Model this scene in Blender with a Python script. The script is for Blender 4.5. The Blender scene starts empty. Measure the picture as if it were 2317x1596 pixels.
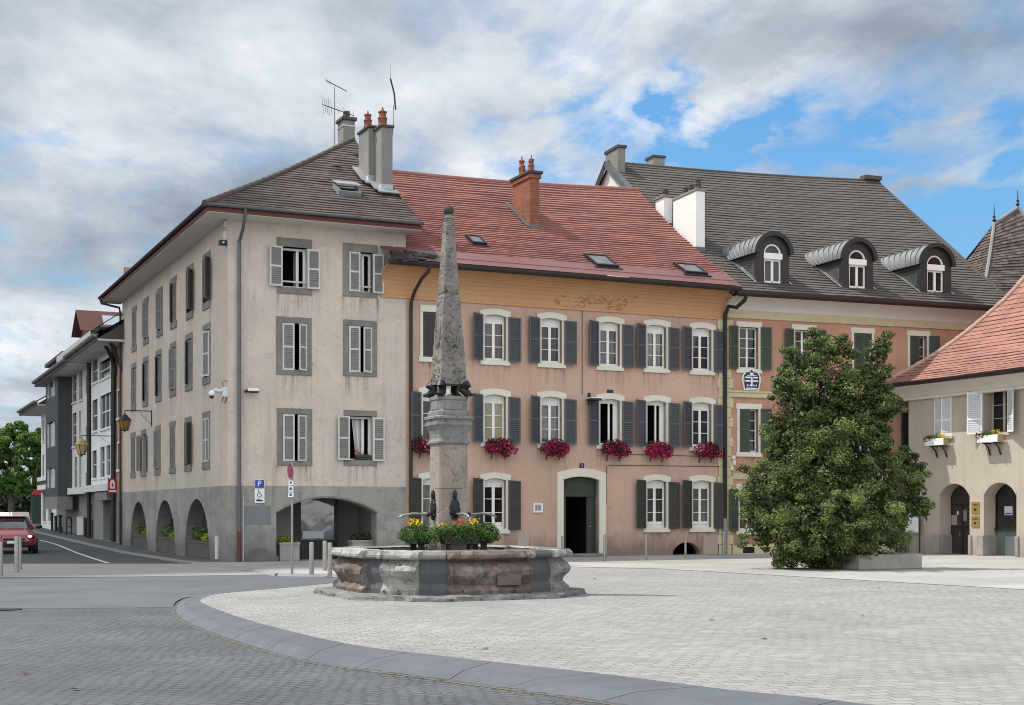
import bpy, bmesh, math, random
from mathutils import Vector, Matrix, noise as mnoise
random.seed(7)
SC = bpy.context.scene
COL = SC.collection
R = math.radians
# ------------------------------------------------------------------ camera model used to survey the square
FPX, CX, HY, EYE = 3170.0, 1158.5, 1153.0, 1.65
def ray(px, py): return Vector(((px-CX)/FPX, 1.0, (HY-py)/FPX))
def gnd(px, py, z=0.0):
    D = (EYE-z)*FPX/(py-HY)
    return Vector(((px-CX)*D/FPX, D, z))
def zg(y):                                   # the street climbs gently beyond the square
    t = max(0.0, min(y, 110.0)-55.0)
    return 0.0145*t-.03*max(0.0, min(y, 138.0)-112.0)
class Frame:                                 # a building's own axes: x along its front, y into it, z up
    def __init__(s, o, ang):
        s.o = Vector(o); s.ang = ang
        s.M = Matrix.Rotation(ang, 3, 'Z'); s.Mi = s.M.inverted()
        s.e = s.Mi @ (Vector((0, 0, EYE))-s.o)
    def hit(s, px, py, p0, n):
        d = s.Mi @ ray(px, py); p0 = Vector(p0); n = Vector(n)
        return s.e + d*((p0-s.e).dot(n)/d.dot(n))
    def front(s, px, py, off=0.0):
        p = s.hit(px, py, (0, off, 0), (0, 1, 0)); return p.x, p.z
    def left(s, px, py, off=0.0):
        p = s.hit(px, py, (off, 0, 0), (1, 0, 0)); return p.y, p.z
    def w(s, p): return s.M @ Vector(p) + s.o
    def l(s, p): return s.Mi @ (Vector(p)-s.o)
FR = lambda u, z, d: (u, d, z)               # facade adapters: along, up, depth into the wall
LF = lambda u, z, d: (d, u, z)
# ------------------------------------------------------------------ materials
def hexc(r, g, b): return (r, g, b, 1.0)
class NT:
    def __init__(s, tree): s.t = tree; s.n = tree.nodes; s.L = tree.links
    def new(s, typ, **kw):
        n = s.n.new(typ)
        for k, v in kw.items(): setattr(n, k, v)
        return n
    def put(s, sock, v):
        if hasattr(v, 'is_output') or isinstance(v, bpy.types.NodeSocket): s.L.new(v, sock)
        else: sock.default_value = v
    def math(s, op, a, b=0.0, c=None, clamp=False):
        n = s.new('ShaderNodeMath', operation=op); n.use_clamp = clamp
        s.put(n.inputs[0], a); s.put(n.inputs[1], b)
        if c is not None: s.put(n.inputs[2], c)
        return n.outputs[0]
    def mix(s, fac, a, b, blend='MIX'):
        n = s.new('ShaderNodeMix', data_type='RGBA', blend_type=blend)
        s.put(n.inputs[0], fac); s.put(n.inputs[6], a); s.put(n.inputs[7], b)
        return n.outputs[2]
    def noise(s, vec, scale, detail=4.0, rough=0.6, dist=0.0):
        n = s.new('ShaderNodeTexNoise'); n.inputs['Scale'].default_value = scale
        n.inputs['Detail'].default_value = detail; n.inputs['Roughness'].default_value = rough
        n.inputs['Distortion'].default_value = dist
        if vec is not None: s.L.new(vec, n.inputs['Vector'])
        return n.outputs['Fac']
    def ramp(s, fac, stops):
        n = s.new('ShaderNodeValToRGB'); cr = n.color_ramp
        while len(cr.elements) < len(stops): cr.elements.new(0.5)
        for e, (p, c) in zip(cr.elements, stops):
            e.position = p; e.color = c if len(c) == 4 else (*c, 1)
        s.put(n.inputs[0], fac); return n.outputs[0]
    def rng(s, fac, a, b, c=0.0, d=1.0):
        n = s.new('ShaderNodeMapRange'); s.put(n.inputs[0], fac)
        for i, v in enumerate((a, b, c, d)): s.put(n.inputs[i+1], v)
        return n.outputs[0]
    def vmul(s, vec, k):
        n = s.new('ShaderNodeVectorMath', operation='MULTIPLY'); s.put(n.inputs[0], vec); s.put(n.inputs[1], k); return n.outputs[0]
    def vadd(s, a, b):
        n = s.new('ShaderNodeVectorMath', operation='ADD'); s.put(n.inputs[0], a); s.put(n.inputs[1], b); return n.outputs[0]
def start(name):
    m = bpy.data.materials.new(name); m.use_nodes = True
    k = NT(m.node_tree); b = m.node_tree.nodes['Principled BSDF']
    return m, k, b
def pos(k): return k.new('ShaderNodeNewGeometry').outputs['Position']
def mat(name, c, rough=0.8, var=0.15, scale=3.0, fine=0.08, fscale=40.0, bump=0.0, bscale=60.0, tint=0.0,
        stain=None, stain_amt=0.0, stain_scale=1.2, streak=None, streak_amt=0.0, metal=0.0, spec=0.4, speck=None, speck_amt=0.0, crack=None, crack_amt=0.0, patch=None, patch_amt=0.0, speck_scale=9.0, dirt=None, dirt_amt=0.0):
    m, k, b = start(name)
    P = pos(k)
    col = (*c, 1)
    n1 = k.noise(P, scale, 5, 0.62)
    n2 = k.noise(P, fscale, 3, 0.6)
    v = k.math('ADD', k.rng(n1, 0.25, 0.75, 1-var, 1+var), k.rng(n2, 0.3, 0.7, -fine, fine))
    if tint:
        a = k.new('ShaderNodeAttribute', attribute_name='tint')
        v = k.math('MULTIPLY', v, k.rng(a.outputs['Fac'], 0, 1, 1-tint, 1+tint))
    x = k.new('ShaderNodeVectorMath', operation='SCALE'); x.inputs[0].default_value = c; k.L.new(v, x.inputs['Scale'])
    out = x.outputs[0]
    if stain:
        f = k.rng(k.noise(k.vadd(P, (3.3, 7.1, 1.7)), stain_scale, 7, 0.68, 0.3), 0.48, 0.68, 0.0, stain_amt)
        out = k.mix(f, out, (*stain, 1))
    if streak:
        f = k.rng(k.noise(k.vmul(P, (3.0, 3.0, 0.22)), 1.0, 6, 0.7), 0.52, 0.74, 0.0, streak_amt)
        out = k.mix(f, out, (*streak, 1))
    if patch:                                                         # areas of later repair, with a soft but definite edge
        f = k.rng(k.noise(k.vadd(k.vmul(P, (1, 1, 1.6)), (31, 12, 5)), .55, 5, .55), 0.53, 0.57, 0.0, patch_amt)
        out = k.mix(f, out, (*patch, 1))
    if crack:                                                         # hairline cracks
        wv = k.new('ShaderNodeTexNoise'); wv.inputs['Scale'].default_value = 2.2; wv.inputs['Detail'].default_value = 6; k.L.new(P, wv.inputs['Vector'])
        vo = k.new('ShaderNodeTexVoronoi', feature='DISTANCE_TO_EDGE'); vo.inputs['Scale'].default_value = .55; k.L.new(k.vadd(P, k.vmul(wv.outputs['Color'], (.9, .9, .9))), vo.inputs['Vector'])
        ln = k.math('MULTIPLY', k.rng(vo.outputs['Distance'], .002, .007, 1, 0), k.rng(k.noise(k.vadd(P, (2, 8, 3)), .5, 4, .6), .5, .62, 0, crack_amt))
        out = k.mix(ln, out, (*crack, 1))
    if dirt:                                                          # splash dirt along the foot of the wall
        sz = k.new('ShaderNodeSeparateXYZ'); k.L.new(P, sz.inputs[0])
        f = k.rng(k.math('SUBTRACT', sz.outputs[2], k.math('MULTIPLY', k.noise(k.vmul(P, (1.5, 1.5, .6)), 1.6, 6, .7), 1.5)), -.55, .15, dirt_amt, 0)
        out = k.mix(f, out, (*dirt, 1))
    if speck:
        f = k.rng(k.noise(k.vadd(P, (9, 2, 5)), speck_scale, 6, 0.78), 0.56, 0.63, 0.0, speck_amt)
        out = k.mix(f, out, (*speck, 1))
    k.L.new(out, b.inputs['Base Color'])
    b.inputs['Roughness'].default_value = rough; b.inputs['Metallic'].default_value = metal
    b.inputs['Specular IOR Level'].default_value = spec
    if bump:
        bn = k.new('ShaderNodeBump'); bn.inputs['Strength'].default_value = bump; bn.inputs['Distance'].default_value = 0.02
        k.L.new(k.noise(P, bscale, 5, 0.7), bn.inputs['Height']); k.L.new(bn.outputs[0], b.inputs['Normal'])
    return m
def glassmat(name, c=(0.012, 0.014, 0.016), rough=0.06, spec=0.5):
    m, k, b = start(name)
    P = pos(k)
    f = k.noise(P, 1.7, 3, 0.5)
    k.L.new(k.ramp(f, [(0.3, tuple(x*0.5 for x in c)), (0.7, tuple(x*1.8 for x in c))]), b.inputs['Base Color'])
    b.inputs['Roughness'].default_value = rough; b.inputs['Specular IOR Level'].default_value = spec
    bn = k.new('ShaderNodeBump'); bn.inputs['Strength'].default_value = 0.05; bn.inputs['Distance'].default_value = 0.05
    k.L.new(k.noise(P, 2.5, 1, 0.5), bn.inputs['Height']); k.L.new(bn.outputs[0], b.inputs['Normal'])
    return m
def leafmat(name, dark, light, trans=0.25, stops=None):
    m, k, b = start(name)
    a = k.new('ShaderNodeAttribute', attribute_name='tint').outputs['Fac']
    c = k.ramp(a, stops or [(0.0, dark), (1.0, light)])
    k.L.new(c, b.inputs['Base Color']); b.inputs['Roughness'].default_value = 0.5; b.inputs['Specular IOR Level'].default_value = 0.3
    t = k.new('ShaderNodeBsdfTranslucent'); k.L.new(c, t.inputs['Color'])
    mx = k.new('ShaderNodeMixShader'); mx.inputs[0].default_value = trans
    o = m.node_tree.nodes['Material Output']
    k.L.new(b.outputs[0], mx.inputs[1]); k.L.new(t.outputs[0], mx.inputs[2]); k.L.new(mx.outputs[0], o.inputs['Surface'])
    return m
# ------------------------------------------------------------------ mesh builder
class MB:
    def __init__(s): s.v = []; s.f = []; s.t = []
    def poly(s, pts, t=0.5):
        i = len(s.v); s.v += [tuple(p) for p in pts]; s.f.append(tuple(range(i, i+len(pts)))); s.t.append(t)
    def box(s, x0, x1, y0, y1, z0, z1, fn=None, t=0.5):
        c = [(x0, y0, z0), (x1, y0, z0), (x1, y1, z0), (x0, y1, z0), (x0, y0, z1), (x1, y0, z1), (x1, y1, z1), (x0, y1, z1)]
        if fn: c = [fn(*p) for p in c]
        i = len(s.v); s.v += [tuple(p) for p in c]
        for q in ((0, 3, 2, 1), (4, 5, 6, 7), (0, 1, 5, 4), (1, 2, 6, 5), (2, 3, 7, 6), (3, 0, 4, 7)):
            s.f.append(tuple(i+j for j in q)); s.t.append(t)
    def fbox(s, fn, u0, u1, z0, z1, d0, d1): s.box(u0, u1, d0, d1, z0, z1, fn=lambda u, d, z: fn(u, z, d))
    def prism(s, fn, pts, d0, d1, t=0.5):    # outline in (u,z), thick from d0 to d1
        a = [fn(u, z, d0) for u, z in pts]; b = [fn(u, z, d1) for u, z in pts]
        i = len(s.v); n = len(pts); s.v += a+b
        s.f.append(tuple(range(i, i+n))); s.t.append(t)
        s.f.append(tuple(range(i+2*n-1, i+n-1, -1))); s.t.append(t)
        for j in range(n):
            k = (j+1) % n; s.f.append((i+j, i+n+j, i+n+k, i+k)); s.t.append(t)
    def tube(s, path, r, n=8, cap=True):
        P = [Vector(p) for p in path]; rs = r if isinstance(r, (list, tuple)) else [r]*len(P)
        i0 = len(s.v); up = Vector((0, 0, 1)); prev = None
        for i, p in enumerate(P):
            d = (P[min(i+1, len(P)-1)]-P[max(i-1, 0)]).normalized()
            a = prev if prev is not None else (up if abs(d.z) < 0.9 else Vector((1, 0, 0)))
            x = (a-d*a.dot(d)).normalized(); y = d.cross(x); prev = x
            for j in range(n):
                g = 2*math.pi*j/n; s.v.append(tuple(p+x*(rs[i]*math.cos(g))+y*(rs[i]*math.sin(g))))
        for i in range(len(P)-1):
            for j in range(n):
                k = (j+1) % n; s.f.append((i0+i*n+j, i0+i*n+k, i0+(i+1)*n+k, i0+(i+1)*n+j)); s.t.append(0.5)
        if cap:
            s.f.append(tuple(i0+j for j in range(n))[::-1]); s.t.append(0.5)
            e = i0+(len(P)-1)*n; s.f.append(tuple(e+j for j in range(n))); s.t.append(0.5)
    def lathe(s, prof, c=(0, 0, 0), n=20, sq=None, rot=0.0):
        i0 = len(s.v)
        for r, z in prof:
            for j in range(n):
                g = rot+2*math.pi*j/n; s.v.append((c[0]+r*math.cos(g), c[1]+r*math.sin(g), c[2]+z))
        for i in range(len(prof)-1):
            for j in range(n):
                k = (j+1) % n; s.f.append((i0+i*n+j, i0+i*n+k, i0+(i+1)*n+k, i0+(i+1)*n+j)); s.t.append(0.5)
        s.f.append(tuple(i0+j for j in range(n))[::-1]); s.t.append(0.5)
        e = i0+(len(prof)-1)*n; s.f.append(tuple(e+j for j in range(n))); s.t.append(0.5)
    def square(s, prof, c=(0, 0, 0), rot=0.0): s.lathe([(r*math.sqrt(2), z) for r, z in prof], c, 4, rot=rot+math.pi/4)
    def ball(s, c, rx, ry, rz, n=12, m=8, jit=0.0):
        i0 = len(s.v)
        for i in range(m+1):
            ph = math.pi*i/m
            for j in range(n):
                g = 2*math.pi*j/n; q = 1+random.uniform(-jit, jit)
                s.v.append((c[0]+rx*q*math.sin(ph)*math.cos(g), c[1]+ry*q*math.sin(ph)*math.sin(g), c[2]+rz*q*math.cos(ph)))
        for i in range(m):
            for j in range(n):
                k = (j+1) % n; s.f.append((i0+i*n+j, i0+(i+1)*n+j, i0+(i+1)*n+k, i0+i*n+k)); s.t.append(0.5)
    def build(s, name, m, parent=None, smooth=False, bevel=0.0, weld=False):
        me = bpy.data.meshes.new(name); me.from_pydata(s.v, [], s.f)
        a = me.attributes.new('tint', 'FLOAT', 'FACE'); a.data.foreach_set('value', s.t)
        me.materials.append(m)
        if weld or smooth:
            bm = bmesh.new(); bm.from_mesh(me)
            if weld: bmesh.ops.remove_doubles(bm, verts=bm.verts, dist=0.0005)
            bmesh.ops.recalc_face_normals(bm, faces=bm.faces)
            bm.to_mesh(me); bm.free()
        if smooth:
            me.polygons.foreach_set('use_smooth', [True]*len(me.polygons))
            try: me.set_sharp_from_angle(angle=R(40))
            except Exception: pass
        me.update()
        o = bpy.data.objects.new(name, me); COL.objects.link(o)
        if parent: o.parent = parent
        if bevel:
            b = o.modifiers.new('bevel', 'BEVEL'); b.width = bevel; b.segments = 2; b.limit_method = 'ANGLE'; b.angle_limit = R(40)
        return o
def tag(o, label=None, cat=None, group=None, kind=None):
    if label: o['label'] = label
    if cat: o['category'] = cat
    if group: o['group'] = group
    if kind: o['kind'] = kind
    return o
def empty(name, loc=(0, 0, 0), rz=0.0, label=None, cat=None, group=None):
    o = bpy.data.objects.new(name, None); COL.objects.link(o); o.location = loc; o.rotation_euler = (0, 0, rz)
    o.empty_display_size = 0.2
    return tag(o, label, cat, group)
CH = {}
def copy_tree(o, loc=None, rz=None, label=None, parent=None, kids=None):
    c = o.copy(); COL.objects.link(c)
    if parent: c.parent = parent
    for ch in [x for x in COL.objects if x.parent == o]: copy_tree(ch, parent=c)
    if loc is not None: c.location = loc
    if rz is not None: c.rotation_euler = (0, 0, rz)
    if label: c['label'] = label
    return c
def text(body, size, m, parent, loc, rot, depth=0.004, name='lettering', align='CENTER'):
    cu = bpy.data.curves.new(name, 'FONT'); cu.body = body; cu.size = size; cu.extrude = depth
    cu.align_x = align; cu.align_y = 'CENTER'; cu.materials.append(m)
    t = bpy.data.objects.new(name, cu); me = bpy.data.meshes.new_from_object(t); bpy.data.objects.remove(t); bpy.data.curves.remove(cu)
    if not me.materials: me.materials.append(m)
    o = bpy.data.objects.new(name, me); COL.objects.link(o); o.parent = parent; o.location = loc; o.rotation_euler = rot
    return o
# ------------------------------------------------------------------ building helpers
def arc_fn(u0, u1, zs, rise):
    a = (u1-u0)/2; c = (u0+u1)/2; rise = max(rise, 0.01); Rr = (a*a+rise*rise)/(2*rise)
    if rise >= a*0.98:
        return lambda u: zs + rise*math.sqrt(max(0.0, 1-((u-c)/a)**2))
    return lambda u: zs + math.sqrt(max(0.0, Rr*Rr-(u-c)**2)) - (Rr-rise)
def wall(mb, fn, u0, u1, z0, z1, holes, d=0.0, depth=0.3):
    us = sorted({u0, u1, *[x for h in holes for x in h[:2] if u0 < x < u1]})
    zs = sorted({z0, z1, *[x for h in holes for x in h[2:4] if z0 < x < z1]})
    for a, b in zip(us, us[1:]):
        for c, e in zip(zs, zs[1:]):
            mu, mz = (a+b)/2, (c+e)/2
            if any(h[0] < mu < h[1] and h[2] < mz < h[3] for h in holes): continue
            mb.poly([fn(a, c, d), fn(b, c, d), fn(b, e, d), fn(a, e, d)])
    for h in holes:
        p, q, r_, t = h[:4]
        mb.poly([fn(p, r_, d), fn(p, r_, depth), fn(p, t, depth), fn(p, t, d)])
        mb.poly([fn(q, r_, d), fn(q, r_, depth), fn(q, t, depth), fn(q, t, d)])
        mb.poly([fn(p, t, d), fn(p, t, depth), fn(q, t, depth), fn(q, t, d)])
        mb.poly([fn(p, r_, d), fn(p, r_, depth), fn(q, r_, depth), fn(q, r_, d)])
def spandrel(mb, fn, u0, u1, zs, zt, d0, d1, n=24):
    f = arc_fn(u0, u1, zs, zt-zs-0.002)
    for i in range(n):
        a, b = u0+(u1-u0)*i/n, u0+(u1-u0)*(i+1)/n
        mb.poly([fn(a, f(a), d0), fn(b, f(b), d0), fn(b, zt, d0), fn(a, zt, d0)])
        mb.poly([fn(a, f(a), d0), fn(b, f(b), d0), fn(b, f(b), d1), fn(a, f(a), d1)])
        mb.poly([fn(a, f(a), d1), fn(b, f(b), d1), fn(b, zt, d1), fn(a, zt, d1)])
def arch_band(mb, fn, u0, u1, zs, rise, w, d0, d1, n=20, ear=0.0):   # a voussoir band above an arched opening
    f = arc_fn(u0, u1, zs, rise)
    e0, e1 = u0-ear, u1+ear
    g = lambda u: f(min(max(u, u0), u1))+w if ear else f(u)+w
    h = arc_fn(e0, e1, zs+w-0.02, rise*1.05)
    for i in range(n):
        s0, s1 = i/n, (i+1)/n
        a, b = u0+(u1-u0)*s0, u0+(u1-u0)*s1
        A, B = e0+(e1-e0)*s0, e0+(e1-e0)*s1
        lo0, lo1, hi0, hi1 = (a, f(a)), (b, f(b)), (A, h(A)), (B, h(B))
        q = [lo0, lo1, hi1, hi0]
        mb.poly([fn(u, z, d0) for u, z in q]); mb.poly([fn(u, z, d1) for u, z in q])
        for p, r_ in ((lo0, lo1), (hi0, hi1)):
            mb.poly([fn(*p, d0), fn(*r_, d0), fn(*r_, d1), fn(*p, d1)])
    for u, z, U, Z in ((u0, f(u0), e0, h(e0)), (u1, f(u1), e1, h(e1))):
        mb.poly([fn(u, z, d0), fn(u, z, d1), fn(U, Z, d1), fn(U, Z, d0)])
GLZ = [0]
def window_sash(house, fn, u0, u1, z0, z1, mframe, mglass, rows=3, rise=0.0, d=0.17, fw=0.05, board=0.0, cols=2, name='window', curtain=None, cw=0.055, bar=0.022):
    mb = MB(); zt = z1-board
    mb.fbox(fn, u0, u0+fw, z0, zt, d, d+.05); mb.fbox(fn, u1-fw, u1, z0, zt, d, d+.05)
    mb.fbox(fn, u0+fw, u1-fw, z0, z0+fw*1.4, d, d+.05)
    mb.fbox(fn, u0+fw, u1-fw, zt-fw, zt, d, d+.05)
    iw = u1-u0-2*fw
    for i in range(1, cols):
        c = u0+fw+iw*i/cols; mb.fbox(fn, c-cw, c+cw, z0+fw*1.4, zt-fw, d-.006, d+.05)
    for i in range(cols):
        a = u0+fw+iw*i/cols+(cw if i else 0); b = u0+fw+iw*(i+1)/cols-(cw if i < cols-1 else 0)
        for j in range(1, rows):
            z = z0+fw*1.4+(zt-fw-z0-fw*1.4)*j/rows; mb.fbox(fn, a, b, z-bar/2, z+bar/2, d+.004, d+.04)
    if board or rise:
        f = arc_fn(u0, u1, z1, max(rise, .01)); n = 12
        pts = [(u0, zt+.001)]+[(u1, zt+.001)]+[(u1-(u1-u0)*i/n, f(u1-(u1-u0)*i/n)) for i in range(n+1)]
        mb.prism(fn, pts, d-.004, d+.05)
    w = mb.build(name, mframe, house)
    if mglass is M['glass']: GLZ[0] += 1; mglass = M[('glass', 'glass_b', 'glass', 'glass_c', 'glass_d', 'glass_b')[(GLZ[0]*7+GLZ[0]//3) % 6]]
    g = MB(); g.poly([fn(u0+.01, z0+.01, d+.03), fn(u1-.01, z0+.01, d+.03), fn(u1-.01, zt-.01, d+.03), fn(u0+.01, zt-.01, d+.03)])
    g.build('pane', mglass, w)
    return w
def shutter(house, fn, uh, sgn, wd, z0, z1, ang, mframe, mpanel, d=-.05, label=None, rails=(0.52,), fw=0.055, arch=0.0, slats=True):
    """one leaf hinged at uh; ang is how far it stands off the wall plane"""
    ca, sa = math.cos(ang), math.sin(ang)
    def g(s, z, t): return fn(uh+sgn*(s*ca)+sgn*t*sa*0, z, d-s*sa+t)
    mb = MB(); th = .035
    ztop = lambda s: z1+arch*(s/wd)
    mb.prism(g, [(0, z0), (fw, z0), (fw, ztop(fw)), (0, ztop(0))], -th, 0)
    mb.prism(g, [(wd-fw, z0), (wd, z0), (wd, ztop(wd)), (wd-fw, ztop(wd-fw))], -th, 0)
    mb.prism(g, [(fw, z0), (wd-fw, z0), (wd-fw, z0+fw), (fw, z0+fw)], -th, 0)
    mb.prism(g, [(fw, z1-fw), (wd-fw, z1-fw+arch*.7), (wd-fw, ztop(wd-fw)), (fw, ztop(fw))], -th, 0)
    for r_ in rails:
        z = z0+(z1-z0)*r_; mb.prism(g, [(fw, z-.03), (wd-fw, z-.03), (wd-fw, z+.03), (fw, z+.03)], -th, 0)
    o = mb.build('shutter', mframe, house)
    if label: o['label'] = label
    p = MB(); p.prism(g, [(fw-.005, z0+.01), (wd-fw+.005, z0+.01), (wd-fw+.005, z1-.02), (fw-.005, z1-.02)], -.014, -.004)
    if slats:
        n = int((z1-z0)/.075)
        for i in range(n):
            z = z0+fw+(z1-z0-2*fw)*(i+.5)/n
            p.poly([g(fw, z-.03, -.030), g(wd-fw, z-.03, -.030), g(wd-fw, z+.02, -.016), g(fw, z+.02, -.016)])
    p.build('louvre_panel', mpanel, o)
    return o
def rain_stain(house, fn, u0, u1, z1, L, d=-.004):
    mb = MB(); mb.poly([fn(u0, z1-L, d), fn(u1, z1-L, d), fn(u1, z1, d), fn(u0, z1, d)]); return mb.build('rain_stain', M['rain'], house)
def room(house, fn, u0, u1, z0, z1, d0, d1, m, name='interior'):
    mb = MB(); c = [fn(u, z, d) for d in (d0, d1) for z in (z0, z1) for u in (u0, u1)]
    for q in ((4, 5, 7, 6), (0, 4, 6, 2), (1, 3, 7, 5), (0, 1, 5, 4), (2, 6, 7, 3)): mb.poly([c[j] for j in q])
    return mb.build(name, m, house)
def tiles(mb, e0, e1, r1, r0, rows, step=0.04, tile=0.3, prof=None, wav=0.012, t0=0.0, seed=0.0, sag=0.0):
    """courses of tiles between an eave e0-e1 and a ridge r0-r1, each course a real step"""
    e0, e1, r0, r1 = map(Vector, (e0, e1, r0, r1))
    nrm = (e1-e0).cross(r0-e0).normalized()
    if nrm.length < .5: nrm = (e1-e0).cross(r1-e0).normalized()
    if nrm.z < 0: nrm = -nrm
    prof = prof or (lambda t: (t, t))
    def P(s, t):
        th, tz = prof(t)
        a = e0.lerp(r0, th); b = e1.lerp(r1, th); p = a.lerp(b, s)
        az = e0.z+(r0.z-e0.z)*tz; bz = e1.z+(r1.z-e1.z)*tz
        p.z = az+(bz-az)*s-sag*math.sin(math.pi*s)*t
        return p
    for i in range(rows):
        ta, tb = t0+(1-t0)*i/rows, t0+(1-t0)*(i+1)/rows
        L = (P(1, ta)-P(0, ta)).length
        n = max(1, int(L/tile)); off = random.random()*0.9
        ss = [0.0]+[min(1, max(0, (j+off)/n)) for j in range(n+1)]+[1.0]
        ss = sorted(set(round(x, 5) for x in ss))
        for a, b in zip(ss, ss[1:]):
            def w(s):
                q = P(s, ta); return wav*mnoise.noise(Vector((q.x*.55+seed, q.y*.55, i*.37)))
            ja = random.uniform(-.006, .006)
            A0 = P(a, ta)+nrm*(step+w(a)+ja); B0 = P(b, ta)+nrm*(step+w(b)+ja)
            A1 = P(a, tb)+nrm*(.004+w(a)); B1 = P(b, tb)+nrm*(.004+w(b))
            t = random.random()
            mb.poly([A0, B0, B1, A1], t)
            mb.poly([P(a, ta)-nrm*.05, P(b, ta)-nrm*.05, B0, A0], t)
def leaves(mb, blobs, n, size, flat=0.0, tb=(0.0, 1.0), shell=0.55, up=0.3):
    tot = sum(b[6] if len(b) > 6 else b[3]*b[4]*b[5] for b in blobs)
    for b in blobs:
        k = int(n*(b[6] if len(b) > 6 else b[3]*b[4]*b[5])/tot)
        bt = random.uniform(*tb)
        for _ in range(k):
            d = Vector((random.gauss(0, 1), random.gauss(0, 1), random.gauss(0, 1))).normalized()
            r = shell+(1-shell)*random.random()**.6 if random.random() < .8 else random.random()
            r *= 1+.22*mnoise.noise(Vector((d.x*2.2+b[0]*3, d.y*2.2+b[1]*3, d.z*2.2+b[2]*3)))
            c = Vector((b[0]+b[3]*r*d.x, b[1]+b[4]*r*d.y, b[2]+b[5]*r*d.z))
            nn = (d+Vector((random.gauss(0, .6), random.gauss(0, .6), random.gauss(0, .6)+up))).normalized()
            x = nn.orthogonal().normalized(); x = Matrix.Rotation(random.uniform(0, 6.28), 3, nn) @ x; y = nn.cross(x)
            s = size*random.uniform(.6, 1.35)
            mb.poly([c-x*s*.5, c-y*s*.3+x*s*.05+nn*s*.08, c+x*s*.55, c+y*s*.3+x*s*.05+nn*s*.08], min(1, max(0, bt*.6+.4*random.random())))
# ------------------------------------------------------------------ materials of the square
M = {}
M['beige'] = mat('beige_render', (.515, .437, .38), .9, .12, .5, .06, 30, .25, 50, stain=(.58, .495, .395), stain_amt=.5, stain_scale=.3, streak=(.30, .25, .22), streak_amt=.6, speck=(.30, .25, .22), speck_amt=.45, speck_scale=5.0, crack=(.25, .21, .185), crack_amt=.5, patch=(.46, .405, .36), patch_amt=.5)
M['plinth'] = mat('grey_plinth_render', (.27, .26, .235), .92, .16, .8, .06, 25, .4, 40, stain=(.37, .355, .32), stain_amt=.7, stain_scale=.6, streak=(.13, .128, .12), streak_amt=.7, speck=(.12, .12, .115), speck_amt=.5, speck_scale=4.0, dirt=(.10, .098, .088), dirt_amt=.7, crack=(.08, .08, .075), crack_amt=.6, patch=(.20, .20, .195), patch_amt=.7)
M['stone_trim'] = mat('grey_molasse_stone', (.175, .165, .145), .9, .2, 2.0, .07, 30, .4, 45, stain=(.27, .255, .22), stain_amt=.6, stain_scale=1.6)
M['pink'] = mat('pink_render', (.485, .325, .245), .92, .09, .6, .06, 45, .4, 55, stain=(.385, .27, .215), stain_amt=.6, stain_scale=.5, streak=(.31, .205, .165), streak_amt=.5, dirt=(.17, .125, .105), dirt_amt=.85, crack=(.26, .17, .135), crack_amt=.4, patch=(.455, .325, .265), patch_amt=.4, speck=(.33, .225, .18), speck_amt=.3)
M['orange'] = mat('terracotta_render', (.43, .24, .165), .92, .1, .6, .06, 40, .3, 50, stain=(.38, .195, .125), stain_amt=.6, stain_scale=.6, streak=(.32, .165, .11), streak_amt=.45, dirt=(.24, .15, .11), dirt_amt=.7, crack=(.22, .11, .08), crack_amt=.3)
M['greige'] = mat('greige_render', (.42, .365, .305), .92, .09, .7, .04, 40, .25, 50, stain=(.43, .385, .33), stain_amt=.5, stain_scale=.6, streak=(.27, .235, .2), streak_amt=.4, dirt=(.24, .21, .18), dirt_amt=.6, crack=(.25, .21, .185), crack_amt=.4)
M['cream'] = mat('cream_paint', (.60, .57, .49), .75, .07, 1.5, .03, 30)
M['white'] = mat('white_paint', (.72, .71, .68), .55, .05, 2, .02, 30)
M['soffit'] = mat('painted_soffit', (.60, .585, .55), .8, .06, 1, .02, 20)
M['offwhite'] = mat('off_white_render', (.70, .68, .66), .85, .06, 1, .03, 30, .2, 40, streak=(.42, .41, .4), streak_amt=.4)
M['yellow'] = mat('pale_yellow_stone', (.50, .44, .28), .9, .12, 2, .05, 30, .2, 40, stain=(.36, .32, .22), stain_amt=.5)
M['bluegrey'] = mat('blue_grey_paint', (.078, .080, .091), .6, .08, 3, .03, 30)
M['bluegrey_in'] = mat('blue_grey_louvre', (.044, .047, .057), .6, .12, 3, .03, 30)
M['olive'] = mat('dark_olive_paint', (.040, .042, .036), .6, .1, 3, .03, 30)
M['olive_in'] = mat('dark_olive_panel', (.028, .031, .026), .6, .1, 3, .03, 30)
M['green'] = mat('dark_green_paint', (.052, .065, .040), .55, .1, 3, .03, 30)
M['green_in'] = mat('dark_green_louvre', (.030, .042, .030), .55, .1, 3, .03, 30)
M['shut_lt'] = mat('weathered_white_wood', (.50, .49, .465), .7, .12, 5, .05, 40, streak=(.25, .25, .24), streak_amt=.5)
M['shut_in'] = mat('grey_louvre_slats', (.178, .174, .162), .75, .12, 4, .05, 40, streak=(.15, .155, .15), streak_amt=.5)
M['shut_old'] = mat('old_grey_shutter_wood', (.19, .18, .165), .85, .18, 4, .06, 40, streak=(.22, .21, .2), streak_amt=.6)
M['shut_old_in'] = mat('old_grey_louvre_slats', (.135, .13, .12), .85, .18, 4, .06, 40, streak=(.16, .155, .15), streak_amt=.6)
M['glass'] = glassmat('window_glass'); M['glass_b'] = glassmat('window_glass_with_pale_net', (.06, .06, .056), .1); M['glass_c'] = glassmat('window_glass_brown_room', (.045, .026, .018), .06); M['glass_d'] = glassmat('window_glass_bright', (.02, .024, .028), .03, 1.0)
M['glass_lit'] = mat('pale_blind_behind_glass', (.27, .245, .16), .25, .15, 3, .03, 20, spec=.5)
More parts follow.
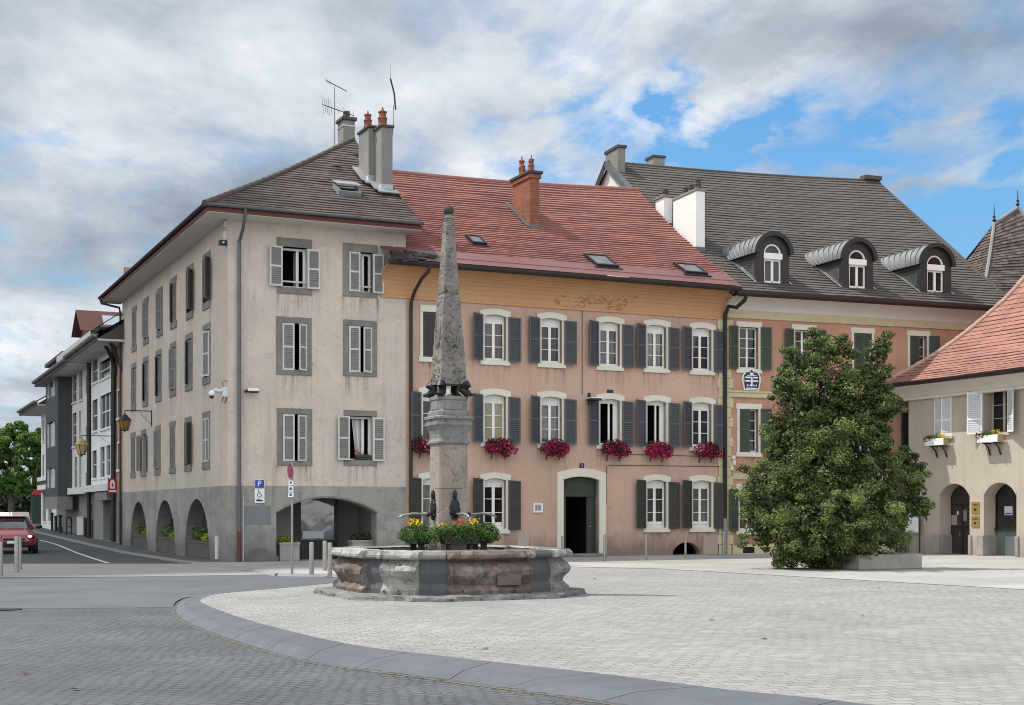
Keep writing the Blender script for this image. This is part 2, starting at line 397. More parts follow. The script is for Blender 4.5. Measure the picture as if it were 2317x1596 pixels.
M['dark'] = mat('dark_interior', (.012, .011, .011), .95, .2, 2)
M['room'] = mat('dim_interior_plaster', (.30, .285, .265), .95, .12, 1)
M['gutter'] = mat('grey_zinc_gutter', (.105, .115, .12), .5, .12, 2, .04, 30, metal=.3)
M['brownmetal'] = mat('dark_brown_metal', (.028, .022, .020), .5, .15, 2, .04, 30, spec=.35)
M['redboard'] = mat('oxblood_fascia_paint', (.105, .022, .015), .6, .15, 3)
M['zinc'] = mat('zinc_flashing', (.33, .35, .37), .42, .15, 3, .04, 30, metal=.55)
M['wood'] = mat('ochre_painted_wood', (.50, .27, .13), .75, .08, .7, .04, 20, streak=(.41, .22, .11), streak_amt=.4, stain=(.53, .33, .195), stain_amt=.5, stain_scale=.5)
M['peel'] = mat('flaking_ochre_paint', (.33, .175, .085), .9, .35, 14, .15, 60)
M['tile_brown'] = mat('brown_grey_roof_tiles', (.080, .062, .055), .85, .15, .7, .08, 18, .2, 30, tint=.20, stain=(.058, .048, .045), stain_amt=.6, stain_scale=.7, speck=(.15, .13, .12), speck_amt=.25)
M['tile_red'] = mat('red_roof_tiles', (.250, .106, .088), .8, .12, .5, .06, 18, .15, 30, tint=.08, stain=(.185, .082, .074), stain_amt=.55, stain_scale=.5)
M['tile_grey'] = mat('grey_brown_roof_tiles', (.083, .072, .064), .85, .15, .4, .07, 18, .15, 30, tint=.10, stain=(.062, .055, .049), stain_amt=.6, stain_scale=.35)
M['tile_orange'] = mat('orange_red_roof_tiles', (.275, .132, .102), .85, .15, .7, .08, 16, .2, 30, tint=.16, stain=(.235, .118, .102), stain_amt=.6, stain_scale=.6, speck=(.13, .075, .065), speck_amt=.45)
M['tile_dark'] = mat('dark_scallop_tiles', (.085, .066, .058), .85, .2, 1.2, .1, 14, .2, 30, tint=.45, speck=(.16, .13, .12), speck_amt=.4)
M['sheet_red'] = mat('red_brown_sheet_metal', (.165, .07, .066), .5, .14, .9, .04, 20, stain=(.14, .08, .085), stain_amt=.6, metal=.1)
M['concrete_stack'] = mat('grey_chimney_render', (.19, .185, .17), .92, .15, 1.5, .07, 30, .3, 40, streak=(.12, .117, .11), streak_amt=.5)
M['cap'] = mat('dark_chimney_cap', (.06, .052, .05), .85, .2, 4)
M['potclay'] = mat('terracotta_pot', (.22, .072, .038), .8, .25, 6, .1, 40, stain=(.06, .04, .03), stain_amt=.7, stain_scale=3)
M['iron'] = mat('black_wrought_iron', (.016, .015, .015), .5, .2, 5)
M['steel'] = mat('brushed_steel', (.30, .285, .26), .42, .12, 5, .04, 60, metal=.55)
M['steel_thin'] = mat('galvanised_steel', (.24, .235, .225), .5, .12, 5, .04, 60, metal=.4)
M['limestone'] = mat('grey_limestone', (.22, .215, .20), .88, .22, 2.5, .12, 22, .9, 22, stain=(.14, .135, .125), stain_amt=.7, stain_scale=1.8, speck=(.04, .04, .04), speck_amt=.9, streak=(.13, .125, .12), streak_amt=.5)
M['limestone_lt'] = mat('pale_weathered_limestone', (.31, .305, .28), .88, .2, 3.5, .14, 22, 1.0, 20, stain=(.11, .11, .095), stain_amt=.9, stain_scale=2.6, speck=(.03, .03, .026), speck_amt=.9, speck_scale=7, streak=(.10, .10, .088), streak_amt=.6)
M['pinkstone'] = mat('brown_pink_limestone', (.125, .093, .078), .88, .25, 2.5, .14, 24, 1.0, 20, stain=(.30, .265, .24), stain_amt=.8, stain_scale=2.8, speck=(.03, .025, .022), speck_amt=.95, speck_scale=7, streak=(.055, .044, .04), streak_amt=.75)
M['darkstone'] = mat('dark_grey_stone', (.072, .076, .080), .7, .2, 2.5, .1, 24, .5, 30, streak=(.11, .11, .115), streak_amt=.5)
M['pedestal'] = mat('pinkish_grey_pedestal_stone', (.285, .24, .21), .88, .16, 2, .12, 24, .8, 24, stain=(.17, .145, .13), stain_amt=.8, stain_scale=2.0, speck=(.05, .045, .04), speck_amt=.7, speck_scale=10, streak=(.12, .10, .09), streak_amt=.5)
M['obelisk'] = mat('weathered_obelisk_limestone', (.205, .185, .168), .9, .25, 2, .22, 26, 1.0, 18, stain=(.12, .11, .10), stain_amt=.9, stain_scale=2.6, speck=(.022, .02, .019), speck_amt=1.0, speck_scale=11, streak=(.07, .066, .06), streak_amt=.7)
M['bronze'] = mat('black_patina_bronze', (.018, .020, .021), .45, .3, 6, .1, 40, metal=.4)
M['concrete'] = mat('weathered_concrete', (.30, .275, .25), .92, .14, 2, .06, 30, .35, 40, stain=(.18, .165, .15), stain_amt=.6, stain_scale=1.6)
M['planterwood'] = mat('dark_weathered_trough', (.085, .080, .072), .85, .2, 3, .08, 30, streak=(.04, .04, .036), streak_amt=.5)
M['trough_green'] = mat('dark_green_trough', (.030, .036, .020), .6, .2, 4)
M['soil'] = mat('potting_soil', (.03, .022, .016), .95, .3, 20)
M['brass'] = mat('brass_plate', (.45, .33, .13), .4, .2, 8, metal=.6)
M['amber'] = mat('amber_lantern_glass', (.22, .135, .022), .2, .2, 5, spec=.5)
M['amber_lt'] = mat('pale_amber_lantern_glass', (.42, .32, .13), .2, .2, 5, spec=.5)
M['signblue'] = mat('sign_blue_enamel', (.012, .05, .30), .35, .08, 4)
M['navy'] = mat('navy_enamel', (.012, .016, .09), .35, .15, 6)
M['signwhite'] = mat('sign_white_enamel', (.72, .73, .74), .4, .05, 4)
M['black'] = mat('black_paint', (.012, .012, .012), .5, .1, 4)
M['signred'] = mat('sign_red_enamel', (.33, .012, .03), .35, .08, 4)
M['purple'] = mat('faded_purple_enamel', (.045, .015, .06), .35, .15, 6)
M['plastic_lt'] = mat('pale_grey_plastic', (.50, .53, .56), .45, .05, 4)
M['bark'] = mat('tree_bark', (.07, .055, .042), .95, .25, 6, .1, 40, .6, 30)
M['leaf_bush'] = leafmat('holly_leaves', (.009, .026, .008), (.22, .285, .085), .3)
M['leaf_brown'] = leafmat('dry_brown_leaves', (.05, .032, .016), (.20, .14, .085), .15)
M['leaf_street'] = leafmat('chestnut_leaves', (.018, .055, .008), (.115, .235, .036), .3)
M['leaf_plant'] = leafmat('bedding_plant_leaves', (.015, .045, .008), (.10, .19, .03), .25)
M['leaf_box'] = leafmat('box_plant_leaves', (.012, .022, .010), (.05, .075, .03), .2)
M['petal_red'] = leafmat('crimson_petunia_petals', 0, 0, .2, stops=[(0, (.035, .002, .012)), (.35, (.20, .006, .035)), (.65, (.40, .014, .10)), (.84, (.58, .03, .09)), (.97, (.75, .35, .42))])
M['petal_yellow'] = leafmat('yellow_petals', (.55, .33, .01), (.85, .62, .03), .2)
M['petal_orange'] = leafmat('orange_red_petals', (.45, .06, .01), (.75, .20, .03), .2)
M['leaf_lime'] = leafmat('lime_yellow_leaves', (.10, .15, .012), (.42, .45, .05), .25)
M['wall_grey'] = mat('pale_grey_render', (.72, .71, .69), .9, .1, .6, .03, 30, .1, 40, streak=(.42, .41, .40), streak_amt=.4)
M['wall_grey2'] = mat('light_grey_render', (.58, .57, .55), .9, .1, .6, .03, 30, .1, 40, streak=(.34, .335, .32), streak_amt=.4)
M['wall_dark'] = mat('anthracite_cladding', (.058, .06, .064), .7, .12, .8)
M['wall_shop'] = mat('dim_grey_render', (.21, .205, .195), .9, .15, .8, .04, 30)
M['shut_dark'] = mat('charcoal_shutter_wood', (.055, .055, .058), .75, .2, 4)
def rainmat():
    m, k, b = start('rain_streak_grime'); P = pos(k); o = m.node_tree.nodes['Material Output']
    b.inputs['Base Color'].default_value = (.10, .085, .075, 1); b.inputs['Roughness'].default_value = .95
    g = k.new('ShaderNodeTexCoord'); sg = k.new('ShaderNodeSeparateXYZ'); k.L.new(g.outputs['Generated'], sg.inputs[0])
    n1 = k.rng(k.noise(k.vmul(P, (9, 9, .35)), 1.0, 5, .7), .46, .70, 0, 1); n2 = k.rng(k.noise(P, 2.2, 4, .6), .35, .6, .3, 1)
    f = k.math('MULTIPLY', k.math('MULTIPLY', n1, n2), k.math('MULTIPLY', k.math('POWER', sg.outputs[2], 1.4), .62))
    t = k.new('ShaderNodeBsdfTransparent'); mx = k.new('ShaderNodeMixShader'); k.L.new(f, mx.inputs[0]); k.L.new(t.outputs[0], mx.inputs[1]); k.L.new(b.outputs[0], mx.inputs[2]); k.L.new(mx.outputs[0], o.inputs['Surface'])
    return m
M['rain'] = rainmat()
M['zinc_roof'] = mat('dull_zinc_sheet', (.20, .21, .215), .5, .15, 3, .04, 30, metal=.4)
# ground materials -------------------------------------------------
def paving(name, c1, c2, joint, scale_w, scale_h, mort, dist, bumpk, rough=.8, rot=0.0, patch=None, patch_amt=.5, spec=.3, offset=.5):
    m, k, b = start(name)
    P = pos(k)
    mp = k.new('ShaderNodeMapping'); mp.inputs['Rotation'].default_value = (0, 0, rot); k.L.new(P, mp.inputs['Vector'])
    V = mp.outputs[0]
    n = k.new('ShaderNodeTexNoise'); n.inputs['Scale'].default_value = .45; n.inputs['Detail'].default_value = 2; k.L.new(P, n.inputs['Vector'])
    n2 = k.new('ShaderNodeTexNoise'); n2.inputs['Scale'].default_value = 3.2; n2.inputs['Detail'].default_value = 2; k.L.new(P, n2.inputs['Vector'])
    V = k.vadd(k.vadd(V, k.vmul(n.outputs['Color'], (dist, dist, 0))), k.vmul(n2.outputs['Color'], (.07, .07, 0)))
    br = k.new('ShaderNodeTexBrick'); br.offset = offset
    k.L.new(V, br.inputs['Vector'])
    for nm, v in (('Color1', (0, 0, 0, 1)), ('Color2', (1, 1, 1, 1)), ('Mortar', (.5, .5, .5, 1)), ('Scale', 1.0), ('Mortar Size', mort), ('Mortar Smooth', .3), ('Bias', 0.0), ('Brick Width', scale_w), ('Row Height', scale_h)):
        br.inputs[nm].default_value = v
    f = k.rng(k.noise(P, .35, 5, .6), .3, .7)
    base = k.mix(f, (*c1, 1), (*c2, 1))
    tone = k.rng(br.outputs['Color'], 0, 1, .87, 1.10)
    fine = k.rng(k.noise(P, 14, 4, .7), .25, .75, .88, 1.1)
    x = k.new('ShaderNodeVectorMath', operation='SCALE'); k.L.new(base, x.inputs[0]); k.L.new(k.math('MULTIPLY', tone, fine), x.inputs['Scale'])
    jn = k.rng(k.noise(P, 1.3, 3, .6), .35, .65, .25, 1.0)
    jf = k.math('MULTIPLY', br.outputs['Fac'], jn)
    out = k.mix(jf, x.outputs[0], (*joint, 1))
    if patch:
        pf = k.rng(k.noise(k.vadd(P, (13, 4, 0)), .22, 6, .65), .5, .66, 0, patch_amt)
        out = k.mix(pf, out, (*patch, 1))
    sp = k.rng(k.noise(k.vadd(P, (1, 14, 0)), 2.2, 7, .8), .69, .74, 0, .35)
    out = k.mix(sp, out, (*[j*.6 for j in joint], 1))
    k.L.new(out, b.inputs['Base Color'])
    b.inputs['Roughness'].default_value = rough; b.inputs['Specular IOR Level'].default_value = spec
    bn = k.new('ShaderNodeBump'); bn.inputs['Strength'].default_value = bumpk; bn.inputs['Distance'].default_value = .02
    k.L.new(k.math('SUBTRACT', k.rng(k.noise(P, 30, 4, .7), 0, 1, 0, .35), br.outputs['Fac']), bn.inputs['Height']); k.L.new(bn.outputs[0], b.inputs['Normal'])
    return m
ANG = math.atan2(.4204, .9073)
M['plaza'] = paving('pale_stone_setts', (.215, .211, .205), (.278, .273, .265), (.115, .112, .107), .22, .17, .011, .55, .5, .8, -.32)
M['plaza_slab'] = paving('pale_concrete_slabs', (.285, .278, .265), (.335, .328, .313), (.12, .117, .112), 2.6, 1.3, .012, .1, .2, .85, -ANG, patch=(.225, .215, .196), patch_amt=.5)
M['setts'] = paving('dark_basalt_setts', (.058, .062, .071), (.104, .110, .122), (.022, .022, .023), .16, .13, .016, .5, .7, .62, .5, patch=(.058, .059, .064), patch_amt=.8, spec=.45)
M['asphalt'] = mat('asphalt', (.062, .063, .066), .85, .14, .5, .1, 60, .3, 80, stain=(.082, .083, .086), stain_amt=.6, stain_scale=.5)
M['asphalt2'] = mat('worn_asphalt', (.086, .091, .099), .85, .2, .5, .12, 60, .3, 80, stain=(.118, .123, .130), stain_amt=.6, stain_scale=.5)
M['band'] = mat('pale_concrete_crossing', (.28, .27, .25), .88, .12, .6, .06, 30, .2, 60, stain=(.25, .24, .225), stain_amt=.7, stain_scale=.5)
M['kerb'] = mat('grey_granite_kerb', (.082, .093, .105), .7, .12, 1.2, .08, 50, .2, 70, stain=(.105, .115, .126), stain_amt=.6, stain_scale=.8, tint=.08, streak=(.08, .09, .1), streak_amt=.3)
M['kerb_lt'] = mat('pale_kerb_stone', (.24, .235, .225), .85, .12, 1.5, .06, 40)
M['marking'] = mat('worn_road_paint', (.62, .62, .60), .8, .12, 3, stain=(.2, .2, .2), stain_amt=.6, stain_scale=2.5)
M['shade_cloud'] = mat('cloud_white', (.8, .8, .8), 1, .05, .02)
M['moss'] = mat('moss_and_grit', (.12, .11, .07), .95, .4, 8, .2, 30)
# ------------------------------------------------------------------ ground
ROAD = -.07
def sheet(name, rings, m, z=None, kind='structure'):
    mb = MB()
    for r_ in rings: mb.poly([(p[0], p[1], (p[2] if z is None else z)) for p in r_])
    o = mb.build(name, m); tag(o, kind=kind); return o
mb = MB(); xs = [-700, -60, -20, 0, 20, 60, 700]; ys = [-40, 0, 20, 40, 55]+[55+5*i for i in range(1, 12)]+[112, 120, 130, 138, 300, 900]
for a, b in zip(xs, xs[1:]):
    for c, e in zip(ys, ys[1:]):
        mb.poly([(a, c, ROAD+zg(c)), (b, c, ROAD+zg(c)), (b, e, ROAD+zg(e)), (a, e, ROAD+zg(e))])
tag(mb.build('ground', M['setts']), kind='structure')
def smooth(pts, n):
    P = [Vector(p) for p in pts]; out = []
    for i in range(len(P)-1):
        p0, p1, p2, p3 = P[max(i-1, 0)], P[i], P[i+1], P[min(i+2, len(P)-1)]
        for j in range(n):
            t = j/n
            out.append(.5*((2*p1)+(p2-p0)*t+(2*p0-5*p1+4*p2-p3)*t*t+(3*p1-p0-3*p2+p3)*t**3))
    out.append(P[-1]); return out
# kerb band round the fountain square: inner top edge and outer foot
inner = [(2700, 1652), (2300, 1621), (1978, 1596), (1859, 1582), (1609, 1557), (1409, 1531), (1159, 1503), (1000, 1485), (800, 1460), (650, 1427), (550, 1400), (478, 1374), (453, 1360), (467, 1350), (500, 1343), (625, 1332), (750, 1320), (880, 1307), (905, 1303)]
outer = [(2550, 1755), (2100, 1697), (1800, 1658), (1640, 1640), (1369, 1592), (1159, 1562), (1050, 1547), (850, 1520), (700, 1500), (565, 1465), (450, 1424), (402, 1399), (393, 1381), (404, 1362), (445, 1350), (580, 1335), (712, 1323), (860, 1306), (895, 1302.5)]
IN = smooth([gnd(x, y, 0.0) for x, y in inner], 8); OUT = smooth([gnd(x, y, ROAD) for x, y in outer], 8)
mb = MB(); n = len(IN)
acc = 0; last = 0; joints = []
for i in range(n-1):
    a, b, c, e = IN[i], IN[i+1], OUT[i], OUT[i+1]
    acc += (b-a).length
    g = 0.0
    if acc-last > 1.35: last = acc; g = .012
    def brk(p, q): return p.lerp(q, .22)+Vector((0, 0, .012))
    l = max((b-a).length, .02); k0 = g/l
    b2, e2 = b.lerp(a, k0), e.lerp(c, k0)
    A0 = Vector((a.x, a.y, .004)); B0 = Vector((b2.x, b2.y, .004))
    mA, mB_ = a.lerp(c, .62), b2.lerp(e2, .62); mA.z = mB_.z = -.012
    C0 = Vector((c.x, c.y, ROAD-.02)); E0 = Vector((e2.x, e2.y, ROAD-.02))
    mb.poly([A0, B0, mB_, mA], random.random()); mb.poly([mA, mB_, E0, C0], random.random())
    if g: mb.poly([B0, mB_, E0, (B0.x, B0.y, -.1)])
tag(mb.build('kerb', M['kerb']), kind='structure')
# gutter of grit and moss along the foot of the kerb
mb = MB()
for i in range(0, n-30):
    c, e = OUT[i], OUT[i+1]; d = (OUT[i]-IN[i]).normalized(); d.z = 0; d2 = (OUT[i+1]-IN[i+1]).normalized(); d2.z = 0
    w0, w1 = .05+.04*mnoise.noise(c*2.5), .05+.04*mnoise.noise(e*2.5)
    if w0 > .02: mb.poly([(c.x, c.y, ROAD+.004), (e.x, e.y, ROAD+.004), (e.x+d2.x*w1, e.y+d2.y*w1, ROAD+.004), (c.x+d.x*w0, c.y+d.y*w0, ROAD+.004)])
tag(mb.build('gutter_grit', M['moss']), kind='structure')
# sett square inside the kerb, and slab pavement beyond it
line = [gnd(905, 1290), gnd(1280, 1283), gnd(1500, 1288), gnd(1900, 1311), gnd(2317, 1335), gnd(2700, 1356)]
mb = MB(); mb.poly([(p.x, p.y, 0) for p in [p for p in IN]+line]); tag(mb.build('plaza', M['plaza']), kind='structure')
B0 = gnd(515, 1272, 0.0); BX = Vector((.9073, .4204, 0)); BY = Vector((-.4204, .9073, 0))
side = [gnd(640, 1297), gnd(575, 1285), gnd(520, 1279), B0-BX*.75+BY*.4, B0-BX*1.0+BY*6, B0-BX*1.2+BY*15, B0-BX*1.25+BY*19]
mb = MB()
front = [line[5], line[4], line[3], line[2], line[1], line[0], gnd(905, 1302), gnd(745, 1299)]
far = [Vector((40, 20, 0)), Vector((40, 75, 0)), Vector((-5, 75, 0)), B0+BY*5]
mb.poly([(p.x, p.y, -.004) for p in front+side[:4]+[B0+BY*5, *far[::-1][1:]]])
tag(mb.build('pavement', M['plaza_slab']), kind='structure')
# joint line between the setts and the slabs
mb = MB()
for a, b in zip(line[:-1], line[1:]):
    w = Vector((0, .045, 0)); mb.poly([(a.x, a.y, .004), (b.x, b.y, .004), (b.x, b.y+.22, .004), (a.x, a.y+.22, .004)])
tag(mb.build('drain_channel', M['kerb']), kind='structure')
# street pavement and its kerb along the left facades
mb = MB(); kb = MB()
path = [B0-BX*.75+BY*.4+Vector((.0, 0, 0))]+[B0-BX*(.95+.012*i)+BY*(2*i) for i in range(1, 42)]
for a, b in zip(path, path[1:]):
    za, zb = zg(a.y)-.002, zg(b.y)-.002; A = a+BX*3.5; B = b+BX*3.5
    mb.poly([(a.x, a.y, za), (b.x, b.y, zb), (B.x, B.y, zb), (A.x, A.y, za)])
    o = BX*-.16
    kb.poly([(a.x, a.y, za+.006), (b.x, b.y, zb+.006), (b.x+o.x, b.y+o.y, zb+.004), (a.x+o.x, a.y+o.y, za+.004)])
    kb.poly([(a.x+o.x, a.y+o.y, za+.004), (b.x+o.x, b.y+o.y, zb+.004), (b.x+o.x, b.y+o.y, zb-.1), (a.x+o.x, a.y+o.y, za-.1)])
# kerb round the corner pavement
for kk, (a, b) in enumerate(zip(front[6:]+side[:3], front[7:]+side[:4])):
    d = (b-a).normalized(); a = a-d*.16-Vector((0, 0, .0012*kk)); b = b+d*.16-Vector((0, 0, .0012*kk)); o = Vector((-d.y, d.x, 0))*.22
    if o.y > 0: o = -o
    kb.poly([(a.x, a.y, .006+a.z), (b.x, b.y, .006+b.z), (b.x+o.x, b.y+o.y, .001+b.z), (a.x+o.x, a.y+o.y, .001+a.z)])
    kb.poly([(a.x+o.x, a.y+o.y, .001+a.z), (b.x+o.x, b.y+o.y, .001+b.z), (b.x+o.x*1.3, b.y+o.y*1.3, -.1), (a.x+o.x*1.3, a.y+o.y*1.3, -.1)])
tag(mb.build('street_pavement', M['asphalt2']), kind='structure')
tag(kb.build('street_kerb', M['kerb_lt']), kind='structure')
# asphalt street beyond the crossing, worn asphalt before it, pale crossing band
def gr(x, y, dz): p = gnd(x, y, ROAD); return Vector((p.x, p.y, ROAD+dz))
mb = MB(); A = [gr(-500, 1277, .005), gr(425, 1277, .005), gr(600, 1303, .005), gr(760, 1316, .005)]
far = [(-9, 55), (-16, 70), (-27, 100), (-35, 140), (-45, 300), (-110, 300), (-80, 140), (-60, 100), (-50, 70), (-45, 55)]
mb.poly([p for p in A[:2]]+[(-9, 55, ROAD+.005), (-45, 55, ROAD+.005)])
lx = [(-9, -45), (-12, -47), (-16, -50), (-20, -54), (-23, -58), (-27, -62), (-30, -66), (-34, -70), (-38, -74), (-45, -80), (-60, -110)]
yy = [55, 60, 65, 72, 80, 88, 96, 104, 112, 140, 300]
for i in range(len(yy)-1):
    mb.poly([(lx[i][0], yy[i], ROAD+zg(yy[i])+.005), (lx[i+1][0], yy[i+1], ROAD+zg(yy[i+1])+.005), (lx[i+1][1], yy[i+1], ROAD+zg(yy[i+1])+.005), (lx[i][1], yy[i], ROAD+zg(yy[i])+.005)])
tag(mb.build('road', M['asphalt']), kind='structure')
mb = MB(); mb.poly([gr(-500, 1309, .004), gr(560, 1300, .004), gr(605, 1293, .004), gr(760, 1290, .004), gr(900, 1290, .004), gr(900, 1306, .004), gr(700, 1328, .004), gr(440, 1352, .004), gr(385, 1375, .004), gr(120, 1378, .004), gr(-500, 1372, .004)])
tag(mb.build('side_road', M['asphalt2']), kind='structure')
mb = MB(); mb.poly([gr(-500, 1276.5, .010), gr(425, 1276.5, .010), gr(520, 1287, .010), gr(605, 1301, .010), gr(300, 1306, .010), gr(-500, 1309, .010)])
tag(mb.build('crossing_band', M['band']), kind='structure')
mb = MB()
ml = smooth([Vector((*gnd(x, y, ROAD).xy, 0)) for x, y in [(88, 1232.5), (120, 1238), (170, 1252), (205, 1264), (240, 1275)]], 6)
for a, b in zip(ml, ml[1:]): mb.poly([(a.x, a.y, ROAD+zg(a.y)+.012), (b.x, b.y, ROAD+zg(b.y)+.012), (b.x+.13, b.y, ROAD+zg(b.y)+.012), (a.x+.13, a.y, ROAD+zg(a.y)+.012)])
tag(mb.build('lane_marking', M['marking']), kind='structure')
mb = MB(); mb.lathe([(.32, 0), (.32, .006)], gnd(6, 1379, ROAD+.008), 24); mb.lathe([(.25, .006), (.25, .009)], gnd(6, 1379, ROAD+.008), 24); tag(mb.build('manhole_cover', M['iron']), 'round iron manhole cover in the setts at the left edge', 'manhole cover')
# dead leaves blown on the paving
lf = [(1730, 1446), (1610, 1404), (1098, 1468), (1990, 1330), (56, 1525), (170, 1560), (1345, 1348), (1950, 1392), (1345, 1310), (1270, 1322), (1410, 1544), (1000, 1538)]
pl = MB(); pl.poly([(-.05, -.02, 0), (0, -.035, .012), (.06, 0, .004), (0, .03, .02)])
proto = None
for i, (x, y) in enumerate(lf):
    z = 0.008 if x > 900 and i < 10 and i not in (4, 5) else ROAD+.012
    p = gnd(x, y, z)
    if proto is None:
        proto = pl.build('fallen_leaf', M['leaf_brown']); tag(proto, 'small dry brown leaf lying on the square\'s paving', 'leaf', 'fallen leaves on the paving'); o = proto
    else: o = proto.copy(); COL.objects.link(o)
    o.location = p; o.rotation_euler = (0, 0, random.uniform(0, 6.28))
# ------------------------------------------------------------------ sky, sun, clouds
SUN_EL, SUN_V = 60.0, Vector((-.985, .172, 0))
W = bpy.data.worlds.new('World'); SC.world = W; W.use_nodes = True
k = NT(W.node_tree); bg = W.node_tree.nodes['Background']
sky = k.new('ShaderNodeTexSky', sky_type='NISHITA'); sky.sun_disc = False
sky.sun_elevation = R(SUN_EL); sky.sun_rotation = math.atan2(SUN_V.x, SUN_V.y)
sky.air_density = 1.6; sky.dust_density = .4; sky.ozone_density = 2.5
tc = k.new('ShaderNodeTexCoord'); G = tc.outputs['Generated']
sp = k.new('ShaderNodeSeparateXYZ'); k.L.new(G, sp.inputs[0])
az = k.math('ARCTAN2', sp.outputs[0], sp.outputs[1]); el = sp.outputs[2]
w1 = k.math('SUBTRACT', k.noise(k.vmul(G, (1, 1, 1.8)), 9.0, 6, .62), .5); w2 = k.math('SUBTRACT', k.noise(k.vadd(k.vmul(G, (1, 1, 1.8)), (5, 2, 8)), 10.0, 6, .62), .5)
aw = k.math('ADD', az, k.math('MULTIPLY', w1, .17)); ew = k.math('ADD', el, k.math('MULTIPLY', w2, .085))
zz = k.math('MAXIMUM', k.math('ADD', el, .16), .05)
cb = k.new('ShaderNodeCombineXYZ'); k.L.new(k.math('DIVIDE', sp.outputs[0], zz), cb.inputs[0]); k.L.new(k.math('DIVIDE', sp.outputs[1], zz), cb.inputs[1]); cb.inputs[2].default_value = 3.7
V = k.vmul(cb.outputs[0], (1.0, .85, 1))
def blob(px, py, rx, ry, rot=0.0):                    # a soft patch of the sky, given as a bearing and a height
    a0, e0 = math.atan((px-CX)/FPX), math.sin(math.atan((HY-py)/FPX))
    da, de = k.math('SUBTRACT', aw, a0), k.math('SUBTRACT', ew, e0)
    c, s = math.cos(rot), math.sin(rot)
    u = k.math('ADD', k.math('MULTIPLY', da, c), k.math('MULTIPLY', de, s))
    v = k.math('SUBTRACT', k.math('MULTIPLY', de, c), k.math('MULTIPLY', da, s))
    q = k.math('ADD', k.math('POWER', k.math('ABSOLUTE', k.math('DIVIDE', u, rx/FPX)), 2.0), k.math('POWER', k.math('ABSOLUTE', k.math('DIVIDE', v, ry/FPX)), 2.0))
    return k.math('EXPONENT', k.math('MULTIPLY', q, -1.0))
def add(*a):
    r_ = a[0]
    for x in a[1:]: r_ = k.math('ADD', r_, x)
    return r_
def sc(x, f): return k.math('MULTIPLY', x, f)
big = k.noise(V, .9, 10, .57, .25); wisp = k.noise(k.vmul(V, (1.5, 1.0, 1)), 2.7, 10, .62, .45)
hole = add(sc(blob(2150, 530, 300, 42, -.05), .32), sc(blob(1640, 350, 170, 50, .35), .36), sc(blob(1960, 330, 120, 24, .3), .22), sc(blob(1420, 300, 60, 40, .4), .22), sc(blob(2230, 300, 60, 40, .5), .22), sc(blob(1535, 230, 40, 70, 0), .30), sc(blob(1230, 370, 160, 40, -.15), .28), sc(blob(2250, 570, 120, 80, 0), .34),
           sc(blob(1850, 395, 220, 28, -.1), .22), sc(blob(2080, 450, 160, 40, .1), -.16), sc(blob(2280, 420, 120, 26, .2), .22), sc(blob(1500, 420, 240, 24, .25), -.14), sc(blob(1900, 470, 200, 20, .2), -.14), sc(blob(1750, 300, 120, 30, .5), .2), sc(blob(25, 335, 60, 22, .2), .14), sc(blob(1330, 230, 90, 25, .5), .16), sc(blob(1900, 300, 90, 30, .4), .16))
hole = add(hole, k.rng(az, -.10, .22, 0, .11))
cover = k.math('SUBTRACT', add(sc(big, .55), sc(wisp, .85)), hole)
mask = k.rng(cover, .36, .66)
shade = add(k.rng(k.noise(k.vadd(V, (4.2, 1.3, 2)), 1.15, 7, .55, .2), .30, .64, .32, .88),
            sc(blob(820, 430, 420, 95, .12), -.38), sc(blob(650, 500, 320, 90, 0), -.26), sc(blob(420, 240, 200, 60, .1), -.12), sc(blob(1700, 120, 480, 75, .05), -.34), sc(blob(2150, 130, 320, 80, 0), -.20), sc(blob(120, 900, 400, 40, 0), -.2), sc(blob(300, 560, 300, 60, .1), -.12),
            sc(blob(560, 130, 260, 110, .2), .16), sc(blob(1250, 170, 260, 60, .15), .24), sc(blob(180, 330, 330, 130, 0), .20), sc(blob(1050, 380, 120, 40, 0), .28), sc(blob(1500, 270, 130, 60, .3), .16), sc(blob(60, 90, 300, 120, 0), .22), sc(blob(2150, 420, 200, 50, 0), .15), sc(blob(10, 800, 90, 60, 0), .3), sc(blob(1750, 240, 260, 70, 0), .1),
            sc(k.math('SUBTRACT', wisp, .5), .55), sc(blob(260, 140, 480, 190, .1), .10), sc(blob(60, 620, 260, 160, .1), .16), sc(k.math('SUBTRACT', k.noise(k.vmul(V, (1.3, 1.0, 1)), 6.0, 8, .6), .5), .45))
ccol = k.ramp(shade, [(0.0, (1.75, 2.15, 2.65)), (.30, (2.6, 3.1, 3.75)), (.58, (4.0, 4.55, 5.2)), (.85, (6.1, 6.5, 7.0)), (1.0, (7.6, 7.75, 8.0))])
# unseen clouds overhead and behind the viewer brightened and warmed to lift shaded facades
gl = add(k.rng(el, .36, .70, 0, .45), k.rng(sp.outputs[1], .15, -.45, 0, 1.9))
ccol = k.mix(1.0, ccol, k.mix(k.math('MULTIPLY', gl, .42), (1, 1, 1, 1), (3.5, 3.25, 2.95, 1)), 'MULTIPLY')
skyc = k.mix(1.0, sky.outputs[0], (.50, .85, 1.22, 1), 'MULTIPLY')
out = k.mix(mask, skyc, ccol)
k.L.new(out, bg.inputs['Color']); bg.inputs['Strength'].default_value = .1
S = bpy.data.lights.new('sun', 'SUN'); S.energy = 4.3; S.angle = R(.5); S.color = (1.0, .95, .87)
so = bpy.data.objects.new('sun', S); COL.objects.link(so)
ce = math.cos(R(SUN_EL)); SD = Vector((SUN_V.x*ce, SUN_V.y*ce, math.sin(R(SUN_EL)))).normalized()
so.rotation_euler = SD.to_track_quat('Z', 'Y').to_euler(); so.location = SD*60
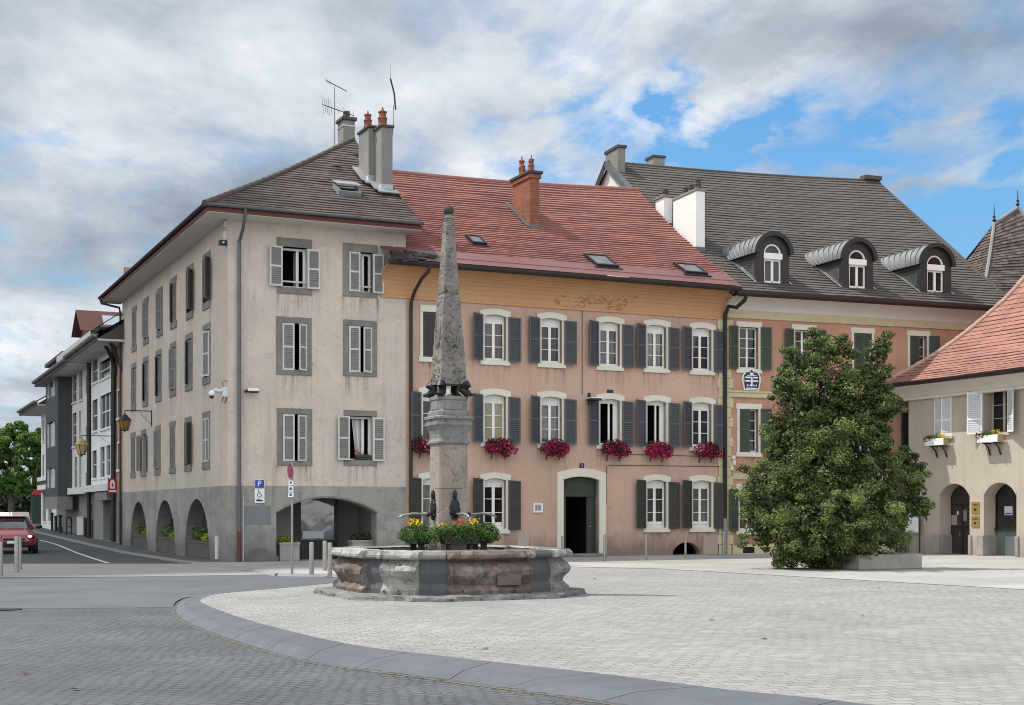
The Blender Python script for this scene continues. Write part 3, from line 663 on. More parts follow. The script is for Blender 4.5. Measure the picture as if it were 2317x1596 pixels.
# unseen cumulus, added and shaped to shade the corner house and the street
mb = MB(); outl = [(-2.4, 41), (-2.6, 76), (-10, 112), (-70, 130), (-120, 70), (-90, 14), (-42, 22), (-11, 35.5)]
t = 235/SD.z; top = []; OL = smooth([Vector((x, y, 0)) for x, y in outl+outl[:1]], 6)[:-1]
ctr = Vector((-45, 68, 0))
for ring, (s, h) in enumerate([(1.0, 0), (.93, 7), (.8, 12), (.55, 17), (.25, 20), (.02, 21)]):
    top.append([ctr.lerp(p, s)+SD*t+Vector((0, 0, h+2.2*mnoise.noise(p*.12+Vector((0, 0, ring))))) for p in OL])
for a, b in zip(top, top[1:]):
    for i in range(len(a)): mb.poly([a[i], a[(i+1) % len(a)], b[(i+1) % len(a)], b[i]])
mb.poly(top[0])
tag(mb.build('shade_cloud', M['shade_cloud'], smooth=True, weld=True), kind='stuff')
# ------------------------------------------------------------------ camera
cam = bpy.data.cameras.new('camera'); co = bpy.data.objects.new('camera', cam); COL.objects.link(co)
co.location = (0, 0, EYE); co.rotation_euler = (R(90), 0, 0)
cam.sensor_width = 36; cam.lens = 36*FPX/2317; cam.shift_y = (HY-798)/2317; cam.clip_end = 3000; cam.clip_start = .1
SC.camera = co
SC.cycles.filter_width = 1.05
SC.view_settings.view_transform = 'Standard'; SC.view_settings.look = 'None'; SC.view_settings.exposure = 0.30; SC.view_settings.gamma = 1.0
# ================================================================== corner house
CF = Frame((B0.x, B0.y, 0), ANG)
house = empty('corner_house', CF.o, ANG, 'beige four-storey corner house with grey arcaded ground floor and hipped brown roof', 'house')
xe, _ = CF.front(918, 1265)
XE = xe
ye, _ = CF.left(277, 1229)
ZT = 10.82
ZP = CF.front(700, 1101)[1]
def fr(x0, y0, x1, y1, off=0.0, F=CF):
    a = F.front(x0, (y0+y1)/2, off)[0]; b = F.front(x1, (y0+y1)/2, off)[0]; c = (x0+x1)/2
    return a, b, F.front(c, y1, off)[1], F.front(c, y0, off)[1]
def lf_(x0, y0, x1, y1, off=0.0, F=CF):
    a = F.left(x1, (y0+y1)/2, off)[0]; b = F.left(x0, (y0+y1)/2, off)[0]; c = (x0+x1)/2
    return a, b, F.left(c, y1, off)[1], F.left(c, y0, off)[1]
# --- openings on the front
fw = [ # stone x0,y0,x1,y1 | opening x0,y0,x1,y1 | state
    ((626, 540, 706, 666), (638, 560, 694.5, 651), 'open'), ((775.5, 552.5, 854, 672.5), (789, 571, 842.5, 661), 'half'),
    ((624.5, 718, 705, 849), (638, 732, 694.6, 837), 'ajar'), ((776.3, 725, 853, 852), (788.6, 739, 841.7, 841.5), 'ajar'),
    ((626.3, 924.5, 706, 1054), (639, 937.5, 694, 1042.5), 'ajar'), ((777.4, 929, 852.6, 1054), (790, 942, 842.5, 1042), 'flower')]
holes = [fr(*o) for _, o, _ in fw]
aF = fr(625, 1127, 852, 1275); aF = (aF[0], aF[1], -.05, aF[3]); zsF = CF.front(740, 1161)[1]
mb = MB(); wall(mb, FR, 0, XE, ZP, ZT, holes, 0, .26)
lw = [] ; 
cols = [[(453.8, 482.4, 563, 681), (419, 441, 594, 716), (385.5, 401.4, 625, 745), (353.8, 370.3, 652, 766), (324.2, 337.9, 678, 786), (296.6, 311.9, 699, 803)],
        [(458.6, 477.6, 730, 865), (419.5, 437, 752, 881), (379.8, 404, 774, 898), (348.4, 370.6, 789, 911), (319.5, 340.4, 808, 923), (294, 311.9, 824, 932)],
        [(457.5, 476.9, 934, 1062), (412.7, 439.8, 939, 1067), (377.9, 403.8, 951, 1072), (345.7, 369, 962, 1076), (315.4, 335.4, 969, 1079), (291.8, 311.8, 981, 1081)]]
for r_ in range(3):
    for c_ in range(6):
        x0, x1, y0, y1 = cols[r_][c_]; xm = (x0+x1)/2
        cy, zb = CF.left(xm, y1); zt = CF.left(xm, y0)[1]
        lw.append((r_, c_, cy, zb, zt))
yc = [sum(w[2] for w in lw if w[1] == c)/3 for c in range(6)]
zr = [(sum(w[3] for w in lw if w[0] == r)/6, sum(w[4] for w in lw if w[0] == r)/6) for r in range(3)]
lh = []
for r_, c_, cy, zb, zt in lw:
    h = (cy-.44, cy+.44, zr[r_][0]+.24, zr[r_][1]-.22); lh.append((r_, c_, h))
wall(mb, LF, 0, ye, ZP, ZT, [h for _, _, h in lh], 0, .26)
mb.poly([(XE, 0, 0), (XE, ye, 0), (XE, ye, ZT), (XE, 0, ZT)]); mb.poly([(0, ye, 0), (XE, ye, 0), (XE, ye, ZT), (0, ye, ZT)])
mb.build('wall', M['beige'], house)
# plinth, standing 15 mm proud, with its arches
al = []
for x0, x1, yc0, ysp, yb in ((420, 476, 1129.5, 1163, 1262), (353.7, 397.9, 1132, 1166, 1247), (296.8, 334.5, 1136, 1170, 1236)):
    a = CF.left(x1, 1200)[0]; b = CF.left(x0, 1200)[0]; zc = CF.left((x0+x1)/2, yc0)[1]
    al.append((a, b, -.05, zc, zc-.62*(b-a)*.62-.22))
mb = MB()
wall(mb, FR, -.012, XE, -.1, ZP+.01, [aF], -.012, .55)
spandrel(mb, FR, aF[0], aF[1], zsF, aF[3], -.012, .55)
wall(mb, LF, -.012, ye, -.1, ZP+.01, [a[:4] for a in al], -.012, .5)
for a in al: spandrel(mb, LF, a[0], a[1], a[4], a[3], -.012, .5)
mb.poly([(-.012, -.012, ZP+.01), (XE, -.012, ZP+.01), (XE, 0, ZP+.01), (-.012, 0, ZP+.01)]); mb.poly([(-.012, -.012, ZP+.01), (0, -.012, ZP+.01), (0, ye, ZP+.01), (-.012, ye, ZP+.01)])
mb.build('plinth', M['plinth'], house)
# arch mouldings
mb = MB(); arch_band(mb, FR, aF[0]-.03, aF[1]+.03, zsF, aF[3]-zsF, .055, -.05, .1)
mb.build('arch_moulding', M['stone_trim'], house)
for a in al:
    mb = MB(); arch_band(mb, LF, a[0], a[1], a[4], a[3]-a[4], .05, -.035, .05); mb.build('arch_moulding', M['plinth'], house)
# arcade behind the street arches
mb = MB(); y0, y1 = al[0][0]-.8, al[-1][1]+.8
mb.poly([(2.6, y0, -.05), (2.6, y1, -.05), (2.6, y1, 3.6), (2.6, y0, 3.6)]); mb.poly([(.5, y0, 3.4), (2.6, y0, 3.4), (2.6, y1, 3.4), (.5, y1, 3.4)])
for y in (y0, y1): mb.poly([(.5, y, -.05), (2.6, y, -.05), (2.6, y, 3.6), (.5, y, 3.6)])
mb.poly([(.5, y0, .004), (2.6, y0, .004), (2.6, y1, .004), (.5, y1, .004)])
mb.build('arcade', M['wall_shop'], house)
# shop recess behind the front arch
mb = MB(); a0, a1 = aF[0]-.05, aF[1]+.25
mb.poly([(a0, 2.6, 0), (a1, 2.6, 0), (a1, 2.6, 3.2), (a0, 2.6, 3.2)]); mb.poly([(a0, .55, 3.0), (a1, .55, 3.0), (a1, 2.6, 3.0), (a0, 2.6, 3.0)])
for u in (a0, a1): mb.poly([(u, .55, 0), (u, 2.6, 0), (u, 2.6, 3.2), (u, .55, 3.2)])
mb.build('shop_recess', M['room'], house)
sx0, sx1 = CF.front(681, 1200, 1.6)[0], CF.front(758, 1200, 1.6)[0]; szb = CF.front(700, 1222, 1.6)[1]
mb = MB(); mb.box(sx0-.5, sx1+.1, 1.6, 1.7, 0, szb); mb.box(sx0-.3, sx0, 1.6, 1.7, szb, 3); mb.box(sx1, sx1+.1, 1.6, 1.7, szb, 3)
mb.box(sx0, sx1, 1.6, 1.7, 2.75, 3.0)
sf = mb.build('shop_front', M['black'], house)
mb = MB(); mb.poly([(sx0, 1.66, szb), (sx1, 1.66, szb), (sx1, 1.66, 2.75), (sx0, 1.66, 2.75)]); mb.build('pane', glassmat('shop_glass', (.13, .145, .155), .04, 1.0), sf)  # pane base colour paled to stand in for reflected surroundings
mb = MB(); mb.box(sx0+.05, sx1-.4, 1.58, 1.6, szb+.05, szb+.3); mb.build('display_board', M['plastic_lt'], sf)
# --- front windows
LBL = {}
for i, (st, op, state) in enumerate(fw):
    h = fr(*op); s = fr(*st)
    mb = MB(); pj = -.025
    mb.fbox(FR, s[0], s[1], s[2], h[2], pj-.01, .25); mb.build('window_sill', M['stone_trim'], house, bevel=.008); mb = MB(); mb.fbox(FR, s[0], s[1], h[3], s[3], pj, .24)
    if state not in ('open', 'flower'):
        mb.fbox(FR, s[0], h[0], h[2], h[3], pj, .24); mb.fbox(FR, h[1], s[1], h[2], h[3], pj, .24)
    if state == 'half': pass
    mb.build('stone_surround', M['stone_trim'], house, bevel=.008)
    rain_stain(house, FR, s[0]-.05, s[1]+.05, s[2]-.005, 1.1)
    w = (h[1]-h[0]); z0, z1 = h[2]+.01, h[3]-.01
    room(house, FR, h[0], h[1], h[2], h[3], .26, 1.6, M['dark'])
    if state in ('open', 'flower', 'half'):
        mb = MB(); d = .2                                                     # white frame, leaf swung inward
        for b in ((h[0], h[0]+.05, z0, z1), (h[1]-.07, h[1], z0, z1), (h[0]+.05, h[1]-.07, z1-.07, z1), (h[0]+.05, h[1]-.07, z0, z0+.05)): mb.fbox(FR, *b, d, d+.06)
        mb.fbox(FR, h[1]-.26, h[1]-.2, z0+.05, z1-.07, d+.06, d+.5)
        mb.fbox(FR, h[1]-.3, h[1]-.26, z0+.05, z1-.07, d+.02, d+.06)
        f = mb.build('window_frame', M['white'], house)
        if state != 'flower':
            mb = MB(); mb.fbox(FR, h[0], h[1], z0+.16, z0+.21, .09, .12); mb.build('guard_rail', M['shut_lt'], f)
        else:
            mb = MB(); n = 14
            for j in range(n):
                a, b = h[0]+w*(.28+.40*j/n), h[0]+w*(.28+.40*(j+1)/n); q = lambda t: .34+.03*math.sin(t*9)
                k0 = .5*(1-j/n); 
                mb.poly([FR(a+.12*(1-j/n), z0+.05, q(j)), FR(b+.12*(1-(j+1)/n), z0+.05, q(j+1)), FR(b-.02, z1-.08, q(j+1)), FR(a-.02, z1-.08, q(j))])
            mb.build('curtain', M['offwhite'], f)
    if state in ('open', 'flower'):
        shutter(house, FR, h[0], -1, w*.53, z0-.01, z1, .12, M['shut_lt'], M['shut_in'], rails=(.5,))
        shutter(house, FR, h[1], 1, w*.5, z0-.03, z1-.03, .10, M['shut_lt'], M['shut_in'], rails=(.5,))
    elif state == 'half':
        shutter(house, FR, h[0]+.01, 1, w*.46, z0-.01, z1, .05, M['shut_lt'], M['shut_in'], d=-.01, rails=(.5,))
        shutter(house, FR, h[1], 1, w*.46, z0-.03, z1-.03, .08, M['shut_lt'], M['shut_in'], rails=(.5,))
    else:
        shutter(house, FR, h[0]+.01, 1, w*.47, z0-.03, z1, .06, M['shut_lt'], M['shut_in'], d=.0, rails=(.5,))
        shutter(house, FR, h[1]-.005, -1, w*(.42 if i != 2 else .40), z0-.03, z1-.01, .45 if i == 2 else .3, M['shut_lt'], M['shut_in'], d=.0, rails=(.5,))
# --- street side windows: most leaves pulled to
random.seed(21)
for r_, c_, h in lh:
    mb = MB(); e = .13; pj = -.022
    rise = .12 if r_ == 1 else 0.0
    mb.fbox(LF, h[0]-e*.9, h[1]+e*.9, h[2]-.24, h[2], pj-.02, .25); mb.build('window_sill', M['stone_trim'], house, bevel=.006); mb = MB(); mb.fbox(LF, h[0]-e, h[1]+e, h[3], h[3]+.2, pj, .24)
    if r_ == 1: spandrel(mb, LF, h[0], h[1], h[3]-.13, h[3]-.004, .04, .2, 12)
    if c_ in (0, 1, 3) or r_ == 1:
        mb.fbox(LF, h[0]-e, h[0], h[2], h[3], pj, .24); mb.fbox(LF, h[1], h[1]+e, h[2], h[3], pj, .24)
    mb.build('stone_surround', M['stone_trim'], house, bevel=.006)
    room(house, LF, h[0], h[1], h[2], h[3], .26, 1.2, M['dark'])
    rain_stain(house, LF, h[0]-.15, h[1]+.15, h[2]-.245, 1.0)
    w = h[1]-h[0]; z0, z1 = h[2]+.01, h[3]-.015-(.05 if r_ == 1 else 0)
    mf, mp = (M['shut_lt'], M['shut_in']) if c_ == 0 and r_ > 0 else (M['shut_old'], M['shut_old_in'])
    if (r_, c_) == (2, 4):
        shutter(house, LF, h[1], 1, w*.5, z0, z1, .15, mf, mp, rails=(.5,)); shutter(house, LF, h[0], -1, w*.5, z0, z1, .2, mf, mp, rails=(.5,))
    elif c_ in (0, 1) and r_ == 0 or (r_, c_) == (2, 1):
        shutter(house, LF, h[1]-.01, -1, w*.47, z0, z1, .25, mf, mp, d=-.01, rails=(.5,)); shutter(house, LF, h[0], -1, w*.48, z0, z1, .5, mf, mp, rails=(.5,))
        window_sash(house, LF, h[0], h[1], z0, z1, M['shut_lt'], M['glass'], 2, d=.16)
    else:
        a1, a2 = random.choice([(.03, .03), (.03, .3), (.2, .05), (.35, .15)])
        shutter(house, LF, h[0]+.01, 1, w*.48, z0, z1, a1, mf, mp, d=.0, rails=(.5,)); shutter(house, LF, h[1]-.01, -1, w*.48, z0, z1, a2, mf, mp, d=.0, rails=(.5,))
# --- eaves: soffit, fascia, gutter
OV = .8; xr = CF.front(955, 512, -OV)[0]; ze = 10.98
mb = MB()
mb.box(-OV, xr, -OV, .02, ZT-.05, ZT); mb.box(-OV, .02, .02, ye+.6, ZT-.05, ZT)
mb.build('soffit', M['soffit'], house)
mb = MB(); mb.box(-OV-.03, xr, -OV-.03, -OV, ZT-.03, ze-.05); mb.box(-OV-.03, -OV, -OV, ye+.6, ZT-.03, ze-.05)
mb.build('fascia', M['redboard'], house)
def gutter(parent, p0, p1, outv, r=.075, m=M['gutter'], name='gutter', depth=1.0):
    p0, p1, o = Vector(p0), Vector(p1), Vector(outv); mb = MB(); n = 8
    sec = [(math.cos(math.pi*j/n)*r, -math.sin(math.pi*j/n)*r*depth) for j in range(n+1)]
    sec = sec+[(sec[-1][0]*.88, 0)]+[(-q[0]*-.88, q[1]*.88) for q in sec[::-1][1:-1]]+[(sec[0][0]*.88, 0)]
    A = [p0+o*a+Vector((0, 0, b)) for a, b in sec]; B = [p1+o*a+Vector((0, 0, b)) for a, b in sec]
    for i in range(len(sec)):
        j = (i+1) % len(sec); mb.poly([A[i], A[j], B[j], B[i]])
    for X in (A, B): mb.poly(X[:n+1])
    return mb.build(name, m, parent)
gutter(house, (-OV-.1, -OV-.105, ze+.02), (xr, -OV-.105, ze+.02), (0, -1, 0))
gutter(house, (-OV-.105, -OV-.12, ze+.02), (-OV-.105, ye+.6, ze+.02), (-1, 0, 0), m=M['brownmetal'])
# --- roof: the front hip triangle and the long street slope, meeting in a hip
APD = 7.13; zap = CF.hit(803, 316, (APD-OV, APD-OV, 0), (0, 1, 0)).z
prof = lambda t: (t, t+.10*t*(t-1))
Ecl, Ecr = (-OV-.12, -OV-.12, ze), (xr, -OV-.12, ze); AP = Vector((xr-.02, APD-OV, zap)); AP = Vector((APD-OV-.1, APD-OV, zap))
xr_top = AP.x
mb = MB(); tiles(mb, Ecl, Ecr, AP+Vector((.06, 0, 0)), AP-Vector((.06, 0, 0)), 34, .038, .30, prof, .02)
Eb = (-OV-.12, ye+.6, ze); APb = AP+Vector((0, ye-6, 0))
tiles(mb, Eb, Ecl, AP, APb, 34, .035, .34, prof, .02)
mb.poly([Ecr, (xr, ye, ze), (AP.x, APb.y, zap), AP]); mb.poly([Eb, APb, (xr, ye, ze)])
rf = mb.build('roof', M['tile_brown'], house)
mb = MB(); hp = []
for i in range(27):
    t = i/26; q = prof(t); hp.append(Vector(Ecl).lerp(AP, q[0])+Vector((0, 0, (zap-ze)*(q[1]-q[0])+.02)))
for a, b in zip(hp, hp[1:]):
    d = b-a; mb.tube([a-d*.06, b+d*.08], [.10, .085], 8)
mb.build('hip_tiles', M['tile_brown'], rf)
# verge strip along the party wall
def slope(F_, px, py, p0, n): return F_.hit(px, py, p0, n)
nF = (Vector(Ecr)-Vector(Ecl)).cross(AP-Vector(Ecl)).normalized()
def on_roof(px, py, up=0.0): return CF.hit(px, py, Vector(Ecl)+Vector((0, 0, up)), nF)
# --- skylight hatch, propped open
c = on_roof(785, 432); sl = (AP-Vector(Ecl)); sv = Vector((0, AP.y+OV, zap-ze)).normalized()
mb = MB(); X = Vector((1, 0, 0))
def rbox(mb, c, wx, ls, t0, t1, sv=sv):
    nn = X.cross(sv).normalized(); nn = nn if nn.z > 0 else -nn
    mb.box(-wx/2, wx/2, -ls/2, ls/2, t0, t1, fn=lambda a, b, d: c+X*a+sv*b+nn*d)
rbox(mb, c-X*.36, .07, .75, -.1, .12); rbox(mb, c+X*.36, .07, .75, -.1, .12); rbox(mb, c-sv*.36, .66, .07, -.1, .12)
h1 = mb.build('roof_hatch', M['zinc'], house)
mb = MB(); rbox(mb, c, .66, .7, -.06, -.02); mb.build('hatch_opening', M['dark'], h1)
mb = MB(); sv2 = (sv+Vector((0, -.45, .62))).normalized(); q = c+sv*.36+Vector((0, 0, .16))
mb.box(-.42, .42, -.62, .02, 0, .04, fn=lambda a, b, d: q+X*a+Vector((0, .78, .30)).normalized()*b+Vector((0, -.3, .78)).normalized()*d)
mb.build('hatch_lid', M['zinc'], h1)
# --- chimneys of the corner house
def chimney(house, F_, p, pxl, pxr, pyt, m, capm, sink=1.6, pots=(), capo=.05, capt=.09, name='chimney', pxm=None, maxd=2.2, ext=None, potm=None):
    """p: foot of the near front-left edge on the roof (local)"""
    x0 = p.x; x1 = F_.front(pxr, 400, p.y)[0]; y1 = ext if ext else min(p.y+maxd, F_.left(pxl, 400, p.x)[0]); zt = F_.front(pxm, pyt, p.y)[1]
    mb = MB(); mb.box(x0, x1, p.y, y1, p.z-sink, zt)
    ch = mb.build(name, m, house, bevel=.01)
    if capm:
        mb = MB(); mb.box(x0-capo, x1+capo, p.y-capo, y1+capo, zt+.002, zt+capt); mb.build('chimney_cap', capm, ch, bevel=.01)
    for fx, fy, r_, hgt in pots:
        mb = MB(); c = (x0+(x1-x0)*fx, p.y+(y1-p.y)*fy, zt+capt)
        mb.lathe([(r_*1.15, 0), (r_*1.15, .06), (r_*.9, .1), (r_*1.0, hgt*.45), (r_*1.1, hgt*.5), (r_*.78, hgt*.56), (r_*.75, hgt*.78), (r_*.95, hgt*.8), (r_*.95, hgt*.86), (r_*.3, hgt*.93), (r_*.12, hgt*1.12)], c, 12)
        mb.build('chimney_pot', potm or M['potclay'], ch, smooth=True)
    return ch, (x0, x1, p.y, y1, zt)
p2 = on_roof(863, 432); c2, d2 = chimney(house, CF, p2, 847, 888.5, 287, M['concrete_stack'], M['cap'], pots=((.42, .5, .16, .62),), pxm=863)
p1 = on_roof(834, 412); c1, d1 = chimney(house, CF, p1, 811.5, 849, 289, M['concrete_stack'], M['cap'], pots=((.5, .4, .14, .55),), pxm=834)
for (x0, x1, y0, y1, zt), p in ((d2, p2), (d1, p1)):
    mb = MB(); rbox(mb, Vector(((x0+x1)/2, p.y-.1, p.z-.06)), x1-x0+.35, .3, 0.03, .07)
    rbox(mb, Vector((x0-.12, (p.y+y1)/2, p.z+(y1-p.y)/2*sv.z/sv.y)), .26, (y1-y0)*1.25, .03, .07)
    mb.box(x0-.012, x1+.012, p.y-.012, p.y+.3, p.z-.2, p.z+.24); mb.build('flashing', M['zinc'], house)
# third stack beyond the ridge
q = CF.left(768, 300, xr_top-1.2); y3 = APD+3.2
x30, x31 = CF.front(777, 300, y3)[0], CF.front(803, 300, y3)[0]; z3 = CF.front(790, 272, y3)[1]
mb = MB(); mb.box(x30, x31, y3, y3+.75, 13.5, z3); ch3 = mb.build('chimney', M['concrete_stack'], house, bevel=.01)
mb = MB(); mb.box(x30-.02, x31+.02, y3-.02, y3+.77, z3-.26, z3-.2); mb.build('chimney_band', M['zinc'], ch3); mb = MB(); mb.box(x30-.02, x31+.02, y3-.02, y3+.77, z3-1.0, z3-.94); mb.build('chimney_band', M['zinc'], ch3)
mb = MB(); mb.box(x30-.07, x31+.07, y3-.07, y3+.82, z3+.002, z3+.12); mb.build('chimney_cap', M['cap'], ch3)
mb = MB(); mb.box(x30+.12, x30+.34, y3+.2, y3+.42, z3+.12, z3+.42); mb.build('chimney_pot', M['cap'], ch3)
# --- drainpipe at the corner
xd, _ = CF.front(541.5, 800, -.1)
mb = MB(); mb.tube([(xd, -OV-.08, ze-.04), (xd, -OV-.05, ze-.2), (xd, -.55, ZT-.45), (xd, -.12, ZT-.75), (xd, -.10, ZT-1.2), (xd, -.10, .95)], .055, 10)
for z in (8.6, 6.0, 3.6): mb.tube([(xd, -.10, z), (xd, -.10, z+.06)], .068, 10)
dp = mb.build('drainpipe', M['gutter'], house, smooth=True)
mb = MB(); mb.tube([(xd, -.10, .96), (xd, -.10, -.01)], .062, 10); mb.build('drainpipe_foot', M['redboard'], dp, smooth=True)
mb = MB(); mb.tube([(xd+.13, -.05, 2.1), (xd+.13, -.05, 0)], .02, 6); mb.build('cable_duct', M['plastic_lt'], dp)
mb = MB(); mb.tube([(-OV-.1, ye+.4, ze-.03), (-OV-.05, ye+.35, ze-.25), (-.15, ye-.1, ZT-.3), (-.1, ye-.1, ZT-.6), (-.1, ye-.1, .1)], .05, 8); mb.build('drainpipe', M['brownmetal'], house, smooth=True)
# utility box in the plinth, patches of other render
b = lf_(518-24, 1211, 502, 1270); 
mb = MB(); y_ = CF.left(493, 1240)[0]; mb.fbox(LF, y_-.14, y_+.16, .05, CF.left(493, 1214)[1], -.06, .02); mb.build('utility_box', M['wall_grey2'], house)
h = fr(552, 1145, 612, 1187); mb = MB(); mb.fbox(FR, h[0], h[1], h[2], h[3], -.02, 0); mb.build('render_patch', mat('blue_grey_render_patch', (.165, .172, .175), .92, .15, 1.5, .05, 30), house)
mb = MB(); cx_, cz_ = CF.front(585, 1262); mb.prism(FR, [(cx_+.62*math.cos(a)*(1+.1*math.sin(5*a)), .0+.42*max(0, math.sin(a))) for a in [math.pi*i/16 for i in range(17)]], -.022, 0); mb.build('render_patch', mat('dark_cement_patch', (.12, .118, .11), .95, .25, 3, .1, 30, .5, 30), house)
# --- aerials: parts of the roof they are bolted to
def aerial(mast_px, py0, py1, y, arms, name='aerial_mast'):
    x, z0 = CF.front(mast_px, py1, y); _, z1 = CF.front(mast_px, py0, y)
    mb = MB(); mb.tube([(x, y, z0), (x, y, z1)], [.028, .02], 6)
    ma = mb.build(name, M['steel_thin'], house)
    for (ax0, ay0, ax1, ay1, els) in arms:
        a = Vector((CF.front(ax0, ay0, y)[0], y, CF.front(ax0, ay0, y)[1])); b = Vector((CF.front(ax1, ay1, y)[0], y, CF.front(ax1, ay1, y)[1]))
        mb = MB(); mb.tube([a, b], .018, 5)
        for t, L in els:
            c = a.lerp(b, t); mb.tube([c-Vector((0, .1, L)), c+Vector((0, .1, L))], .008, 4)
        mb.build('aerial_boom', M['iron'], ma)
    return ma
aerial(757, 197, 345, APD+2.2, [(737, 182, 785, 207, [(0, .16), (.1, .14), (.2, .16), (.35, .1), (.6, .05), (.8, .05)]), (730, 237, 800, 262, [(0, .38), (.08, .3), (.14, .3), (.2, .38), (.28, .3), (.5, .15), (.7, .2), (.85, .2), (1, .2)])])
mb = MB(); x, z = d2[1]+.02, d2[4]; zz_ = CF.front(893, 212, d2[2]+.2)[1]
mb.tube([(x-.02, d2[2]+.2, z-.3), (x+.05, d2[2]+.2, z-.2), (x+.08, d2[2]+.2, z+.2), (x+.08, d2[2]+.2, z+.85)], .016, 6); am = mb.build('aerial_mast', M['steel_thin'], house)
mb = MB(); mb.tube([(x+.16, d2[2]+.2, z+.7), (x+.11, d2[2]+.2, z+1.25), (x-.03, d2[2]+.2, z+1.75)], .03, 5); mb.tube([(x-.03, d2[2]+.2, z+1.7), (x-.04, d2[2]+.2, z+2.3)], .006, 4); mb.build('aerial_boom', M['iron'], am)
# rear wall vent tiles
for px, py in ((763, 377), (807, 350)):
    mb = MB(); rbox(mb, on_roof(px, py), .2, .16, .02, .06); mb.build('vent_tile', M['iron'], house)
# ================================================================== things on the corner house
def wpt(F_, p): return F_.w(p)
# lantern on its bracket
def lantern(F_, y, z, reach, wz, glass, label, scale=1.0, off=0.0):
    o = F_.w((off, y, z)); e = empty('wall_lantern', o, F_.ang, label, 'lantern', 'old street lanterns on wall brackets')
    mb = MB(); mb.tube([(-.02, 0, .28), (-.02, 0, -.35)], .022, 6); mb.tube([(0, 0, .25), (-reach, 0, .25)], .018, 6); mb.tube([(-reach*.05, 0, -.25), (-reach*.5, 0, .23)], .008, 5)
    mb.tube([(-reach, 0, .25), (-reach, 0, .08)], .014, 6); mb.build('bracket', M['iron'], e)
    s = scale; c = (-reach, 0, 0)
    mb = MB(); mb.lathe([(.13*s, -.52*s), (.23*s, -.14*s)], c, 6); mb.build('lantern_glass', glass, e)
    mb = MB(); mb.lathe([(.26*s, -.14*s), (.25*s, -.10*s), (.12*s, .02*s), (.10*s, .06*s), (.03*s, .1*s), (.03*s, .14*s)], c, 6); mb.build('lantern_roof', M['iron'] if glass is M['amber'] else M['brass'], e)
    mb = MB()
    for j in range(6):
        g = 2*math.pi*j/6; mb.tube([(c[0]+.235*s*math.cos(g), .235*s*math.sin(g), -.14*s), (c[0]+.135*s*math.cos(g), .135*s*math.sin(g), -.52*s)], .012, 4)
    mb.lathe([(.14*s, -.55*s), (.14*s, -.52*s)], c, 6); mb.lathe([(.02*s, -.62*s), (.03*s, -.55*s)], c, 6); mb.build('lantern_cage', M['iron'], e)
    return e
yl, zl = CF.left(344, 945)
lantern(CF, yl, zl, 1.05, 0, M['amber'], 'dark amber lantern hanging from the street side of the beige corner house')
# cameras and floodlight at the corner
def cam_thing():
    y, z = CF.left(519, 886); o = CF.w((0, .12, z))
    e = empty('dome_camera', o, ANG, 'white dome surveillance camera with cable loop at the corner pipe', 'camera')
    mb = MB(); mb.box(-.16, -.0, -.12, .1, -.15, .15); mb.build('camera_box', M['plastic_lt'], e, bevel=.01)
    mb = MB(); mb.tube([(-.16, 0, .02), (-.34, .05, .06), (-.44, .06, .0)], .06, 8); mb.build('camera_arm', M['plastic_lt'], e, smooth=True)
    mb = MB(); mb.ball((-.46, .06, -.05), .105, .105, .10, 12, 8); mb.build('camera_housing', M['white'], e, smooth=True)
    mb = MB(); mb.ball((-.46, .06, -.14), .075, .075, .075, 12, 8); mb.build('camera_dome', M['black'], e, smooth=True)
    mb = MB(); mb.tube([(-.1, -.02, .14), (-.15, -.02, .3), (-.06, -.06, .36), (.0, -.12, .33)], .012, 5); mb.tube([(-.1, -.02, -.14), (-.16, -.02, -.3), (-.08, -.04, -.34), (-.02, -.08, -.2)], .014, 5); mb.build('camera_cable', M['iron'], e)
    x, z = CF.front(556, 886); o = CF.w((x, 0, z)); e = empty('bullet_camera', o, ANG, 'small white bullet camera right of the corner drainpipe', 'camera')
    mb = MB(); mb.tube([(0, 0, 0), (.0, -.14, 0)], .05, 8); mb.tube([(0, -.12, 0), (.1, -.16, .03)], .025, 6); mb.build('camera_mount', M['iron'], e)
    mb = MB(); mb.box(.03, .36, -.24, -.12, .0, .09); mb.build('camera_hood', M['white'], e, bevel=.012)
    mb = MB(); mb.box(.06, .365, -.23, -.13, -.055, .0); mb.build('camera_body', M['black'], e, bevel=.01)
    y, z = CF.left(528, 540); o = CF.w((0, .12, ZT-.75)); e = empty('flood_lamp', o, ANG, 'small black flood lamp under the eave of the corner house', 'flood lamp')
    mb = MB(); mb.box(-.1, 0, -.05, .08, .05, .32); mb.build('lamp_box', M['plastic_lt'], e, bevel=.008)
    mb = MB(); mb.box(-.24, -.02, -.12, .12, -.12, .03); mb.build('lamp_head', M['black'], e, bevel=.02)
    mb = MB(); mb.ball((-.13, -.125, -.05), .035, .015, .035, 8, 6); mb.build('lamp_bulb', M['plastic_lt'], e)
    o = CF.w((0, .15, ZT-.2)); mb = MB(); mb.box(-.07, 0, -.07, .07, -.1, .08); mb.box(-.075, -.07, -.03, .03, -.05, .03)
    e = mb.build('sensor_box', M['cream'], None, bevel=.006); e.location = o; e.rotation_euler = (0, 0, ANG); tag(e, 'small cream sensor box right under the soffit at the house corner', 'sensor')
cam_thing()
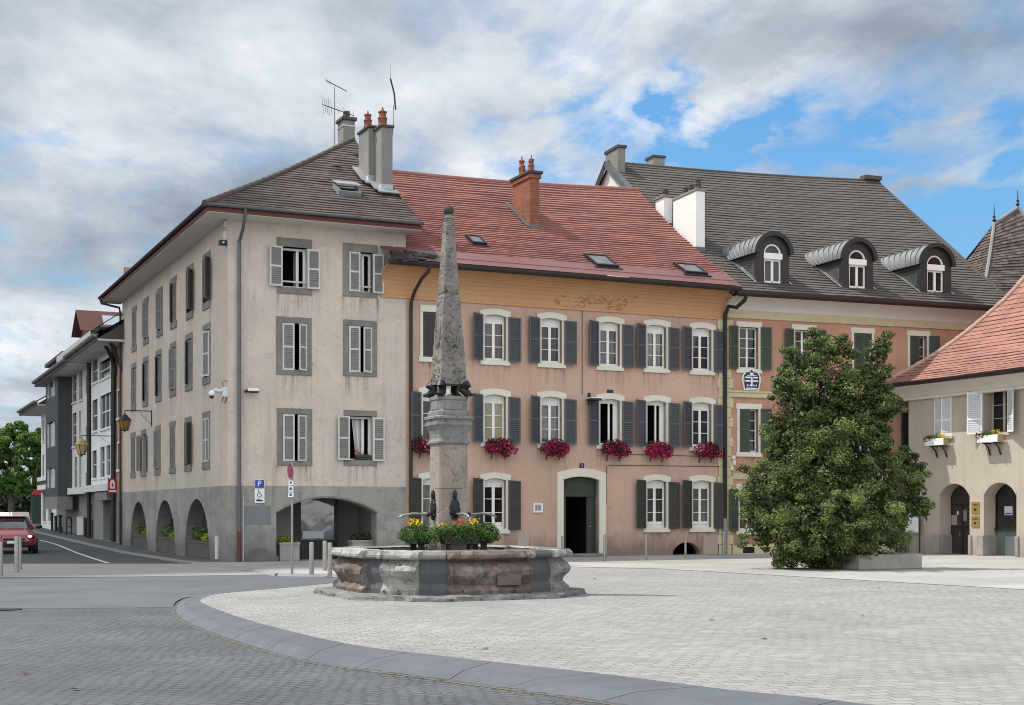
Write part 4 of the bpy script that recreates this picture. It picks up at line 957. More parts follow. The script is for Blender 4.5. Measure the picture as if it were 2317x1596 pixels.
# parking sign: three plates on the plinth
h = fr(576, 1085.5, 598.5, 1105.5, -.03)
e = empty('parking_sign', CF.w(((h[0]+h[1])/2, -.012, h[2])), ANG, 'blue P parking sign with white disabled plate on the grey plinth', 'sign')
wd = h[1]-h[0]; hh = h[3]-h[2]
mb = MB(); mb.box(-wd/2, wd/2, -.03, -.008, 0, hh); pp = mb.build('plate', M['signwhite'], e, bevel=.004)
mb = MB(); mb.box(-wd/2+.015, wd/2-.015, -.033, -.03, .015, hh-.015); mb.build('plate_face', M['signblue'], pp)
text('P', .26, M['signwhite'], pp, (-.01, -.036, hh*.5), (R(90), 0, 0))
mb = MB(); mb.box(-wd/2, wd/2, -.03, -.008, -.30, -.01); p2_ = mb.build('plate', M['signwhite'], e, bevel=.004)
mb = MB(); c = (-.01, -.034, -.19)
mb.tube([(c[0]-.02, c[1], c[2]+.12), (c[0]-.015, c[1], c[2]+.02), (c[0]+.05, c[1], c[2]+.01), (c[0]+.085, c[1], c[2]-.06)], .011, 5); mb.ball((c[0]-.02, c[1], c[2]+.135), .018, .008, .018, 8, 6)
mb.tube([(c[0]-.012, c[1], c[2]+.07), (c[0]+.04, c[1], c[2]+.065)], .009, 5)
mb.tube([(c[0]+.06*math.cos(a)-.005, c[1], c[2]-.02+.06*math.sin(a)) for a in [R(130+12*i) for i in range(19)]], .009, 5); mb.build('wheelchair_symbol', M['black'], p2_)
mb = MB(); mb.box(-wd/2, wd/2, -.03, -.008, -.46, -.31); p3_ = mb.build('plate', M['signwhite'], e, bevel=.004)
mb = MB(); mb.prism(lambda u, z, d: (u, d, z), [(-.11, -.41), (.10, -.41), (.11, -.37), (.04, -.365), (.02, -.345), (-.10, -.345)], -.034, -.03); mb.build('vehicle_symbol', M['black'], p3_)
# troughs with plants under the arches
def trough(F_, loc, rz, L, D, H, label, plants, cat='planter', grp=None, m=M['planterwood']):
    e = empty('planter', F_.w(loc), F_.ang+rz, label, cat, grp)
    mb = MB(); mb.box(-L/2, L/2, -D/2, D/2, 0, H); mb.box(-L/2-.02, L/2+.02, -D/2-.02, D/2+.02, H-.06, H+.02)
    mb.build('trough', m, e, bevel=.012)
    for mm, n, s, bl in plants:
        mb = MB(); leaves(mb, bl, n, s, tb=(.2, .9)); mb.build('foliage', mm, e)
    return e
names = ['nearest the corner', 'in the middle street arch', 'in the farthest street arch']
lbls = ['dark trough of ferns under the widest arch of the street side', 'dark trough with tall fern and lime leaves under the middle street arch', 'dark trough of yellow-green plants under the narrowest street arch']
for i, a in enumerate(al):
    cy = (a[0]+a[1])/2; L = a[1]-a[0]-.12; H = .55+.02*i
    trough(CF, (.3, cy, .0), math.pi/2, L, .5, H, lbls[i], [(M['leaf_plant'], 260, .12, [(-L*.1, 0, H+.15, L*.4, .25, .3), (L*.2, .1, H+.25, L*.2, .2, .35)]), (M['leaf_lime'], 150, .11, [(-L*.22, .12, H+.12, L*.2, .2, .18)])], grp='planters under the arcade arches')
fx0, fx1 = CF.front(628, 1240, .35)[0], CF.front(676, 1240, .35)[0]
trough(CF, ((fx0+fx1)/2, .42, 0), 0, fx1-fx0-.05, .5, CF.front(650, 1229, .3)[1], 'grey trough of yellow leaves left under the wide front arch', [(M['leaf_lime'], 300, .08, [(-.1, 0, CF.front(650, 1229, .3)[1]+.1, .3, .2, .17)]), (M['leaf_plant'], 120, .08, [(.05, 0, CF.front(650, 1229, .3)[1]+.05, .35, .2, .1)])], m=M['concrete'], grp='troughs under the front arch')
fx0, fx1 = CF.front(792, 1240, .5)[0], CF.front(846, 1240, .5)[0]
trough(CF, ((fx0+fx1)/2, .6, 0), 0, fx1-fx0-.08, .5, CF.front(820, 1224, .4)[1], 'grey trough of dark plants right under the wide front arch', [(M['leaf_box'], 420, .08, [(0, 0, CF.front(820, 1224, .4)[1]+.12, .38, .22, .2)])], m=M['concrete'], grp='troughs under the front arch')
# window box in the open window of the first floor
h = fr(*fw[5][1]); e = trough(CF, ((h[0]+h[1])/2+.08, .06, h[2]+.02), 0, .5, .16, .14, 'small dark window box with orange flowers in the open beige house window', [(M['leaf_box'], 110, .06, [(0, 0, .15, .25, .08, .08)]), (M['petal_orange'], 40, .06, [(-.2, 0, .24, .09, .06, .1)])], cat='window box', m=M['trough_green'])
# ================================================================== pink town house
po = CF.w((XE, 0, 0)); PF = Frame(po, ANG)
pink = empty('pink_house', po, ANG, 'pink rendered town house with red tiled roof and ochre wooden cove', 'house')
XP = PF.front(1640, 1254)[0]
ZG = 9.52                                                           # gutter foot
OVP = .95
cz = PF.front(1200, 690)[1]
def pr(x0, y0, x1, y1, off=0.0): return fr(x0, y0, x1, y1, off, PF)
cols_p = [(958, 1005), (1094, 1146), (1222, 1273), (1355, 1404), (1462, 1508.5), (1566, 1610)]
# heights of the three rows, from the five full windows
def zrow(vals): return sum(PF.front(x, y)[1] for x, y in vals)/len(vals)
r3t = zrow([(1120, 712), (1245, 722), (1380, 729), (1485, 735), (1588, 742)]); r3b = zrow([(1118, 816), (1245, 822), (1379, 829), (1484, 833), (1587, 837)])
r2t = zrow([(1119, 897), (1246, 900), (1378, 903), (1484, 904), (1586, 908)]); r2b = zrow([(1118, 1005), (1245, 1005), (1379, 1006), (1484, 1006), (1587, 1007)])
r1t = zrow([(1118, 1087), (1483, 1086), (1589, 1084)]); r1b = zrow([(1118, 1201), (1483, 1193), (1589, 1191)])
wc = [((PF.front(a, 900)[0]+PF.front(b, 900)[0])/2) for a, b in cols_p]
WW = .80
wins = []
for c_ in range(6):
    for r_, (zt, zb) in enumerate(((r1t, r1b), (r2t, r2b), (r3t, r3b))):
        if r_ == 0 and c_ in (2, 3): continue
        wins.append((c_, r_, wc[c_]-WW/2, wc[c_]+WW/2, zb, zt))
dh = pr(1273.8, 1078, 1354.5, 1251); dh = (dh[0], dh[1], 0.0, dh[3])
ch_ = pr(1523, 1227, 1584, 1254); ch_ = (ch_[0], ch_[1], .0, ch_[3])
holes = [(a, b, zb, zt) for _, _, a, b, zb, zt in wins]+[dh, ch_]
mb = MB(); wall(mb, FR, 0, XP, -.1, cz+.1, holes, 0, .3)
dzs = PF.front(1313, 1086)[1]; spandrel(mb, FR, ch_[0], ch_[1], .12, ch_[3], 0, .3)
mb.poly([(0, 9, 0), (XP, 9, 0), (XP, 9, 12), (0, 9, 12)]); mb.poly([(XP, .0, 0), (XP, 9, 0), (XP, 9, 9.6), (XP, 0, 9.6)])
mb.build('wall', M['pink'], pink)
room(pink, FR, ch_[0], ch_[1], 0, ch_[3], .3, 1.0, M['dark'])
# cove of ochre boards
xl = PF.front(883, 600, -OVP)[0]; mb = MB(); n = 9
sec = []
for i in range(n+1):
    t = i/n; a = t*math.pi/2; sec.append((-(OVP-.07)*(1-math.cos(a))*.9-.03-.05*t, cz+(ZG+.08-cz)*math.sin(a)**.85))
for (a, b), (c, e) in zip(sec, sec[1:]):
    g = .012
    mb.poly([(xl, a, b), (XP+.02, a, b), (XP+.02, c, e-g), (xl, c, e-g)], random.random())
    mb.poly([(xl, c, e-g), (XP+.02, c, e-g), (XP+.02, c+.006, e), (xl, c+.006, e)])
mb.box(xl, XP+.02, -.055, 0, cz-.08, cz)
mb.poly([(xl, 0.0, cz)]+[(xl, a, b) for a, b in sec]+[(xl, 0, sec[-1][1])]); mb.poly([(XP+.02, 0.0, cz)]+[(XP+.02, a, b) for a, b in sec]+[(XP+.02, 0, sec[-1][1])])
cove = mb.build('cove_cornice', M['wood'], pink)
mb = MB(); random.seed(5)                                             # flakes of old lettering paint still clinging to the boards
for i in range(110):
    px = 1258+random.betavariate(1.2, 1.2)*185; py = 668+random.random()*34*(.5+.5*math.sin((px-1258)/30)**2)
    u, z = PF.front(px, py, -.25); tt = max(0, min(1, (z-cz)/(ZG+.08-cz)))
    k_ = min(n-1, int(tt**.9*n)); 
    for j in range(n):
        if sec[j][1] <= z <= sec[j+1][1]:
            f = (z-sec[j][1])/(sec[j+1][1]-sec[j][1]); y = sec[j][0]+(sec[j+1][0]-sec[j][0])*f-.008
            w_, h_ = random.uniform(.02, .10), random.uniform(.01, .045)
            mb.poly([(u-w_, y, z-h_*.4), (u+w_*.3, y+.002, z-h_), (u+w_, y-.003, z+h_*.3), (u, y-.012, z+h_)])
            break
mb.build('flaked_lettering', M['peel'], cove)
# gutter and roof
gutter(pink, (xl-.03, -OVP-.02, ZG+.2), (XP+.02, -OVP-.02, ZG+.2), (0, -1, 0), .13, M['brownmetal'], depth=1.25)
PE0, PE1 = Vector((xl, -OVP-.06, ZG+.24)), Vector((XP+.05, -OVP-.06, ZG+.24))
rp = PF.hit(1440, 431, (XP, 0, 0), (1, 0, 0)); rq = PF.hit(900, 388, (0, rp.y, 0), (0, 1, 0))
RZ0 = rq.z+(0-rq.x)*(rp.z-rq.z)/(rp.x-rq.x)
PR0, PR1 = Vector((xl, rp.y, RZ0)), Vector((XP+.05, rp.y, rp.z))
# metal strip at the foot, then tile courses above
LO = .13
profp = lambda t: (t, t+.17*t*(t-1))
def rpt(s, t, up=0.0):
    a = PE0.lerp(PR0, t); b = PE1.lerp(PR1, t); q = profp(t)[1]; p = a.lerp(b, s)
    za = PE0.z+(PR0.z-PE0.z)*q; zb = PE1.z+(PR1.z-PE1.z)*q; p.z = za+(zb-za)*s+up-.14*math.sin(math.pi*s)*t; return p
mb = MB(); ns = 60
for i in range(ns):
    for t0, t1, u0, u1 in ((0, .05, 0.0, .01), (.05, .05001, .01, .035), (.05001, .13, .035, .045), (.13, .1301, .045, .02)):
        mb.poly([rpt(i/ns, t0, u0), rpt((i+1)/ns, t0, u0), rpt((i+1)/ns, t1, u1), rpt(i/ns, t1, u1)], random.random())
rfp = mb.build('roof_foot_sheet', M['sheet_red'], pink)
mb = MB(); random.seed(3)
tiles(mb, PE0, PE1, PR1, PR0, 36, .05, .28, profp, .03, LO, sag=.14)
mb.poly([PR0-Vector((0, 0, .16)), PR1-Vector((0, 0, .16)), (XP, 12, 9.6), (xl, 12, 9.6)])
roof = mb.build('roof', M['tile_red'], pink)
mb = MB()
for i in range(46):
    a = rpt(i/46, 1); b = rpt((i+1.15)/46, 1); mb.tube([a+Vector((0, 0, .0)), b+Vector((0, 0, .02))], [.12, .105], 8)
mb.build('ridge_tiles', M['tile_red'], roof)
nP = (PE1-PE0).cross(PR0-PE0).normalized()
def on_pink(px, py):
    p = PF.hit(px, py, PE0, nP)
    for _ in range(6):                                                 # settle on the dished slope
        t = (p.y-PE0.y)/(PR0.y-PE0.y); s = (p.x-PE0.x)/(PE1.x-PE0.x)
        q = rpt(min(max(s, 0), 1), min(max(t, 0), 1)); p = PF.hit(px, py, q, nP)
    return p
# ragged slates and dark sheet at the left foot of the roof, beside the corner house
mb = MB(); random.seed(8)
for i in range(26):
    p = on_pink(random.uniform(893, 985), random.uniform(571, 594)); nn = Vector((0, -.35, .93)); w_ = random.uniform(.08, .28); 
    mb.box(-w_, w_, -.12, .1, .035, .06+.04*random.random(), fn=lambda a, b, d: p+Vector((a, b*.9+.05*a, d+b*.38)))
mb.build('slate_patch', M['iron'], roof)
# roof lights
def rooflight(px, py, wx, ls, glass):
    c = on_pink(px, py); t = (c.y-PE0.y)/(PR0.y-PE0.y); s1 = (rpt(.5, t+.03)-rpt(.5, t-.03)).normalized(); nn = Vector((1, 0, 0)).cross(s1); c = c+nn*.03
    f = lambda a, b, d: c+Vector((a, 0, 0))+s1*b+nn*d
    mb = MB()
    for b in ((-wx/2, -wx/2+.07, -ls/2, ls/2), (wx/2-.07, wx/2, -ls/2, ls/2), (-wx/2+.07, wx/2-.07, -ls/2, -ls/2+.1), (-wx/2+.07, wx/2-.07, ls/2-.1, ls/2)): mb.box(*b, -.05, .11, fn=f)
    mb.box(-wx/2-.09, wx/2+.09, -ls/2-.14, -ls/2, -.02, .035, fn=f)
    o = mb.build('roof_light', M['iron'], roof.parent)
    mb = MB(); mb.poly([f(-wx/2+.06, -ls/2+.08, .085), f(wx/2-.06, -ls/2+.08, .085), f(wx/2-.06, ls/2-.08, .085), f(-wx/2+.06, ls/2-.08, .085)]); mb.build('pane', glass, o)
skyglass = glassmat('roof_light_glass', (.05, .055, .055), .04, .9)
rooflight(1076, 548, .55, .8, skyglass); rooflight(1359, 595, .9, 1.15, skyglass); rooflight(1561, 613, .95, 1.0, skyglass)
# brick chimney with pots
M['brick'] = None
def brickmat():
    m, k, b = start('old_red_brick'); P = pos(k)
    tcn = k.new('ShaderNodeTexCoord'); sp = k.new('ShaderNodeSeparateXYZ'); k.L.new(tcn.outputs['Object'], sp.inputs[0])
    cb = k.new('ShaderNodeCombineXYZ'); k.L.new(k.math('ADD', sp.outputs[0], sp.outputs[1]), cb.inputs[0]); k.L.new(sp.outputs[2], cb.inputs[1])
    br = k.new('ShaderNodeTexBrick'); k.L.new(cb.outputs[0], br.inputs['Vector'])
    for nm, v in (('Color1', (.30, .085, .035, 1)), ('Color2', (.19, .055, .028, 1)), ('Mortar', (.16, .11, .08, 1)), ('Scale', 1.0), ('Mortar Size', .010), ('Brick Width', .24), ('Row Height', .075)): br.inputs[nm].default_value = v
    f = k.rng(k.noise(P, 3, 6, .7), .55, .68, 0, .9)
    k.L.new(k.mix(f, br.outputs['Color'], (.07, .035, .025, 1)), b.inputs['Base Color']); b.inputs['Roughness'].default_value = .92
    bn = k.new('ShaderNodeBump'); bn.inputs['Strength'].default_value = .7; bn.inputs['Distance'].default_value = .02
    k.L.new(k.math('SUBTRACT', k.noise(P, 20, 4, .7), k.math('MULTIPLY', br.outputs['Fac'], .6)), bn.inputs['Height']); k.L.new(bn.outputs[0], b.inputs['Normal'])
    return m
M['brick'] = brickmat()
p = on_pink(1199, 516)
cb_, (bx0, bx1, by0, by1, bz) = chimney(pink, PF, p, 1160, 1221, 392, M['brick'], M['cap'], pots=((.3, .12, .10, .45), (.7, .3, .11, .62), (.3, .55, .09, .42), (.6, .8, .12, .75)), pxm=1199, capo=.10, capt=.1, maxd=1.7)
mb = MB(); mb.box(bx0-.05, bx1+.05, by0-.05, by1+.05, bz-.16, bz-.02); mb.build('brick_collar', M['brick'], cb_)
mb = MB(); mb.box(bx0-.015, bx1+.015, by0-.015, by0+.2, p.z-.1, p.z+.16)
t1 = rpt(.5, .6)-rpt(.5, .5); 
for sx in (bx0-.16, ):
    f = lambda a, b, d: Vector((sx+a, by0, p.z))+t1.normalized()*b+Vector((0, 0, d))
    mb.box(0, .14, -.1, 2.25, .05, .12, fn=f)
mb.build('flashing', M['gutter'], cb_)
# ---- windows
CREAMB = M['cream']
def pink_window(c_, r_, a, b, zb, zt):
    closed = (c_ == 0 and r_ == 2); opened = (c_ in (3, 4) and r_ == 1)
    rise = .07; proud = -.04
    mb = MB(); jw = .10
    mb.fbox(FR, a-jw, a, zb, zt-.05, proud, .22); mb.fbox(FR, b, b+jw, zb, zt-.05, proud, .22)
    if closed: mb.fbox(FR, a-jw, b+jw, zt-.05, zt+.17, proud-.012, .22)
    else:
        f = arc_fn(a, b, zt-.07, rise); g = arc_fn(a-.17, b+.17, zt+.11, rise+.02); nn = 16
        for i in range(nn):
            s0, s1 = i/nn, (i+1)/nn
            lo = lambda s: min(max(a-.17+(b-a+.34)*s, a), b)
            u0, u1 = a-.17+(b-a+.34)*s0, a-.17+(b-a+.34)*s1
            q = [(u0, f(min(max(u0, a), b))), (u1, f(min(max(u1, a), b))), (u1, g(u1)), (u0, g(u0))]
            mb.prism(FR, q, proud-.02, .2)
    mb.build('stone_surround', CREAMB, pink)
    mb = MB(); mb.fbox(FR, a-.15, b+.15, zb-.17, zb-.002, -.06, .22); mb.build('window_sill', CREAMB, pink, bevel=.008)
    room(pink, FR, a, b, zb, zt, .3, 1.4, M['dark'])
    rain_stain(pink, FR, a-.18, b+.18, zb-.172, .9 if r_ else .55)
    if closed:
        mb = MB(); mb.fbox(FR, a+.005, b-.005, zb+.005, zt-.055, -.02, .02); o = mb.build('shutter', M['olive'], pink); o['label'] = 'closed dark louvred shutter'
        mb = MB(); n = 24
        for i in range(n):
            z = zb+.08+(zt-zb-.2)*i/n; mb.fbox(FR, a+.07, b-.07, z, z+.035, -.03, -.021)
        mb.build('louvre_panel', M['olive_in'], o); return
    if opened:
        mb = MB(); d = .17
        for q in ((a, a+.05, zb, zt-.02), (b-.05, b, zb, zt-.02), (a+.05, b-.05, zt-.16, zt-.0), (a+.05, b-.05, zb, zb+.05)): mb.fbox(FR, *q, d, d+.06)
        mb.fbox(FR, a+.42, a+.48, zb+.05, zt-.16, d-.02, d+.04); mb.fbox(FR, b-.17, b-.05, zb+.05, zt-.16, d+.0, d+.05)
        mb.build('window', M['white'], pink)
    else:
        gl = M['glass_lit'] if (c_ == 1 and r_ == 1) else M['glass']
        window_sash(pink, FR, a, b, zb, zt-.075, M['white'], gl, 3, rise=.065, d=.15, fw=.06, board=.16 if r_ else .10, cw=.05)
        if r_ == 0 and c_ != 0:
            for z0, z1 in ((zt-.30, zt-.19), (zb+.1, zb+.22)):
                for u0, u1 in ((a+.08, a+.36), (b-.36, b-.08)): mb = MB(); mb.fbox(FR, u0, u1, z0, z1, .165, .172); mb.build('lace_curtain', M['white'], pink)
    mf, mp = (M['olive'], M['olive_in']) if r_ == 0 else (M['bluegrey'], M['bluegrey_in'])
    z0, z1 = zb-.02, zt-.04
    if not (c_ == 0 and False):
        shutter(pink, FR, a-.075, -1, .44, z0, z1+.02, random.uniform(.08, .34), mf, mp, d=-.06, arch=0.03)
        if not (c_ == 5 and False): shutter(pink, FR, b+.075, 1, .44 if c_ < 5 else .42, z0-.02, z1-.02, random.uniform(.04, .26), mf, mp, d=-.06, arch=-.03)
for w in wins: pink_window(*w)
# ---- doorway
o0 = pr(1259.5, 1060, 1370, 1251)
mb = MB(); jx0, jx1 = o0[0], o0[1]
mb.fbox(FR, jx0, dh[0], 0, dzs, -.06, .3); mb.fbox(FR, dh[1], jx1, 0, dzs, -.06, .3)
f = arc_fn(dh[0], dh[1], dzs, dh[3]-dzs-.01); g = arc_fn(jx0, jx1, dzs+.24, o0[3]-dzs-.24); nn = 20
for i in range(nn):
    u0, u1 = jx0+(jx1-jx0)*i/nn, jx0+(jx1-jx0)*(i+1)/nn
    mb.prism(FR, [(u0, f(min(max(u0, dh[0]), dh[1]))), (u1, f(min(max(u1, dh[0]), dh[1]))), (u1, g(u1)), (u0, g(u0))], -.06, .28)
mb.fbox(FR, jx0-.002, dh[0]+.002, 1.28, 1.30, -.064, -.06); mb.fbox(FR, dh[1]-.002, jx1+.002, 1.05, 1.07, -.064, -.06); mb.fbox(FR, dh[1]-.002, jx1+.002, 1.42, 1.44, -.064, -.06)
mb.build('door_surround', M['cream'], pink)
room(pink, FR, dh[0], dh[1], 0, dh[3], .3, 3.5, M['dark'])
mb = MB(); zt1 = PF.front(1313, 1119, .2)[1]
mb.prism(FR, [(dh[0], zt1), (dh[1], zt1)]+[(dh[1]-(dh[1]-dh[0])*i/12, f(dh[1]-(dh[1]-dh[0])*i/12)) for i in range(13)], .2, .26)
mb.fbox(FR, dh[0], dh[1], zt1-.08, zt1+.05, .17, .26); mb.fbox(FR, dh[0]+.25, dh[1]-.3, zt1+.16, zt1+.5, .185, .2)
mb.fbox(FR, dh[0], dh[0]+.22, 0, zt1-.08, .2, .26)
dr = mb.build('door_frame', M['green_in'], pink)
mb = MB(); x0, x1 = PF.front(1326, 1200, .26)[0], dh[1]
mb.fbox(FR, x0, x1-.01, .03, zt1-.09, .22, .27); mb.fbox(FR, x0+.06, x1-.1, .7, zt1-.3, .205, .22)
d2_ = mb.build('door', M['green_in'], pink); d2_['label'] = 'dark green door leaf left standing open'
mb = MB(); mb.tube([(x0+.05, .21, 1.05), (x0+.05, .15, 1.05), (x0+.14, .15, 1.05)], .012, 6); mb.build('handle', M['brass'], d2_)
mb = MB(); mb.box(dh[0]-.2, dh[1]+.2, -.35, .3, 0, .10); mb.build('door_step', M['stone_trim'], pink, bevel=.01)
# ---- small fixtures
h = pr(1589.7, 1212, 1622.6, 1253); mb = MB(); mb.box(h[0], h[1], -.06, .01, .0, h[3]); mb.box(h[0]+.3, h[0]+.38, -.07, -.06, h[3]-.22, h[3]-.18); mb.build('meter_cabinet', M['pinkcab'] if 'pinkcab' in M else mat('pinkish_meter_cabinet', (.36, .28, .235), .7, .06, 2), pink, bevel=.006)
h = pr(1170, 1207, 1196, 1236); mb = MB(); mb.box(h[0], h[1], -.05, .01, h[2], h[3]); mb.build('meter_cabinet', mat('pale_pink_meter_cabinet', (.38, .31, .27), .7, .06, 2), pink, bevel=.02)
mb = MB()
for pts in ([(PF.front(1420, 1140)[0], cz), (PF.front(1300, 900)[0], 0)],): pass
xw = PF.front(1317, 800)[0]; zw = PF.front(1317, 895)[1]
mb.tube([(xw, -.015, cz-.05), (xw, -.015, zw)], .012, 5); mb.build('wall_cable', M['brownmetal'], pink); mb = MB()
x2 = PF.front(1372, 1100)[0]; z2 = PF.front(1500, 1055)[1]; mb.tube([(x2, -.015, PF.front(1372, 1140)[1]), (x2, -.015, z2-.05), (x2+.1, -.015, z2), (XP-.25, -.015, z2+.02)], .011, 5); mb.build('wall_cable', M['brownmetal'], pink); mb = MB()
z3 = PF.front(1500, 1030)[1]; mb.tube([(PF.front(1400, 1030)[0], -.012, z3), (XP-.3, -.012, z3-.02)], .010, 5)
mb.build('wall_cable', M['brownmetal'], pink)
mb = MB(); zx = PF.front(929, 673)[1]
xdp = PF.front(930, 800, -.1)[0]
mb.tube([(xdp+.28, -OVP-.1, ZG+.1), (xdp+.27, -OVP-.08, ZG-.1), (xdp+.12, -OVP+.15, ZG-.3), (xdp+.03, -.35, cz+.12), (xdp, -.12, cz-.2), (xdp, -.1, cz-.6), (xdp, -.1, .05)], .062, 8); mb.build('drainpipe', M['brownmetal'], pink, smooth=True)
# enamel house number, plaque, lamp
h = pr(1310, 1046, 1322, 1060); s = .17
mb = MB(); mb.box(-s/2, s/2, -.03, 0, 0, s*1.05); e = mb.build('house_number', M['navy']); e.location = PF.w(((h[0]+h[1])/2, -.0, h[2])); e.rotation_euler = (0, 0, ANG); tag(e, 'navy enamel plate with white number 1 above the doorway', 'number plate')
text('1', .15, M['signwhite'], e, (0, -.033, s*.52), (R(90), 0, 0))
h = pr(1206, 1139, 1227, 1160); e = empty('notice_case', PF.w((h[0], -.0, h[2])), ANG, 'white framed notice case on the pink wall left of the door', 'notice case')
mb = MB(); w_, h_ = h[1]-h[0], h[3]-h[2]
for b in ((0, w_, 0, .05), (0, w_, h_-.05, h_), (0, .05, .05, h_-.05), (w_-.05, w_, .05, h_-.05)): mb.box(b[0], b[1], -.05, 0, b[2], b[3])
mb.build('frame', M['white'], e); mb = MB(); mb.box(.05, w_-.05, -.025, 0, .05, h_-.05); pg = mb.build('glazed_sheet', mat('grey_notice_sheet', (.33, .35, .36), .2, .1, 6), e)
mb = MB(); 
for i, u in enumerate((.1, .17, .23)): mb.box(u, u+.02, -.028, -.025, .1, h_-.1)
mb.build('print', M['gutter'], pg)
x, z = PF.front(1331, 904); e = empty('wall_lamp', PF.w((x, 0, z)), ANG, 'flat dark street lamp with white top on the pink facade', 'lamp')
mb = MB(); mb.box(-.02, .03, -.12, 0, -.2, .22); mb.build('bracket', M['iron'], e); mb = MB(); mb.box(-.14, .26, -.55, -.1, -.07, .0); mb.build('lamp_body', M['iron'], e, bevel=.02)
mb = MB(); mb.box(-.16, .28, -.57, -.08, .002, .04); mb.build('lamp_cover', M['white'], e, bevel=.01)
mb = MB(); x, z = PF.front(1380, 886); mb.box(-.13, .13, -.02, 0, -.06, .06); e = mb.build('air_vent', M['brownmetal']); e.location = PF.w((x, 0, z)); e.rotation_euler = (0, 0, ANG); tag(e, 'small dark rectangular vent grille above the open pink house window', 'vent')
# ---- window boxes full of crimson petunias
def flower_box(seed, label):
    random.seed(seed)
    e = empty('window_box', (0, 0, 0), 0, label, 'window box', 'crimson flower boxes along the pink facade')
    mb = MB(); mb.box(-.45, .45, -.30, -.10, -.12, .08); mb.build('trough', M['iron'], e)
    for u in (-.22, .28):
        mb = MB(); mb.tube([(u, 0, -.42), (u, -.03, -.40), (u, -.06, -.25), (u, -.2, -.14)], .018, 5); mb.tube([(u, -.0, -.14), (u, -.32, -.14)], .015, 5); mb.build('bracket', M['iron'], e)
    mb = MB(); leaves(mb, [(0, -.2, .12, .50, .17, .2), (-.3, -.2, .16, .22, .15, .15), (.3, -.2, .12, .22, .14, .16), (-.45, -.24, -.1, .12, .1, .16), (.1, -.34, -.05, .4, .08, .2)], 620, .07, tb=(.2, 1)); mb.build('foliage', M['leaf_box'], e)
    mb = MB(); L = random.uniform(.42, .5)
    bl = [(-.30, -.29, -.03, .24, .14, .22), (.0, -.31, .03, .28, .15, .26), (.29, -.30, -.04, .26, .15, .22), (.46, -.26, -.07, .16, .12, .15), (-.12, -.30, -.19, .2, .12, .13), (.18, -.30, -.2, .18, .12, .12)]
    bl = [(a+random.uniform(-.06, .06), b, c+random.uniform(-.04, .04), d*random.uniform(.85, 1.2), f, g*random.uniform(.85, 1.15)) for a, b, c, d, f, g in bl]
    leaves(mb, bl, 900, .085, shell=.75, up=-.1); mb.build('blossoms', M['petal_red'], e)
    return e
bx = [968, 1130, 1254, 1391, 1489, 1600]
bl_ = ['crimson window box half hidden behind the fountain obelisk', 'crimson window box under the window with the pale yellow blind', 'crimson window box above the notice case, left of the door',
       'crimson window box under the open window beside the flat lamp', 'crimson window box under the open window without a lamp beside it', 'crimson window box at the right end of the pink facade by the drainpipe']
for i, (x, l) in enumerate(zip(bx, bl_)):
    e = flower_box(40+i, l); zz = r2b-.16; e.location = PF.w((PF.front(x, 1020, -.2)[0], 0, zz)); e.rotation_euler = (0, 0, ANG)
# ================================================================== terracotta house with the three dormers
oo = PF.w((XP, -.03, 0)); OA = math.atan2(.3498, .9369); OF = Frame(oo, OA)
orange = empty('terracotta_house', oo, OA, 'terracotta house with cream bands and a large grey tiled roof with three dormers', 'house')
XO = OF.front(2248, 1200)[0]
OVO = .85; ZGO = OF.front(1800, 680, -OVO)[1]
XO0 = .0
def orr(x0, y0, x1, y1, off=0.0): return fr(x0, y0, x1, y1, off, OF)
oc = [(1672, 1716), (1795, 1843), (1929, 1974), (2057, 2098)]
ow = []
z3t = OF.front(1695, 741)[1]; z3b = OF.front(1695, 835)[1]; z2t = OF.front(1695, 926)[1]; z2b = OF.front(1695, 1024)[1]; z1t = OF.front(1690, 1108)[1]; z1b = OF.front(1690, 1200)[1]
for c_, (a, b) in enumerate(oc):
    m_ = (OF.front(a, 800)[0]+OF.front(b, 800)[0])/2
    for r_, (zt, zb) in enumerate(((z1t, z1b), (z2t, z2b), (z3t, z3b))): ow.append((c_, r_, m_-.40, m_+.40, zb, zt))
czo = OF.front(1700, 705)[1]
mb = MB(); wall(mb, FR, 0, XO, -.1, czo+.7, [(w[2], w[3], w[4], w[5]) for w in ow], 0, .28)
mb.poly([(XO, 0, 0), (XO, 14, 0), (XO, 14, czo), (XO, 0, czo)])
mb.build('wall', M['orange'], orange)
# gable wall between the two roofs
RX, _ = 0, 0
rl = OF.hit(1378, 368, (.0, 0, 0), (1, 0, 0)); RY, RZ = rl.y, rl.z
ORZ1 = OF.front(1990, 411, RY)[1]; XR1 = OF.front(1988, 411, RY)[0]
mb = MB(); mb.poly([(-.02, -OVO, ZGO-.1), (-.02, RY, RZ-.25), (-.02, 2*RY+OVO, ZGO-.1)]); mb.poly([(-.02, 0, 0), (-.02, 2*RY, 0), (-.02, 2*RY, ZGO), (-.02, 0, ZGO)]); mb.build('gable_wall', M['soffit'], orange)
